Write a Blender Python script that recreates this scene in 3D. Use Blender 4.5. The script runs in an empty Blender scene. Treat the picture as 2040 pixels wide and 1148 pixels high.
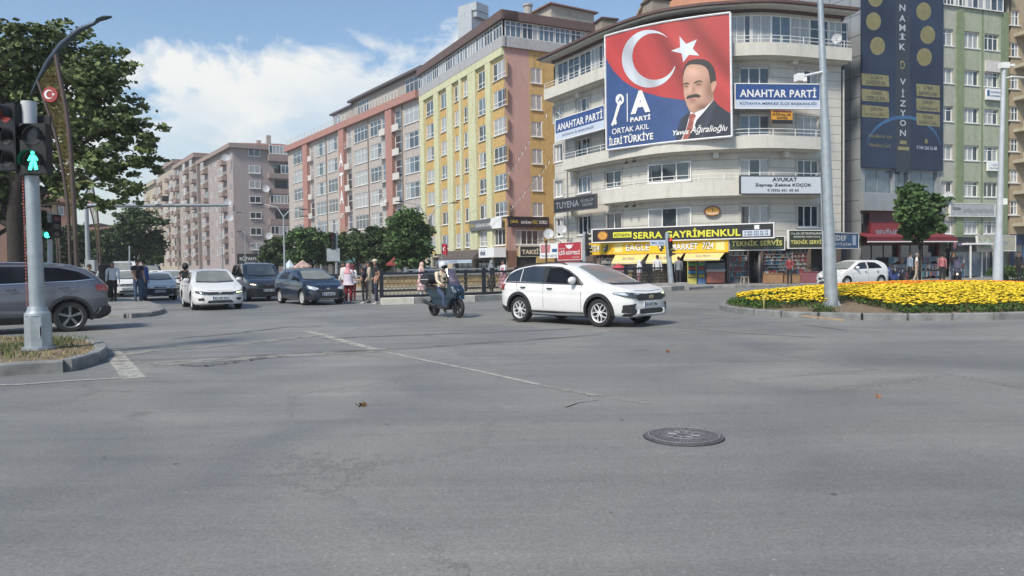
import bpy, bmesh, math, random
from math import radians as R, sin, cos, pi, sqrt, atan2
from mathutils import Vector, Matrix, Euler
from mathutils.bvhtree import BVHTree
rnd = random.Random(7)
C = bpy.context.scene.collection
SC = bpy.context.scene
# ---------------------------------------------------------------- camera
F = 1500.0                                    # focal length in photo pixels (2040 wide)
PITCH, ROLL, EYE = 1.78, 0.8, 1.5
camd = bpy.data.cameras.new("camera"); cam = bpy.data.objects.new("camera", camd); C.objects.link(cam)
camd.sensor_width = 36; camd.lens = F*36/2040; camd.clip_end = 3000; camd.clip_start = 0.05
CR = Matrix.Rotation(R(90-PITCH), 3, 'X') @ Matrix.Rotation(R(-ROLL), 3, 'Z')
cam.matrix_world = Matrix.Translation((0, 0, EYE)) @ CR.to_4x4()
SC.camera = cam
# ---------------------------------------------------------------- light
SUN_AZ, SUN_EL = 216.0, 47.0
w = bpy.data.worlds.new("World"); SC.world = w; w.use_nodes = True
nt = w.node_tree; nt.nodes.clear()
def N(nt, t, **k):
    n = nt.nodes.new(t)
    for a, b in k.items():
        if a.startswith('_'):
            n.inputs[a[1:].replace('_', ' ')].default_value = b
        else: setattr(n, a, b)
    return n
def L(nt, a, ao, b, bi): nt.links.new(a.outputs[ao], b.inputs[bi])
sky = N(nt, 'ShaderNodeTexSky', sky_type='NISHITA', sun_disc=False, sun_elevation=R(SUN_EL), sun_rotation=R(SUN_AZ), air_density=1.2, dust_density=0.5, ozone_density=1.5)
tc = N(nt, 'ShaderNodeTexCoord'); sep = N(nt, 'ShaderNodeSeparateXYZ'); L(nt, tc, 'Generated', sep, 0)
def M_(nt, op, a, b=None, c=None, clamp=False):
    n = nt.nodes.new('ShaderNodeMath'); n.operation = op; n.use_clamp = clamp
    for i, v in enumerate((a, b, c)):
        if v is None: continue
        if isinstance(v, (int, float)): n.inputs[i].default_value = v
        else: nt.links.new(v, n.inputs[i])
    return n.outputs[0]
hyp = M_(nt, 'SQRT', M_(nt, 'ADD', M_(nt, 'MULTIPLY', sep.outputs[0], sep.outputs[0]), M_(nt, 'MULTIPLY', sep.outputs[1], sep.outputs[1])))
el = M_(nt, 'DIVIDE', sep.outputs[2], M_(nt, 'MAXIMUM', hyp, 0.05))
az = M_(nt, 'ARCTAN2', sep.outputs[0], sep.outputs[1])
mp = N(nt, 'ShaderNodeMapping', vector_type='POINT'); mp.inputs['Scale'].default_value = (1, 1, 1.7); mp.inputs['Location'].default_value = (0.35, 0.1, 0.22); L(nt, tc, 'Generated', mp, 0)
n1 = N(nt, 'ShaderNodeTexNoise', _Scale=4.6, _Detail=9.0, _Roughness=0.6, _Distortion=0.35); L(nt, mp, 0, n1, 'Vector')
n2 = N(nt, 'ShaderNodeTexNoise', _Scale=9.0, _Detail=8.0, _Roughness=0.6); L(nt, mp, 0, n2, 'Vector')
# bank of cumulus: its crest about 15 degrees up, dropping away to the left and right of (az -0.2)
daz = M_(nt, 'ADD', az, 0.17)
crest = M_(nt, 'SUBTRACT', M_(nt, 'MULTIPLY_ADD', daz, 0.17, 0.272), M_(nt, 'MULTIPLY', M_(nt, 'MAXIMUM', M_(nt, 'ADD', az, 0.02), 0.0), 1.2))
crest = M_(nt, 'MAXIMUM', crest, 0.10)
dlt = M_(nt, 'SUBTRACT', crest, el)
v = M_(nt, 'ADD', M_(nt, 'MULTIPLY', dlt, 9.0), M_(nt, 'MULTIPLY', M_(nt, 'SUBTRACT', n1.outputs['Fac'], 0.5), 2.9))
cov = M_(nt, 'MULTIPLY', M_(nt, 'ADD', v, 0.05), 4.2, clamp=True)
lowgap = M_(nt, 'MULTIPLY', M_(nt, 'SUBTRACT', n2.outputs['Fac'], 0.42), 5.0, clamp=True)
inside = M_(nt, 'MULTIPLY', dlt, 7.0, clamp=True)
cov2 = M_(nt, 'MULTIPLY', cov, M_(nt, 'SUBTRACT', 1.0, M_(nt, 'MULTIPLY', inside, M_(nt, 'SUBTRACT', 1.0, lowgap))))
# a few thin streaks higher up
n3 = N(nt, 'ShaderNodeTexNoise', _Scale=3.1, _Detail=10.0, _Roughness=0.66); L(nt, mp, 0, n3, 'Vector')
wisp = M_(nt, 'MULTIPLY', M_(nt, 'SUBTRACT', n3.outputs['Fac'], 0.63), 3.0, clamp=True)
low = M_(nt, 'MULTIPLY', M_(nt, 'SUBTRACT', 0.11, el), 14.0, clamp=True)
cov3 = M_(nt, 'MAXIMUM', M_(nt, 'MAXIMUM', cov2, low), M_(nt, 'MULTIPLY', wisp, 0.8))
rim = M_(nt, 'SUBTRACT', 1.0, M_(nt, 'MULTIPLY', v, 0.55), clamp=True)
bright = M_(nt, 'ADD', M_(nt, 'MULTIPLY', rim, 0.9), M_(nt, 'MULTIPLY', n2.outputs['Fac'], 0.75), clamp=True)
ccol = N(nt, 'ShaderNodeMix', data_type='RGBA'); nt.links.new(bright, ccol.inputs['Factor'])
ccol.inputs['A'].default_value = (3.2, 3.75, 4.45, 1); ccol.inputs['B'].default_value = (6.5, 6.6, 6.5, 1)
cmix = N(nt, 'ShaderNodeMix', data_type='RGBA'); nt.links.new(cov3, cmix.inputs['Factor'])
tint = N(nt, 'ShaderNodeMix', data_type='RGBA', blend_type='MULTIPLY'); tint.inputs['Factor'].default_value = 1; L(nt, sky, 0, tint, 'A'); tint.inputs['B'].default_value = (0.95, 1.0, 1.05, 1)
L(nt, tint, 'Result', cmix, 'A'); L(nt, ccol, 'Result', cmix, 'B')
bg = N(nt, 'ShaderNodeBackground', _Strength=0.070); out = N(nt, 'ShaderNodeOutputWorld')
L(nt, cmix, 'Result', bg, 0); L(nt, bg, 0, out, 0)
sund = bpy.data.lights.new("sun", 'SUN'); sund.energy = 2.3; sund.angle = R(10); sund.color = (1, 0.92, 0.80)
sun = bpy.data.objects.new("sun", sund); C.objects.link(sun)
sdir = Vector((sin(R(SUN_AZ))*cos(R(SUN_EL)), cos(R(SUN_AZ))*cos(R(SUN_EL)), sin(R(SUN_EL))))
sun.rotation_euler = sdir.to_track_quat('Z', 'Y').to_euler(); sun.location = sdir*60
SC.view_settings.view_transform = 'Standard'; SC.view_settings.look = 'None'
SC.view_settings.exposure = 1.05; SC.view_settings.gamma = 1.0; SC.view_settings.use_curve_mapping = False
# ---------------------------------------------------------------- measuring the photo
def ray(px, py): return CR @ Vector(((px-1020)/F, (574-py)/F, -1.0))
def G(px, py, z=0.0):                          # point on the ground (or at height z) seen at a pixel
    d = ray(px, py); t = (z-EYE)/d.z
    return Vector((d.x*t, d.y*t, z))
def at(px, py, Y):
    d = ray(px, py); t = Y/d.y
    return Vector((d.x*t, Y, EYE+d.z*t))
# ---------------------------------------------------------------- tags
def tag(o, label=None, cat=None, group=None, kind=None):
    if label: o['label'] = label
    if cat: o['category'] = cat
    if group: o['group'] = group
    if kind: o['kind'] = kind
    return o
def empty(name, loc=(0, 0, 0), rz=0):
    o = bpy.data.objects.new(name, None); C.objects.link(o); o.location = loc; o.rotation_euler = (0, 0, rz)
    o.empty_display_size = 0.2
    return o
def copy_tree(o, parent=None):
    c = o.copy(); C.objects.link(c); c.parent = parent
    for ch in list(o.children): copy_tree(ch, c)
    return c
# ---------------------------------------------------------------- materials
MATS = {}
def mat(name, col, rough=0.6, metal=0.0, var=0.12, scale=3.0, bump=0.0, bscale=40.0, spec=0.5, coat=0.0, emit=None, estr=1.0, dirt=0.0, alpha=1.0, island=0.0, trans=0.0):
    if name in MATS: return MATS[name]
    m = bpy.data.materials.new(name); m.use_nodes = True; t = m.node_tree
    b = t.nodes['Principled BSDF']
    b.inputs['Roughness'].default_value = rough; b.inputs['Metallic'].default_value = metal
    b.inputs['Specular IOR Level'].default_value = spec; b.inputs['Coat Weight'].default_value = coat
    b.inputs['Coat Roughness'].default_value = 0.05
    co = N(t, 'ShaderNodeTexCoord')
    ns = N(t, 'ShaderNodeTexNoise', _Scale=scale, _Detail=5.0, _Roughness=0.6); L(t, co, 'Object', ns, 'Vector')
    mx = N(t, 'ShaderNodeMix', data_type='RGBA')
    mx.inputs['A'].default_value = tuple(max(0, c*(1-var)) for c in col[:3])+(1,)
    mx.inputs['B'].default_value = tuple(min(1, c*(1+var)) for c in col[:3])+(1,)
    r2 = M_(t, 'MULTIPLY_ADD', ns.outputs['Fac'], 2.4, -0.7, clamp=True); t.links.new(r2, mx.inputs['Factor'])
    last = mx.outputs['Result']
    if island:
        gi = N(t, 'ShaderNodeNewGeometry'); m2 = N(t, 'ShaderNodeMix', data_type='RGBA', blend_type='MULTIPLY')
        m2.inputs['Factor'].default_value = 1.0; t.links.new(last, m2.inputs['A'])
        k = M_(t, 'MULTIPLY_ADD', gi.outputs['Random Per Island'], 2*island, 1-island)
        cb = N(t, 'ShaderNodeCombineColor'); [t.links.new(k, cb.inputs[i]) for i in range(3)]
        t.links.new(cb.outputs[0], m2.inputs['B']); last = m2.outputs['Result']
    if dirt:
        mp = N(t, 'ShaderNodeMapping'); mp.inputs['Scale'].default_value = (1.3, 1.3, 0.16); L(t, co, 'Object', mp, 0)
        dn = N(t, 'ShaderNodeTexNoise', _Scale=2.0, _Detail=7.0, _Roughness=0.7); L(t, mp, 0, dn, 'Vector')
        dm = N(t, 'ShaderNodeMix', data_type='RGBA', blend_type='MULTIPLY')
        f = M_(t, 'MULTIPLY', M_(t, 'SUBTRACT', dn.outputs['Fac'], 0.5), 4*dirt, clamp=True)
        t.links.new(f, dm.inputs['Factor']); t.links.new(last, dm.inputs['A']); dm.inputs['B'].default_value = (0.42, 0.38, 0.33, 1)
        last = dm.outputs['Result']
    t.links.new(last, b.inputs['Base Color'])
    if bump:
        bn = N(t, 'ShaderNodeTexNoise', _Scale=bscale, _Detail=4.0); L(t, co, 'Object', bn, 'Vector')
        bp = N(t, 'ShaderNodeBump', _Strength=bump, _Distance=0.02); L(t, bn, 'Fac', bp, 'Height'); L(t, bp, 0, b, 'Normal')
    if emit: b.inputs['Emission Color'].default_value = emit+(1,); b.inputs['Emission Strength'].default_value = estr
    if trans: b.inputs['Transmission Weight'].default_value = trans
    if alpha < 1: b.inputs['Alpha'].default_value = alpha
    MATS[name] = m; return m
def grooved(name, col, pitch, wdt=0.035, dark=0.45, dirt=0.2, vert=False, var=0.06):
    m = mat(name, col, 0.85, var=var, scale=0.8, dirt=dirt); t = m.node_tree; b = t.nodes['Principled BSDF']
    src = b.inputs['Base Color'].links[0].from_socket
    co = N(t, 'ShaderNodeTexCoord'); s = N(t, 'ShaderNodeSeparateXYZ'); L(t, co, 'Object', s, 0)
    z = M_(t, 'FRACT', M_(t, 'DIVIDE', s.outputs[2], pitch))
    g = M_(t, 'LESS_THAN', z, wdt/pitch)
    mx = N(t, 'ShaderNodeMix', data_type='RGBA', blend_type='MULTIPLY'); t.links.new(M_(t, 'MULTIPLY', g, 1-dark), mx.inputs['Factor'])
    t.links.new(src, mx.inputs['A']); mx.inputs['B'].default_value = (0.1, 0.1, 0.1, 1); t.links.new(mx.outputs['Result'], b.inputs['Base Color'])
    return m
def glassmat(name, col, rough=0.03, fold=False):
    m = bpy.data.materials.new(name); m.use_nodes = True; t = m.node_tree; b = t.nodes['Principled BSDF']
    b.inputs['Roughness'].default_value = rough; b.inputs['Specular IOR Level'].default_value = 0.8
    co = N(t, 'ShaderNodeTexCoord')
    mp = N(t, 'ShaderNodeMapping'); mp.inputs['Scale'].default_value = (9, 9, 0.6) if fold else (1.2, 1.2, 1.2); L(t, co, 'Object', mp, 0)
    ns = N(t, 'ShaderNodeTexNoise', _Scale=1.7, _Detail=3.0); L(t, mp, 0, ns, 'Vector')
    mx = N(t, 'ShaderNodeMix', data_type='RGBA'); L(t, ns, 'Fac', mx, 'Factor')
    k = 0.45 if fold else 0.6
    mx.inputs['A'].default_value = tuple(c*(1-k) for c in col)+(1,); mx.inputs['B'].default_value = tuple(min(1, c*(1+k)) for c in col)+(1,)
    L(t, mx, 'Result', b, 'Base Color')
    n2 = N(t, 'ShaderNodeTexNoise', _Scale=0.7, _Detail=1.0); L(t, co, 'Object', n2, 'Vector')
    bp = N(t, 'ShaderNodeBump', _Strength=0.12, _Distance=0.05); L(t, n2, 'Fac', bp, 'Height'); L(t, bp, 0, b, 'Normal')
    b.inputs['Coat Weight'].default_value = 0.5; b.inputs['Coat Roughness'].default_value = 0.02
    MATS[name] = m; return m
GL = glassmat('window_glass_dark', (0.035, 0.045, 0.055))
GL2 = glassmat('window_glass_curtained', (0.33, 0.34, 0.34), 0.25, True)
GL3 = glassmat('window_glass_blue', (0.10, 0.14, 0.18))
PVC = mat('white_window_plastic', (0.72, 0.72, 0.70), 0.45, var=0.05)
STEEL = mat('galvanised_steel', (0.42, 0.45, 0.46), 0.42, 0.55, var=0.12, scale=6)
DARKM = mat('dark_painted_metal', (0.03, 0.035, 0.045), 0.4, 0.2, var=0.2)
BLACK = mat('black_rubber', (0.018, 0.018, 0.02), 0.75, var=0.2)
CONC = mat('concrete', (0.36, 0.35, 0.33), 0.9, var=0.2, scale=2, dirt=0.3, bump=0.2)
# ---------------------------------------------------------------- mesh builder
class MB:
    def __init__(s): s.v = []; s.f = []; s.m = []
    def add(s, vs, fs, mi=0):
        o = len(s.v); s.v += [tuple(x) for x in vs]; s.f += [tuple(o+i for i in f) for f in fs]; s.m += [mi]*len(fs); return s
    def hexa(s, p, mi=0):   # 8 points: bottom 4, top 4
        return s.add(p, [(3, 2, 1, 0), (4, 5, 6, 7), (0, 1, 5, 4), (1, 2, 6, 5), (2, 3, 7, 6), (3, 0, 4, 7)], mi)
    def box(s, x0, y0, z0, x1, y1, z1, mi=0):
        return s.hexa([(x0, y0, z0), (x1, y0, z0), (x1, y1, z0), (x0, y1, z0), (x0, y0, z1), (x1, y0, z1), (x1, y1, z1), (x0, y1, z1)], mi)
    def rbox(s, c, sz, rz=0, mi=0, tilt=None):
        M = Matrix.Translation(c) @ Matrix.Rotation(rz, 4, 'Z')
        if tilt: M = M @ Matrix.Rotation(tilt, 4, 'X')
        a, b, d = sz[0]/2, sz[1]/2, sz[2]/2
        return s.hexa([M @ Vector(q) for q in ((-a, -b, -d), (a, -b, -d), (a, b, -d), (-a, b, -d), (-a, -b, d), (a, -b, d), (a, b, d), (-a, b, d))], mi)
    def tube(s, pts, rr, n=8, mi=0, cap=True, flat=1.0):
        pts = [Vector(p) for p in pts]
        if not hasattr(rr, '__len__'): rr = [rr]*len(pts)
        rings = []; ref = None
        for i, p in enumerate(pts):
            d = (pts[min(i+1, len(pts)-1)]-pts[max(i-1, 0)]).normalized()
            if ref is None: ref = Vector((0, 0, 1)) if abs(d.z) < 0.9 else Vector((1, 0, 0))
            a = d.cross(ref).normalized(); b = d.cross(a).normalized(); ref = b.cross(d)*1.0 if False else ref
            rings.append([p+(a*cos(2*pi*k/n)+b*sin(2*pi*k/n)*flat)*rr[i] for k in range(n)])
        vs = [q for r in rings for q in r]; fs = []
        for i in range(len(pts)-1):
            for k in range(n): fs.append((i*n+k, i*n+(k+1) % n, (i+1)*n+(k+1) % n, (i+1)*n+k))
        if cap: fs += [tuple(range(n))[::-1], tuple((len(pts)-1)*n+k for k in range(n))]
        return s.add(vs, fs, mi)
    def lathe(s, prof, c=(0, 0, 0), n=16, axis='Z', mi=0, sq=1.0, cap=True):
        vs = []; c = Vector(c)
        for r, z in prof:
            for k in range(n):
                a = 2*pi*k/n; x, y = r*cos(a), r*sin(a)*sq
                vs.append(c+(Vector((x, y, z)) if axis == 'Z' else Vector((x, z, y)) if axis == 'Y' else Vector((z, x, y))))
        fs = []
        for i in range(len(prof)-1):
            for k in range(n): fs.append((i*n+k, i*n+(k+1) % n, (i+1)*n+(k+1) % n, (i+1)*n+k))
        if cap and prof[0][0] > 1e-4: fs.append(tuple(range(n))[::-1])
        if cap and prof[-1][0] > 1e-4: fs.append(tuple((len(prof)-1)*n+k for k in range(n)))
        return s.add(vs, fs, mi)
    def ball(s, c, r, n=10, mi=0):
        if not hasattr(r, '__len__'): r = (r, r, r)
        vs = []; m = max(4, n//2+1)
        for i in range(m+1):
            th = pi*i/m
            for k in range(n): a = 2*pi*k/n; vs.append((c[0]+r[0]*sin(th)*cos(a), c[1]+r[1]*sin(th)*sin(a), c[2]+r[2]*cos(th)))
        return s.add(vs, [(i*n+k, (i+1)*n+k, (i+1)*n+(k+1) % n, i*n+(k+1) % n) for i in range(m) for k in range(n)], mi)
    def prism(s, poly, z0, z1, mi=0, top_mi=None):
        n = len(poly); vs = [(p[0], p[1], z0) for p in poly]+[(p[0], p[1], z1) for p in poly]
        s.add(vs, [tuple(range(n))[::-1]]+[(i, (i+1) % n, n+(i+1) % n, n+i) for i in range(n)], mi)
        return s.add([(p[0], p[1], z1) for p in poly], [tuple(range(n))], mi if top_mi is None else top_mi)
    def build(s, name, mats, parent=None, smooth=None, loc=None, rz=0):
        me = bpy.data.meshes.new(name); me.from_pydata(s.v, [], s.f)
        if not isinstance(mats, (list, tuple)): mats = [mats]
        for m in mats: me.materials.append(m)
        me.polygons.foreach_set('material_index', s.m)
        if smooth is not None: smooth_by_angle(me, smooth)
        me.update()
        return link(me, name, parent, loc, rz)
def link(me, name, parent=None, loc=None, rz=0):
    o = bpy.data.objects.new(name, me); C.objects.link(o); o.parent = parent
    if loc is not None: o.location = loc
    if rz: o.rotation_euler = (0, 0, rz)
    return o
def smooth_by_angle(me, deg=35):
    bm = bmesh.new(); bm.from_mesh(me)
    bmesh.ops.remove_doubles(bm, verts=bm.verts, dist=1e-5)
    bmesh.ops.recalc_face_normals(bm, faces=bm.faces)
    for f in bm.faces: f.smooth = True
    for e in bm.edges: e.smooth = len(e.link_faces) == 2 and e.calc_face_angle(0) < R(deg)
    bm.to_mesh(me); bm.free()
# ---------------------------------------------------------------- text
TXT = {}
def text2d(s, bold=0.0, shear=0.0):
    key = (s, bold, shear)
    if key in TXT: return TXT[key]
    cu = bpy.data.curves.new('t', 'FONT'); cu.body = s; cu.offset = bold; cu.shear = shear; cu.resolution_u = 3; cu.size = 1.0
    if bold > 0.012: cu.space_character = 1.06
    ob = bpy.data.objects.new('t', cu); me = bpy.data.meshes.new_from_object(ob)
    vs = [(v.co.x, v.co.y) for v in me.vertices]; fs = [tuple(p.vertices) for p in me.polygons]
    bpy.data.objects.remove(ob); bpy.data.curves.remove(cu); bpy.data.meshes.remove(me)
    if not vs: TXT[key] = ([], []); return TXT[key]
    x0 = min(v[0] for v in vs); x1 = max(v[0] for v in vs); y0 = min(v[1] for v in vs); y1 = max(v[1] for v in vs)
    TXT[key] = ([((a-x0)/(x1-x0), (b-y0)/(y1-y0)) for a, b in vs], fs); return TXT[key]
def put_text(mb, s, fn, u0, u1, v0, v1, bold=0.02, shear=0.0, mi=0):
    """letters fill the box u0..u1, v0..v1 ; fn(u, v) -> 3D point"""
    vs, fs = text2d(s, bold, shear)
    mb.add([fn(u0+(u1-u0)*a, v0+(v1-v0)*b) for a, b in vs], fs, mi)
# ---------------------------------------------------------------- facades
class Line:                                    # straight facade, t runs left to right as seen from the camera
    def __init__(s, a, b):
        s.a = Vector((a[0], a[1])); d = Vector((b[0]-a[0], b[1]-a[1])); s.len = d.length; s.d = d/s.len
        s.n = Vector((s.d.y, -s.d.x))
    def P(s, t, off=0.0, z=0.0): p = s.a+s.d*t+s.n*off; return Vector((p.x, p.y, z))
    def rot(s, t): return atan2(s.d.y, s.d.x)
    def tz(s, px, py, off=0.0):
        r = ray(px, py); k = r.x/r.y; a = s.a+s.n*off
        t = (k*a.y-a.x)/(s.d.x-k*s.d.y); Y = a.y+s.d.y*t
        return t, EYE+r.z/r.y*Y
    def t(s, px, py=300, off=0.0): return s.tz(px, py, off)[0]
    def cuts(s, t0, t1): return [t0, t1]
class Curve:
    def __init__(s, pts, step=0.4):
        P = [Vector(p) for p in pts]; P = [P[0]*2-P[1]]+P+[P[-1]*2-P[-2]]
        q = []
        for i in range(1, len(P)-2):
            for k in range(24):
                u = k/24.0; a, b, c, d = P[i-1], P[i], P[i+1], P[i+2]
                q.append(0.5*((2*b)+(c-a)*u+(2*a-5*b+4*c-d)*u*u+(3*b-a-3*c+d)*u**3))
        q.append(P[-2]); s.q = q; s.s = [0.0]
        for i in range(1, len(q)): s.s.append(s.s[-1]+(q[i]-q[i-1]).length)
        s.len = s.s[-1]
        import bisect; s.bis = bisect.bisect
    def base(s, t):
        i = min(max(s.bis(s.s, t)-1, 0), len(s.q)-2); a = (t-s.s[i])/(s.s[i+1]-s.s[i])
        i0, i1 = max(i-3, 0), min(i+4, len(s.q)-1)
        d = (s.q[i1]-s.q[i0]).normalized()
        return s.q[i].lerp(s.q[i+1], a) if 0 <= a <= 1 else s.q[i]+(s.q[i+1]-s.q[i])*a, d
    def P(s, t, off=0.0, z=0.0): p, d = s.base(t); return Vector((p.x+d.y*off, p.y-d.x*off, z))
    def rot(s, t): d = s.base(t)[1]; return atan2(d.y, d.x)
    def tz(s, px, py, off=0.0):
        r = ray(px, py); k = r.x/r.y; lo, hi = -2.0, s.len+2
        for _ in range(40):
            m = (lo+hi)/2; p = s.P(m, off)
            if p.x/p.y < k: lo = m
            else: hi = m
        return m, EYE+r.z/r.y*s.P(m, off).y
    def t(s, px, py=300, off=0.0): return s.tz(px, py, off)[0]
    def cuts(s, t0, t1): n = max(1, int((t1-t0)/0.5)); return [t0+(t1-t0)*i/n for i in range(n+1)]
def wall(mb, F_, t0, t1, z0, z1, openings=(), depth=0.18, fmat=None, tcuts=(), zcuts=(), rmi=None, off=0.0):
    """wall sheet with real openings (a, b, za, zb) and their reveals"""
    ts = sorted(set([round(x, 4) for x in list(F_.cuts(t0, t1))+[t0, t1]+[c for c in tcuts if t0 < c < t1]+[x for o in openings for x in o[:2] if t0 < x < t1]]))
    zs = sorted(set([round(x, 4) for x in [z0, z1]+[c for c in zcuts if z0 < c < z1]+[x for o in openings for x in o[2:4] if z0 < x < z1]]))
    for i in range(len(ts)-1):
        if ts[i+1]-ts[i] < 1e-3: continue
        tm = (ts[i]+ts[i+1])/2
        col = [o for o in openings if o[0] < tm < o[1]]
        for j in range(len(zs)-1):
            zm = (zs[j]+zs[j+1])/2
            if any(o[2] < zm < o[3] for o in col): continue
            mi = fmat(tm, zm) if fmat else 0
            mb.add([F_.P(ts[i], off, zs[j]), F_.P(ts[i+1], off, zs[j]), F_.P(ts[i+1], off, zs[j+1]), F_.P(ts[i], off, zs[j+1])], [(0, 1, 2, 3)], mi)
    for o in openings:
        a, b, c, d = o[:4]; mi = (fmat((a+b)/2, c-0.05) if fmat else 0) if rmi is None else rmi
        for (p, q) in (((a, c), (b, c)), ((b, c), (b, d)), ((b, d), (a, d)), ((a, d), (a, c))):
            mb.add([F_.P(p[0], off, p[1]), F_.P(q[0], off, q[1]), F_.P(q[0], off-depth, q[1]), F_.P(p[0], off-depth, p[1])], [(0, 1, 2, 3)], mi)
def slab(mb, F_, t0, t1, z0, z1, o0, o1, mi=0, front=None):
    """solid band between offsets o0 < o1 following the facade"""
    ts = F_.cuts(t0, t1)
    for i in range(len(ts)-1):
        a, b = ts[i], ts[i+1]
        q = [F_.P(a, o1, z0), F_.P(b, o1, z0), F_.P(b, o0, z0), F_.P(a, o0, z0), F_.P(a, o1, z1), F_.P(b, o1, z1), F_.P(b, o0, z1), F_.P(a, o0, z1)]
        fs = [(3, 2, 1, 0), (4, 5, 6, 7), (0, 1, 5, 4), (2, 3, 7, 6)]
        if i == 0: fs.append((3, 0, 4, 7))
        if i == len(ts)-2: fs.append((1, 2, 6, 5))
        mb.add(q, fs, mi)
WCACHE = {}
def window(parent, F_, a, b, c, d, off=-0.14, n=2, style=None, frame=PVC, transom=0.0, sill=True, name='window', fw=0.06):
    """framed window as its own part, its pane a sub-part; every size is built once and shared"""
    wd, ht = b-a, d-c
    style = style if style is not None else rnd.choice([0, 0, 1, 1, 2, 3, 4])
    key = (round(wd, 2), round(ht, 2), n, style, frame.name, transom, sill, fw)
    if key not in WCACHE:
        m = MB(); y0, y1 = 0.0, -0.06
        m.box(-wd/2, y1, 0, -wd/2+fw, y0, ht); m.box(wd/2-fw, y1, 0, wd/2, y0, ht)
        m.box(-wd/2+fw, y1, 0, wd/2-fw, y0, fw); m.box(-wd/2+fw, y1, ht-fw, wd/2-fw, y0, ht)
        for i in range(1, n):
            x = -wd/2+wd*i/n; m.box(x-fw*.45, y1+.004, fw, x+fw*.45, y0, ht-fw)
        if transom: m.box(-wd/2+fw, y1+.008, ht*transom-fw*.4, wd/2-fw, y0, ht*transom+fw*.4)
        if sill: m.box(-wd/2-.06, -0.24, -0.07, wd/2+.06, y0, -0.004)
        fr = m.build('window', frame); fm = fr.data; bpy.data.objects.remove(fr)
        g = MB(); xs = [-wd/2+.03+(wd-.06)*i/n for i in range(n+1)]; r_ = random.Random(hash((round(wd*10), round(ht*10), n, style)) & 0xffff)
        for i in range(n):
            mi = {0: 0, 1: 1, 2: 2}.get(style, None)
            if style == 3: mi = 1 if i in (0, n-1) else 0
            if style == 4: mi = r_.choice([0, 1, 2])
            if style == 1 and r_.random() < .25: mi = 0
            g.add([(xs[i], -.02, .03), (xs[i+1], -.02, .03), (xs[i+1], -.02, ht-.03), (xs[i], -.02, ht-.03)], [(0, 1, 2, 3)], mi)
        po = g.build('pane', [GL, GL2, GL3]); pm = po.data; bpy.data.objects.remove(po)
        WCACHE[key] = (fm, pm)
    fm, pm = WCACHE[key]
    tmid = (a+b)/2
    o = link(fm, name, parent, F_.P(tmid, off, c), F_.rot(tmid))
    link(pm, 'pane', o)
    return o
def sign(name, F_, t0, t1, z0, z1, off, label, bmat, texts=(), th=0.15, border=None, cat='sign', group=None, bw=0.06, extra=None):
    """board that follows the facade; texts = (string, u0, u1, v0, v1, material, bold, shear) in 0..1 of the board"""
    m = MB(); slab(m, F_, t0, t1, z0, z1, off-th, off); o = m.build(name, bmat)
    tag(o, label, cat, group)
    fn = lambda u, v, e=0.012: F_.P(t0+(t1-t0)*u, off+e, z0+(z1-z0)*v)
    if border:
        m = MB(); e = off+.02
        slab(m, F_, t0-bw, t1+bw, z1, z1+bw, off-th, e); slab(m, F_, t0-bw, t1+bw, z0-bw, z0, off-th, e)
        slab(m, F_, t0-bw, t0, z0, z1, off-th, e); slab(m, F_, t1, t1+bw, z0, z1, off-th, e); m.build('border', border, o)
    for i, tx in enumerate(texts):
        s, u0, u1, v0, v1, mt = tx[:6]; bo = tx[6] if len(tx) > 6 else 0.02; sh = tx[7] if len(tx) > 7 else 0
        m = MB(); put_text(m, s, lambda u, v: fn(u, v, .014+.002*i), u0, u1, v0, v1, bo, sh)
        m.build('lettering', mt, o)
    if extra: extra(o, fn)
    return o
def shape(fn, pts, e=0.012):                   # flat polygon laid on a board
    m = MB(); m.add([fn(u, v, e) for u, v in pts], [tuple(range(len(pts)))]); return m
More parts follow.
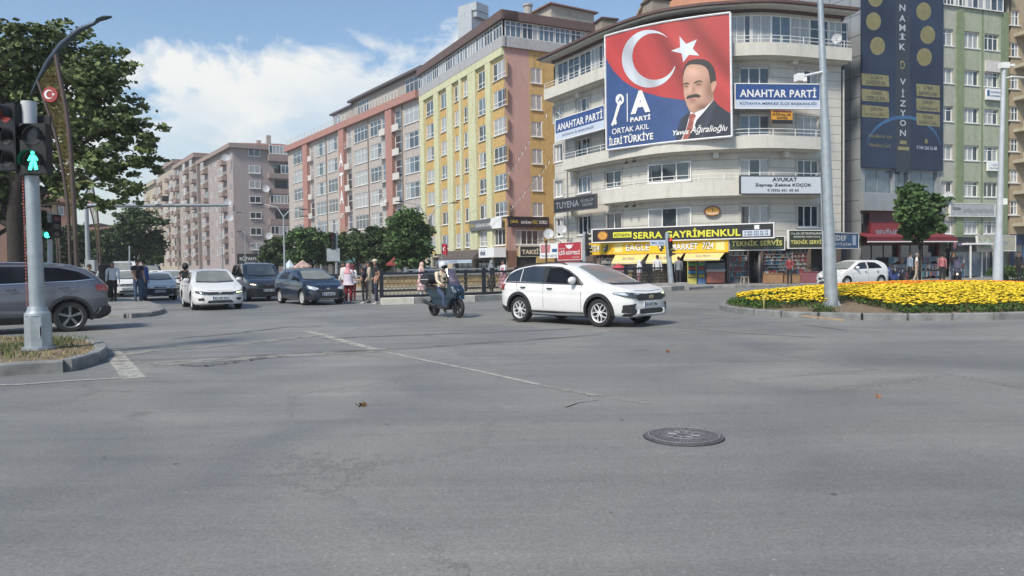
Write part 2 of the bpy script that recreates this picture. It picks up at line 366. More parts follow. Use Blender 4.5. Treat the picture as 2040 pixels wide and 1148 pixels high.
# ================================================================ GROUND
def asphalt():
    m = bpy.data.materials.new('asphalt'); m.use_nodes = True; t = m.node_tree; b = t.nodes['Principled BSDF']
    co = N(t, 'ShaderNodeTexCoord')
    big = N(t, 'ShaderNodeTexNoise', _Scale=0.16, _Detail=6.0, _Roughness=0.6, _Distortion=0.6); L(t, co, 'Object', big, 0)
    mp = N(t, 'ShaderNodeMapping'); mp.inputs['Rotation'].default_value = (0, 0, R(-8)); mp.inputs['Scale'].default_value = (0.10, 1.5, 1); L(t, co, 'Object', mp, 0)
    st = N(t, 'ShaderNodeTexNoise', _Scale=1.0, _Detail=7.0, _Roughness=0.68, _Distortion=0.5); L(t, mp, 0, st, 0)
    fine = N(t, 'ShaderNodeTexNoise', _Scale=38.0, _Detail=5.0, _Roughness=0.85); L(t, co, 'Object', fine, 0)
    vo = N(t, 'ShaderNodeTexVoronoi', _Scale=75.0); L(t, co, 'Object', vo, 0)
    k = M_(t, 'ADD', M_(t, 'MULTIPLY', M_(t, 'SUBTRACT', big.outputs['Fac'], .5), 0.55), M_(t, 'MULTIPLY', M_(t, 'SUBTRACT', st.outputs['Fac'], .5), 0.75))
    f2 = N(t, 'ShaderNodeTexNoise', _Scale=9.0, _Detail=6.0, _Roughness=0.8); L(t, co, 'Object', f2, 0)
    k = M_(t, 'ADD', k, M_(t, 'MULTIPLY', M_(t, 'SUBTRACT', fine.outputs['Fac'], .5), 1.9))
    k = M_(t, 'ADD', k, M_(t, 'MULTIPLY', M_(t, 'SUBTRACT', f2.outputs['Fac'], .5), .55))
    k = M_(t, 'ADD', k, 1.0)
    agg = M_(t, 'MULTIPLY', M_(t, 'LESS_THAN', vo.outputs['Distance'], 0.10), 0.55)
    k = M_(t, 'ADD', k, agg)
    pale = N(t, 'ShaderNodeMix', data_type='RGBA'); pale.inputs['A'].default_value = (0.154, 0.158, 0.156, 1); pale.inputs['B'].default_value = (0.222, 0.219, 0.202, 1)
    pn = N(t, 'ShaderNodeTexNoise', _Scale=0.33, _Detail=5.0, _Distortion=1.0); L(t, co, 'Object', pn, 0)
    t.links.new(M_(t, 'MULTIPLY_ADD', pn.outputs['Fac'], 3.0, -1.05, clamp=True), pale.inputs['Factor'])
    cb = N(t, 'ShaderNodeCombineColor'); [t.links.new(k, cb.inputs[i]) for i in range(3)]
    mx = N(t, 'ShaderNodeMix', data_type='RGBA', blend_type='MULTIPLY'); mx.inputs['Factor'].default_value = 1
    L(t, pale, 'Result', mx, 'A'); L(t, cb, 0, mx, 'B')
    v2 = N(t, 'ShaderNodeTexVoronoi', _Scale=9.0); L(t, co, 'Object', v2, 0); v3 = N(t, 'ShaderNodeTexVoronoi', _Scale=1.3); L(t, co, 'Object', v3, 0)
    sp1 = M_(t, 'MULTIPLY', M_(t, 'LESS_THAN', v2.outputs['Distance'], .075), M_(t, 'GREATER_THAN', big.outputs['Fac'], .47))
    s1 = N(t, 'ShaderNodeMix', data_type='RGBA'); t.links.new(M_(t, 'MULTIPLY', sp1, .6), s1.inputs['Factor']); L(t, mx, 'Result', s1, 'A'); s1.inputs['B'].default_value = (.38, .38, .35, 1)
    s2 = N(t, 'ShaderNodeMix', data_type='RGBA'); t.links.new(M_(t, 'MULTIPLY', M_(t, 'LESS_THAN', v3.outputs['Distance'], .035), .75), s2.inputs['Factor']); L(t, s1, 'Result', s2, 'A'); s2.inputs['B'].default_value = (.05, .05, .05, 1)
    v4 = N(t, 'ShaderNodeTexVoronoi', _Scale=.28, feature='DISTANCE_TO_EDGE'); wv = N(t, 'ShaderNodeMix', data_type='RGBA', blend_type='LINEAR_LIGHT'); wv.inputs['Factor'].default_value = .35; L(t, co, 'Object', wv, 'A'); L(t, f2, 'Color', wv, 'B'); L(t, wv, 'Result', v4, 0)
    ck_ = M_(t, 'MULTIPLY', M_(t, 'LESS_THAN', v4.outputs['Distance'], .0045), M_(t, 'MULTIPLY', M_(t, 'SUBTRACT', pn.outputs['Fac'], .44), 6, clamp=True))
    mx = N(t, 'ShaderNodeMix', data_type='RGBA'); t.links.new(M_(t, 'MULTIPLY', ck_, .55), mx.inputs['Factor']); L(t, s2, 'Result', mx, 'A'); mx.inputs['B'].default_value = (.05, .05, .05, 1)
    # oil drips and dark blotches
    ol = N(t, 'ShaderNodeTexNoise', _Scale=1.1, _Detail=3.0); L(t, co, 'Object', ol, 0)
    m3 = N(t, 'ShaderNodeMix', data_type='RGBA', blend_type='MULTIPLY'); t.links.new(M_(t, 'MULTIPLY', M_(t, 'SUBTRACT', ol.outputs['Fac'], 0.66), 7, clamp=True), m3.inputs['Factor'])
    L(t, mx, 'Result', m3, 'A'); m3.inputs['B'].default_value = (.55, .55, .56, 1)
    L(t, m3, 'Result', b, 'Base Color'); b.inputs['Roughness'].default_value = 0.62; b.inputs['Specular IOR Level'].default_value = 0.45
    bp = N(t, 'ShaderNodeBump', _Strength=0.35, _Distance=0.012); L(t, fine, 'Fac', bp, 'Height'); L(t, bp, 0, b, 'Normal')
    return m
ASPH = asphalt()
m = MB(); S = 1400; n = 20
m.add([(-S+2*S*i/n, -S+2*S*j/n, 0) for j in range(n+1) for i in range(n+1)], [(j*(n+1)+i, j*(n+1)+i+1, (j+1)*(n+1)+i+1, (j+1)*(n+1)+i) for j in range(n) for i in range(n)])
tag(m.build('road', ASPH), kind='structure')
def worn(name, col, cover=0.5, scale=9.0):
    m = bpy.data.materials.new(name); m.use_nodes = True; t = m.node_tree; b = t.nodes['Principled BSDF']
    co = N(t, 'ShaderNodeTexCoord'); ns = N(t, 'ShaderNodeTexNoise', _Scale=scale, _Detail=8.0, _Roughness=0.75); L(t, co, 'Object', ns, 0)
    b.inputs['Base Color'].default_value = col+(1,); b.inputs['Roughness'].default_value = .8
    f = M_(t, 'MULTIPLY', M_(t, 'SUBTRACT', ns.outputs['Fac'], 1-cover-.12), 6, clamp=True)
    t.links.new(f, b.inputs['Alpha'])
    return m
PAINT = worn('worn_white_paint', (0.34, 0.335, 0.30), 0.54, 5)
PAINT2 = worn('very_worn_white_paint', (0.27, 0.265, 0.24), 0.50, 5)
CRACK = worn('crack_filler', (0.035, 0.035, 0.037), 0.62, 5)
DUST = worn('pale_road_dust', (0.24, 0.235, 0.215), 0.52, 3)
def strip(name, px, wd, mt, z=0.004, taper=False):
    P = [G(*p) for p in px]; m = MB(); vs = []
    for i, p in enumerate(P):
        d = (P[min(i+1, len(P)-1)]-P[max(i-1, 0)]).normalized(); nn = Vector((-d.y, d.x, 0))
        ww = wd*(0.5 if not taper else 0.5*(0.5+rnd.random()))
        vs += [p+nn*ww+Vector((0, 0, z)), p-nn*ww+Vector((0, 0, z))]
    m.add(vs, [(2*i, 2*i+1, 2*i+3, 2*i+2) for i in range(len(P)-1)])
    return tag(m.build(name, mt), kind='structure')
def jag(pts, n=6, a=3.0):
    o = []
    for (x0, y0), (x1, y1) in zip(pts, pts[1:]):
        for k in range(n): o.append((x0+(x1-x0)*k/n+rnd.uniform(-a, a), y0+(y1-y0)*k/n+rnd.uniform(-a, a)*.18))
    return o+[pts[-1]]
strip('road_marking', [(613, 660), (700, 684), (765, 701)], .20, PAINT)
strip('road_marking', [(765, 701), (850, 719), (950, 739), (1075, 767)], .085, PAINT)
strip('road_marking', [(1078, 768), (1130, 778), (1203, 791)], .10, PAINT2)
strip('road_marking', [(1220, 795), (1300, 806)], .05, PAINT2)
strip('road_marking', [(222, 700), (268, 754)], .30, PAINT, .004)
strip('road_marking', [(-60, 770), (40, 767), (150, 759), (245, 754)], .10, PAINT, .008)
strip('road_marking', [(215, 700), (330, 693), (420, 688)], .05, DUST, .008)
strip('road_marking', [(1180, 664), (1330, 650), (1480, 634)], .12, DUST, .004)
strip('road_marking', [(1350, 652), (1480, 664), (1620, 672)], .12, DUST, .008)
strip('road_crack', jag([(205, 697), (270, 694), (352, 690)]), .05, CRACK, .012, True)
strip('road_crack', jag([(200, 722), (330, 717), (470, 712), (600, 704), (760, 699), (900, 689), (1030, 680), (1200, 667)]), .045, CRACK, .016, True)
strip('road_crack', jag([(340, 676), (480, 664), (560, 653), (640, 651)]), .05, CRACK, .012, True)
strip('road_crack', jag([(640, 676), (800, 669), (960, 664), (1140, 656)]), .05, CRACK, .012, True)
strip('road_crack', jag([(350, 729), (420, 730), (470, 722), (560, 712)], 8, 6), .045, CRACK, .02, True)
strip('road_marking', [(1125, 812), (1150, 803), (1190, 798)], .04, DUST, .012)
strip('worn_road_patch', [(300, 727), (400, 719), (520, 712), (640, 705), (780, 697)], .55, DUST, .0045)
strip('worn_road_patch', [(200, 713), (300, 700), (480, 686), (640, 668)], .35, DUST, .0055)
# small litter
def leaf(px, py, sz, label, col):
    p = G(px, py); m = MB(); r0 = random.Random(int(px))
    pts = [(cos(a)*sz*(1 if i % 2 else .55), sin(a)*sz*.55*(1 if i % 2 else .6), 0.02+.03*sin(a*2)+.006) for i, a in enumerate([2*pi*k/10 for k in range(10)])]
    m.add(pts+[(0, 0, .012)], [(i, (i+1) % 10, 10) for i in range(10)])
    m.tube([(sz*.8, 0, .02), (sz*1.5, sz*.3, .05)], .005, 5)
    tag(m.build('dry_leaf', mat('dry_leaf_'+label[:4], col, .8), loc=p, rz=r0.random()*6), label, 'leaf')
leaf(722, 811, .055, 'curled brown dry leaf lying on the asphalt left of centre', (.13, .06, .02))
leaf(1750, 794, .03, 'small orange dry leaf on the open asphalt in front of the flower bed', (.35, .13, .05))
leaf(1331, 703, .035, 'tiny reddish dry leaf on the asphalt below the white crossover nose', (.28, .10, .05))
# manhole
mh = G(1362, 871); IRON = mat('cast_iron', (.12, .12, .125), .5, .35, var=.35, scale=30); IRON2 = mat('worn_iron_ribs', (.27, .27, .275), .4, .3, var=.3, scale=40)
t_ = empty('manhole_cover', mh); t_.scale = (.93, .93, 1); tag(t_, 'round cast iron manhole cover with ribs and a star ring, set in the asphalt', 'manhole cover')
m = MB(); m.lathe([(.36, 0), (.36, .012), (.325, .012), (.325, .004)], n=48, cap=False); m.build('frame', IRON, t_)
m = MB(); m.lathe([(.345, 0), (.345, .013), (.318, .018), (.0001, .018)], n=48)
m.build('lid', IRON, t_)
m = MB()
for k in range(56):
    a = 2*pi*k/56
    for r0_, r1_ in ((.165, .215), (.225, .262), (.272, .305)):
        if (k*7+int(r0_*100)) % 9 == 0: continue
        c = Vector((cos(a), sin(a), 0)); q = Vector((-sin(a), cos(a), 0)); h = .0065
        m.add([c*r0_+q*h+Vector((0, 0, .022)), c*r1_+q*h+Vector((0, 0, .022)), c*r1_-q*h+Vector((0, 0, .022)), c*r0_-q*h+Vector((0, 0, .022))], [(0, 1, 2, 3)])
for r_ in (.15, .32, .07):
    m.lathe([(r_-.006, .0185), (r_-.006, .023), (r_+.006, .023), (r_+.006, .0185)], n=48, cap=False)
for k in range(8):
    a = 2*pi*k/8+.2; m.tube([(cos(a)*.08, sin(a)*.08, .022), (cos(a+.2)*.14, sin(a+.2)*.14, .022)], .008, 6)
m.build('rib', IRON2, t_)
m = MB()
m.lathe([(.345, .001), (.37, .0025), (.345, .0045)], n=48, cap=False); m.build('gap', BLACK, t_)
PAV = mat('pavement_slabs', (.23, .225, .215), .9, var=.25, scale=1.2, bump=.2)
KERB = mat('kerb_stone', (.20, .205, .20), .85, var=.3, scale=3, dirt=.3, bump=.3)
KERBW = mat('kerb_painted_white', (.52, .50, .44), .8, var=.15, scale=3, dirt=.4)
def paved(name, pts, z, mt, kind='structure'):
    m = MB(); m.prism([(p[0], p[1]) for p in pts], 0.0, z); return tag(m.build(name, mt), kind=kind)
def kerb_run(pts, seg, mats, wd=.18, h=.14, closed=False, name='kerb', gap=.012):
    """kerb of single stones laid along a path, one mesh, structure"""
    P = [Vector((p[0], p[1])) for p in pts]
    if closed: P.append(P[0])
    m = MB(); k = 0; acc = 0; cur = P[0]; i = 1
    while i < len(P):
        need = seg; a = cur
        while i < len(P) and (P[i]-cur).length < need: need -= (P[i]-cur).length; cur = P[i]; i += 1
        if i >= len(P): b = P[-1]
        else: cur = cur+(P[i]-cur).normalized()*need; b = cur
        d = (b-a)
        if d.length < .05: break
        d.normalize(); nn = Vector((-d.y, d.x)); a2, b2 = a+d*gap, b-d*gap; hh = h+rnd.uniform(-.006, .006)
        q = [a2-nn*wd*.5, b2-nn*wd*.5, b2+nn*wd*.5, a2+nn*wd*.5]; e = .02
        lo = [(p.x, p.y, 0) for p in q]; cc = (a2+b2)/2
        md = [(p.x, p.y, hh-.025) for p in q]; up = [(p.x+(cc.x-p.x)*.0+0, p.y, hh) for p in [q[0]+nn*e, q[1]+nn*e, q[2]-nn*e, q[3]-nn*e]]
        m.add(lo+md+up, [(0, 1, 5, 4), (1, 2, 6, 5), (2, 3, 7, 6), (3, 0, 4, 7), (4, 5, 9, 8), (5, 6, 10, 9), (6, 7, 11, 10), (7, 4, 8, 11), (8, 9, 10, 11)], k % len(mats)); k += 1
    return tag(m.build(name, mats), kind='structure')
# pavement in front of the right-hand row of shops
fr = [(-3.5, 74), (-.5, 64), (1.2, 56), (4.6, 48.8), (7.6, 45), (12.5, 43.2), (18, 43.4), (24, 45), (33, 48), (70, 58)]
paved('pavement', fr+[(70, 130), (10, 130)], .13, PAV)
kerb_run(fr, 1.0, [KERB, KERB], name='kerb')
# left street pavement along the far blocks
paved('pavement', [(-14.6, 100), (-15.8, 104), (-48, 150), (-120, 255), (-100, 270), (-10, 120)], .12, PAV)
# traffic island in mid distance with people waiting on it
isl = [G(60, 612), G(150, 626), G(205, 634), G(262, 634), G(305, 630), G(322, 624), G(318, 616), G(296, 607), G(255, 602), G(190, 599), G(100, 598)]
paved('traffic_island', isl, .13, PAV)
kerb_run(isl, .9, [KERB], closed=True)
# near grass verge with kerb, bottom left
vk = [G(-700, 758), G(-170, 752), G(0, 750), G(60, 748), G(128, 741), G(172, 731), G(200, 717), G(205, 705), G(190, 695), G(150, 688)]
vz = [p+Vector((-.05, .07, 0)) for p in vk]+[G(60, 685), G(-160, 686), G(-700, 690)]
SOIL = mat('dry_soil', (.17, .13, .085), .95, var=.35, scale=6, bump=.6, bscale=25)
paved('verge_soil', vz, .155, SOIL)
kerb_run(vk, 1.0, [KERB], wd=.2, h=.18)
def pip(x, y, poly):
    c = False; j = len(poly)-1
    for i in range(len(poly)):
        if (poly[i][1] > y) != (poly[j][1] > y) and x < (poly[j][0]-poly[i][0])*(y-poly[i][1])/(poly[j][1]-poly[i][1])+poly[i][0]: c = not c
        j = i
    return c
def scatter(poly, n, r0):
    xs = [p[0] for p in poly]; ys = [p[1] for p in poly]; o = []
    while len(o) < n:
        x, y = r0.uniform(min(xs), max(xs)), r0.uniform(min(ys), max(ys))
        if pip(x, y, poly): o.append((x, y))
    return o
GRASS = mat('grass_blades', (.085, .13, .03), .8, var=.5, scale=1.2, island=.45)
GRASSD = mat('dry_grass_blades', (.30, .24, .10), .85, var=.3, island=.35)
m = MB(); r0 = random.Random(3)
for x, y in scatter([(p.x, p.y) for p in vz], 14000, r0):
    dens = sin(x*2.1+1)*.5+sin(y*5+x)*.4
    if r0.random() > .62+dens*.35: continue
    h = r0.uniform(.03, .11)*(1.2 if dens > 0 else .6); a = r0.random()*pi; q = Vector((cos(a), sin(a), 0))*.007; b = Vector((r0.uniform(-.06, .06), r0.uniform(-.06, .06), h)); p = Vector((x, y, .15))
    m.add([p-q, p+q, p+b*.6+q*.6, p+b, p+b*.6-q*.6], [(0, 1, 2, 3, 4)], 0 if r0.random() < (.85 if dens > -.1 else .35) else 1)
tag(m.build('grass', [GRASS, GRASSD]), 'short patchy grass growing on the kerbed verge at the lower left', 'grass', kind='stuff')
# ================================================================ BUILDINGS
def roofed_box(name, Fs, depth, z1, wallm, parent, roofm=None):
    """closing walls behind a front facade: ends, back and roof"""
    a, b = Fs.P(0, -.0), Fs.P(Fs.len, 0); n_ = -Fs.n; c, d = b+Vector((n_.x, n_.y, 0))*depth, a+Vector((n_.x, n_.y, 0))*depth
    m = MB(); up = Vector((0, 0, z1))
    for p, q in ((b, c), (c, d), (d, a)): m.add([p, q, q+up, p+up], [(0, 1, 2, 3)])
    m.build('outer_wall', wallm, parent)
    m = MB(); m.prism([(p.x, p.y) for p in (a, b, c, d)], z1-.02, z1+.25); m.build('roof', roofm or CONC, parent)
    m = MB(); i = .32; a2, b2 = a-Vector((Fs.n.x, Fs.n.y, 0))*i, b-Vector((Fs.n.x, Fs.n.y, 0))*i
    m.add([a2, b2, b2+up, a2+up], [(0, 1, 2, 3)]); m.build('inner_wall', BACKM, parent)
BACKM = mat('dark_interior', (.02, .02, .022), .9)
# ---- the long beige and red block
def ata():
    Fa = Line((-43.9, 149.6), (-12.2, 103)); r = empty('apartment_building', Fa.P(0)); r.rotation_euler = (0, 0, 0)
    tag(r, 'long beige apartment block with red vertical piers and a white ATA sign', 'building')
    O = empty_parent(r)
    BE = grooved('beige_render', (.41, .37, .34), 3.5, .05, .75, dirt=.5); RED = mat('faded_red_render', (.36, .19, .16), .85, var=.15, dirt=.4)
    wins = [(807, 844, 4, .62), (788, 801, 1, .7), (762, 774, 1, .7), (738, 760, 3, .62), (706, 733, 4, .62), (692, 701, 1, .7), (675, 680.3, 1, .7), (653, 672, 3, .62), (629, 650, 3, .62), (618, 625, 1, .7), (584, 606, 3, .62)]
    ops = []; k = 0
    for row in range(6):
        zc = 22.45-3.47*row
        for (a, b, n_, tr) in wins:
            big = n_ > 1; t0, t1 = Fa.t(a, 330), Fa.t(b, 330); hh = 1.12 if big else 1.3
            ops.append((t0, t1, zc-hh, zc+hh, n_, tr))
    m = MB(); wall(m, Fa, 0, Fa.len, 3.4, 24.3, ops, .22); m.build('wall', BE, O)
    for i, o in enumerate(ops):
        window(O, Fa, o[0], o[1], o[2], o[3], -.12, o[4], transom=.68 if o[4] > 1 else .6, fw=.09)
    for a, b in ((775, 788), (681, 691), (608, 617)):
        m = MB(); slab(m, Fa, Fa.t(a, 330), Fa.t(b, 330), 3.4, 25.0, 0, .55); m.build('pier', RED, O)
    m = MB(); slab(m, Fa, -.3, Fa.len+.1, 24.3, 25.35, -.3, .7); m.build('cornice', RED, O)
    # narrow balconies with white rails either side of the piers
    PB = mat('balcony_panel', (.55, .53, .50), .8, dirt=.3)
    for (a, b) in ((788, 801), (762, 774), (692, 701), (618, 625)):
        t0, t1 = Fa.t(a, 330), Fa.t(b, 330)
        for row in range(6):
            zc = 22.45-3.47*row-1.6; m = MB(); slab(m, Fa, t0, t1, zc, zc+.12, 0, .55)
            if rnd.random() < .6: slab(m, Fa, t0, t1, zc+.12, zc+.95, .48, .54)
            else:
                for z in (.4, .65, .9): slab(m, Fa, t0, t1, zc+z, zc+z+.05, .5, .55)
            m.build('balcony', PB, O)
    for a in (735, 803, 651): m = MB(); t = Fa.t(a, 330); m.tube([Fa.P(t, .12, 3.4), Fa.P(t, .12, 25.2)], .08, 6); m.build('downpipe', mat('pipe_brown', (.25, .20, .17), .6), O)
    # roof storey
    t0 = Fa.t(692, 220); m = MB(); ops = [(Fa.t(a, 200), Fa.t(b, 200), 25.7, 28.1, 5) for a, b in ((700, 722), (795, 838))]
    G2 = mat('roof_storey_wall', (.33, .31, .28), .9, dirt=.4)
    wall(m, Fa, t0, Fa.len, 25.3, 28.4, ops, .2, off=-1.0); m.build('roof_storey_wall', G2, O)
    for o in ops: window(O, Fa, o[0], o[1], o[2], o[3], -1.1, o[4], transom=.7, style=0, fw=.09)
    a, b = Fa.P(t0, -1.0), Fa.P(Fa.len, -1.0); nn = Vector((Fa.n.x, Fa.n.y, 0)); m = MB()
    m.add([a, a-nn*10, a-nn*10+Vector((0, 0, 28.4)), a+Vector((0, 0, 28.4))], [(0, 1, 2, 3)]); m.build('roof_storey_wall', G2, O)
    m = MB(); slab(m, Fa, t0-.6, Fa.len+.1, 28.4, 28.75, -11, -.2); m.build('roof', mat('dark_roof_sheet', (.09, .08, .085), .7), O)
    # roof terrace rails
    m = MB()
    for z in (.35, .7, 1.05): m.tube([Fa.P(0.2, .4, 25.35+z), Fa.P(t0, .4, 25.35+z)], .05, 5)
    for k in range(0, 19): tt = .2+(t0-.2)*k/18; m.tube([Fa.P(tt, .4, 25.35), Fa.P(tt, .4, 26.4)], .05, 5)
    for k in range(0, 13): tt = Fa.t(722, 200)+(Fa.t(795, 200)-Fa.t(722, 200))*k/12; m.tube([Fa.P(tt, .3, 25.35), Fa.P(tt, .3, 26.5)], .05, 5)
    m.tube([Fa.P(Fa.t(722, 200), .3, 26.5), Fa.P(Fa.t(795, 200), .3, 26.5)], .05, 5)
    m.build('railing', PVC, O)
    # stair hut
    h0, h1 = Fa.t(650, 240), Fa.t(692, 240); m = MB(); slab(m, Fa, h0, h1, 25.35, 28.0, -6, -1.2); m.build('stair_hut', G2, O)
    m = MB(); slab(m, Fa, h0-.6, h1+.6, 28.0, 28.3, -6.4, -.8); m.build('hut_roof', MATS['dark_roof_sheet'], O)
    window(O, Fa, h0+.6, h0+3.6, 25.8, 27.6, -1.17, 3, style=2, sill=False)
    # ground floor shop fronts mostly behind the trees
    m = MB(); ops = [(Fa.t(a, 500), Fa.t(a+26, 500), .3, 2.7) for a in range(590, 820, 34)]
    wall(m, Fa, 0, Fa.len, 0, 3.4, ops, .5, off=-.3); m.build('ground_floor_wall', mat('shop_wall_dark', (.12, .11, .10), .8), O)
    for o in ops: window(O, Fa, o[0], o[1], o[2], o[3], -.6, 3, style=0, frame=DARKM, sill=False)
    roofed_box('', Fa, 14, 25.0, BE, O)
    tl = Fa.t(686, 320)
    m = MB(); fn = lambda u, v: Fa.P(tl-1.1+2.2*u, .60, v)
    for ch, za in zip('ATA', (20.35, 17.1, 14.2)): put_text(m, ch, fn, .1, .9, za-2.3, za, .03)
    put_text(m, 'APT.', fn, .1, .9, 9.6, 10.4, .02)
    m.build('lettering', PVC, O)
    m = MB(); t = Fa.t(578+4, 330)
    roots.append(r); return Fa
roots = []
def empty_parent(r): return W0(r)
class _P: pass
def W0(r):
    # parts are authored in world coordinates: give the thing an Empty at its base and undo its offset on the children
    r['_off'] = 1; return r
def settle():
    for r in list(bpy.data.objects):
        if '_off' in r:
            del r['_off']; off = Vector(r.location)
            for ch in r.children: ch.location = Vector(ch.location)-off
FATA = ata()
# ---- yellow and pink block
def yellow():
    Fl = Line((-12.0, 103), (-.5, 80)); Fr = Line((-.5, 80), (10.5, 85.5)); O = W0(empty('apartment_building', Fl.P(Fl.len)))
    tag(O, 'tall yellow apartment block with orange panels and one pink side', 'building')
    OR = mat('orange_render', (.50, .34, .13), .85, var=.14, dirt=.6); GRN = mat('pale_green_render', (.54, .545, .35), .85, var=.12, dirt=.6)
    PK = mat('pink_render', (.48, .30, .26), .85, var=.08, scale=.6, dirt=.3); GR = mat('grey_parapet', (.36, .37, .38), .8, dirt=.6)
    cols = [(850, 867, 2), (879, 893, 2), (907, 918, 2), (925, 936, 2), (954, 971, 2), (984, 1010, 3)]
    rows = [(121, 157), (178, 213), (235, 268), (292, 324), (347, 379), (402, 432)]
    ops = []
    for a, b, n_ in cols:
        t0, t1 = Fl.t(a, 300), Fl.t(b, 300)
        for y0, y1 in rows:
            z1, z0 = Fl.tz(997, y0)[1], Fl.tz(997, y1)[1]; ops.append((t0, t1, z0, z1, n_))
        z1, z0 = Fl.tz(997, 456)[1], Fl.tz(997, 489)[1]; ops.append((t0-.2, min(t1+.2, Fl.len-.3), z0, z1, 3 if n_ == 3 else 2))
    strips_ = [(Fl.t(a-1.5, 300), Fl.t(b+1.5, 300)) for a, b, _ in cols]
    fm = lambda t, z: 1 if any(a <= t <= b for a, b in strips_) and 3 < z < 23.4 else 0
    m = MB(); wall(m, Fl, 0, Fl.len, 3.0, 24.4, ops, .2, fm, [x for s_ in strips_ for x in s_], [23.4]); m.build('wall', [GRN, OR], O)
    for o in ops: window(O, Fl, o[0], o[1], o[2], o[3], -.1, o[4], fw=.09, transom=.3 if rnd.random() < .6 else 0)
    m = MB(); e = [0]+[x for s_ in strips_ for x in s_]+[Fl.len]
    for k in range(0, len(e), 2):
        if e[k+1]-e[k] > .15: slab(m, Fl, e[k], e[k+1], 3.0, 23.6, 0, .28)
    m.build('pilaster', GRN, O)
    m = MB(); slab(m, Fl, 0, Fl.len, 23.6, 24.4, 0, .30); m.build('band', GRN, O)
    tp = Fr.t(1056, 300); ops = []
    for y0, y1 in ((125, 157), (180, 212), (236, 267), (292, 323), (347, 378), (402, 431)):
        z1, z0 = Fl.tz(1010, y0)[1], Fl.tz(1010, y1)[1]; ops.append((Fr.t(1059, 300), Fr.t(1081, 300), z0, z1, 2))
    ops.append((Fr.t(1027, 470), Fr.t(1083, 470), Fl.tz(1010, 488)[1], Fl.tz(1010, 458)[1], 5))
    m = MB(); wall(m, Fr, 0, Fr.len, 3.0, 24.4, ops, .2, lambda t, z: 0 if t < tp else 1, [tp]); m.build('side_wall', [PK, OR], O)
    for o in ops: window(O, Fr, o[0], o[1], o[2], o[3], -.1, o[4], style=rnd.choice([1, 3, 1]), fw=.09)
    m = MB(); slab(m, Fr, -.0, Fr.len, 24.4, 25.5, -.2, .3); slab(m, Fl, 0, Fl.len+.3, 24.4, 25.5, -.2, .33); m.build('parapet', GR, O)
    # glazed top storey
    for F_, n_ in ((Fl, 11), (Fr, 6)):
        for k in range(n_):
            a = .1+(F_.len-.2)*k/n_; b = .1+(F_.len-.2)*(k+1)/n_-.08
            window(O, F_, a, b, 25.5, 27.2, .05, 3, style=rnd.choice([0, 1, 2, 4, 1]), transom=.72, sill=False, name='roof_window', fw=.09)
    BR = mat('brown_fascia', (.115, .075, .065), .7, dirt=.3)
    m = MB(); slab(m, Fl, -.3, Fl.len+.5, 27.2, 28.15, -1.5, .5); slab(m, Fr, -.2, Fr.len, 27.2, 28.12, -1.5, .5); m.build('fascia', BR, O)
    p = [Fl.P(0, -1), Fl.P(Fl.len, -1), Fr.P(Fr.len, -1), Fr.P(Fr.len, -24)]
    m = MB(); m.prism([(q.x, q.y) for q in p], 27.3, 27.9); m.build('roof', MATS['brown_fascia'], O)
    m = MB(); a, b = Fr.P(Fr.len), Fr.P(Fr.len, -22); m.add([a, b, b+Vector((0, 0, 27)), a+Vector((0, 0, 27))], [(0, 1, 2, 3)])
    a, b = Fl.P(0), Fl.P(0, -12); m.add([a, b, b+Vector((0, 0, 25)), a+Vector((0, 0, 25))], [(0, 1, 2, 3)]); m.build('outer_wall', GRN, O)
    m = MB(); a, b, c = Fl.P(0, -.4), Fl.P(Fl.len, -.45)+Vector((0, .25, 0)), Fr.P(Fr.len, -.4); up = Vector((0, 0, 27.3))
    m.add([a, b, b+up, a+up], [(0, 1, 2, 3)]); m.add([b, c, c+up, b+up], [(0, 1, 2, 3)]); m.build('inner_wall', BACKM, O)
    # ventilation duct on the roof with its elbow
    DU = mat('duct_steel', (.45, .47, .48), .45, .3, dirt=.3)
    t = Fl.t(938, 60, -3); q = Fl.P(t, -3); m = MB(); rz = Fl.rot(0)+R(25); m.rbox((q.x, q.y, 30.2), (2.3, 2.3, 5.4), rz)
    m.rbox((q.x+.35, q.y, 33.3), (3.0, 2.3, 1.0), rz, tilt=R(0)); m.rbox((q.x+.55, q.y, 32.5), (2.5, 2.25, .9), rz); m.build('ventilation_duct', DU, O)
    # roof hut with a low tiled roof and a chimney
    HU = mat('hut_render', (.38, .35, .30), .9, dirt=.5); t = 6.2; q = Fr.P(t, -4.5); rz = Fr.rot(0)
    q = at(1118, 60, 88); m = MB(); m.rbox((q.x, q.y, 28.9), (6.0, 4.6, 2.7), R(32)); m.build('roof_hut', HU, O)
    Mx = Matrix.Translation((q.x, q.y, 30.25)) @ Matrix.Rotation(R(32), 4, 'Z'); m = MB()
    pts = [(-3.4, -2.7, 0), (3.4, -2.7, 0), (3.4, 2.7, 0), (-3.4, 2.7, 0), (-3.4, -2.7, .14), (3.4, -2.7, .14), (3.4, 2.7, .14), (-3.4, 2.7, .14), (-1.2, 0, 1.25), (1.2, 0, 1.25)]
    m.add([Mx @ Vector(p_) for p_ in pts], [(0, 1, 2, 3), (0, 1, 5, 4), (1, 2, 6, 5), (2, 3, 7, 6), (3, 0, 4, 7), (4, 5, 9, 8), (5, 6, 9), (6, 7, 8, 9), (7, 4, 8)]); m.build('hut_roof', mat('old_roof_tiles', (.22, .13, .10), .85, var=.35, scale=14, dirt=.4), O)
    q = at(1052, 40, 83); m = MB(); m.tube([(q.x, q.y, 27.5), (q.x, q.y, 29.6)], .45, 10); m.tube([(q.x, q.y, 29.6), (q.x, q.y, 29.8)], .55, 10); m.build('chimney', CONC, O)
    # ground floor
    ops = [(Fl.t(a, 500), Fl.t(b, 500), .4, 2.6) for a, b in ((860, 885), (905, 940), (945, 975), (982, 1008))]
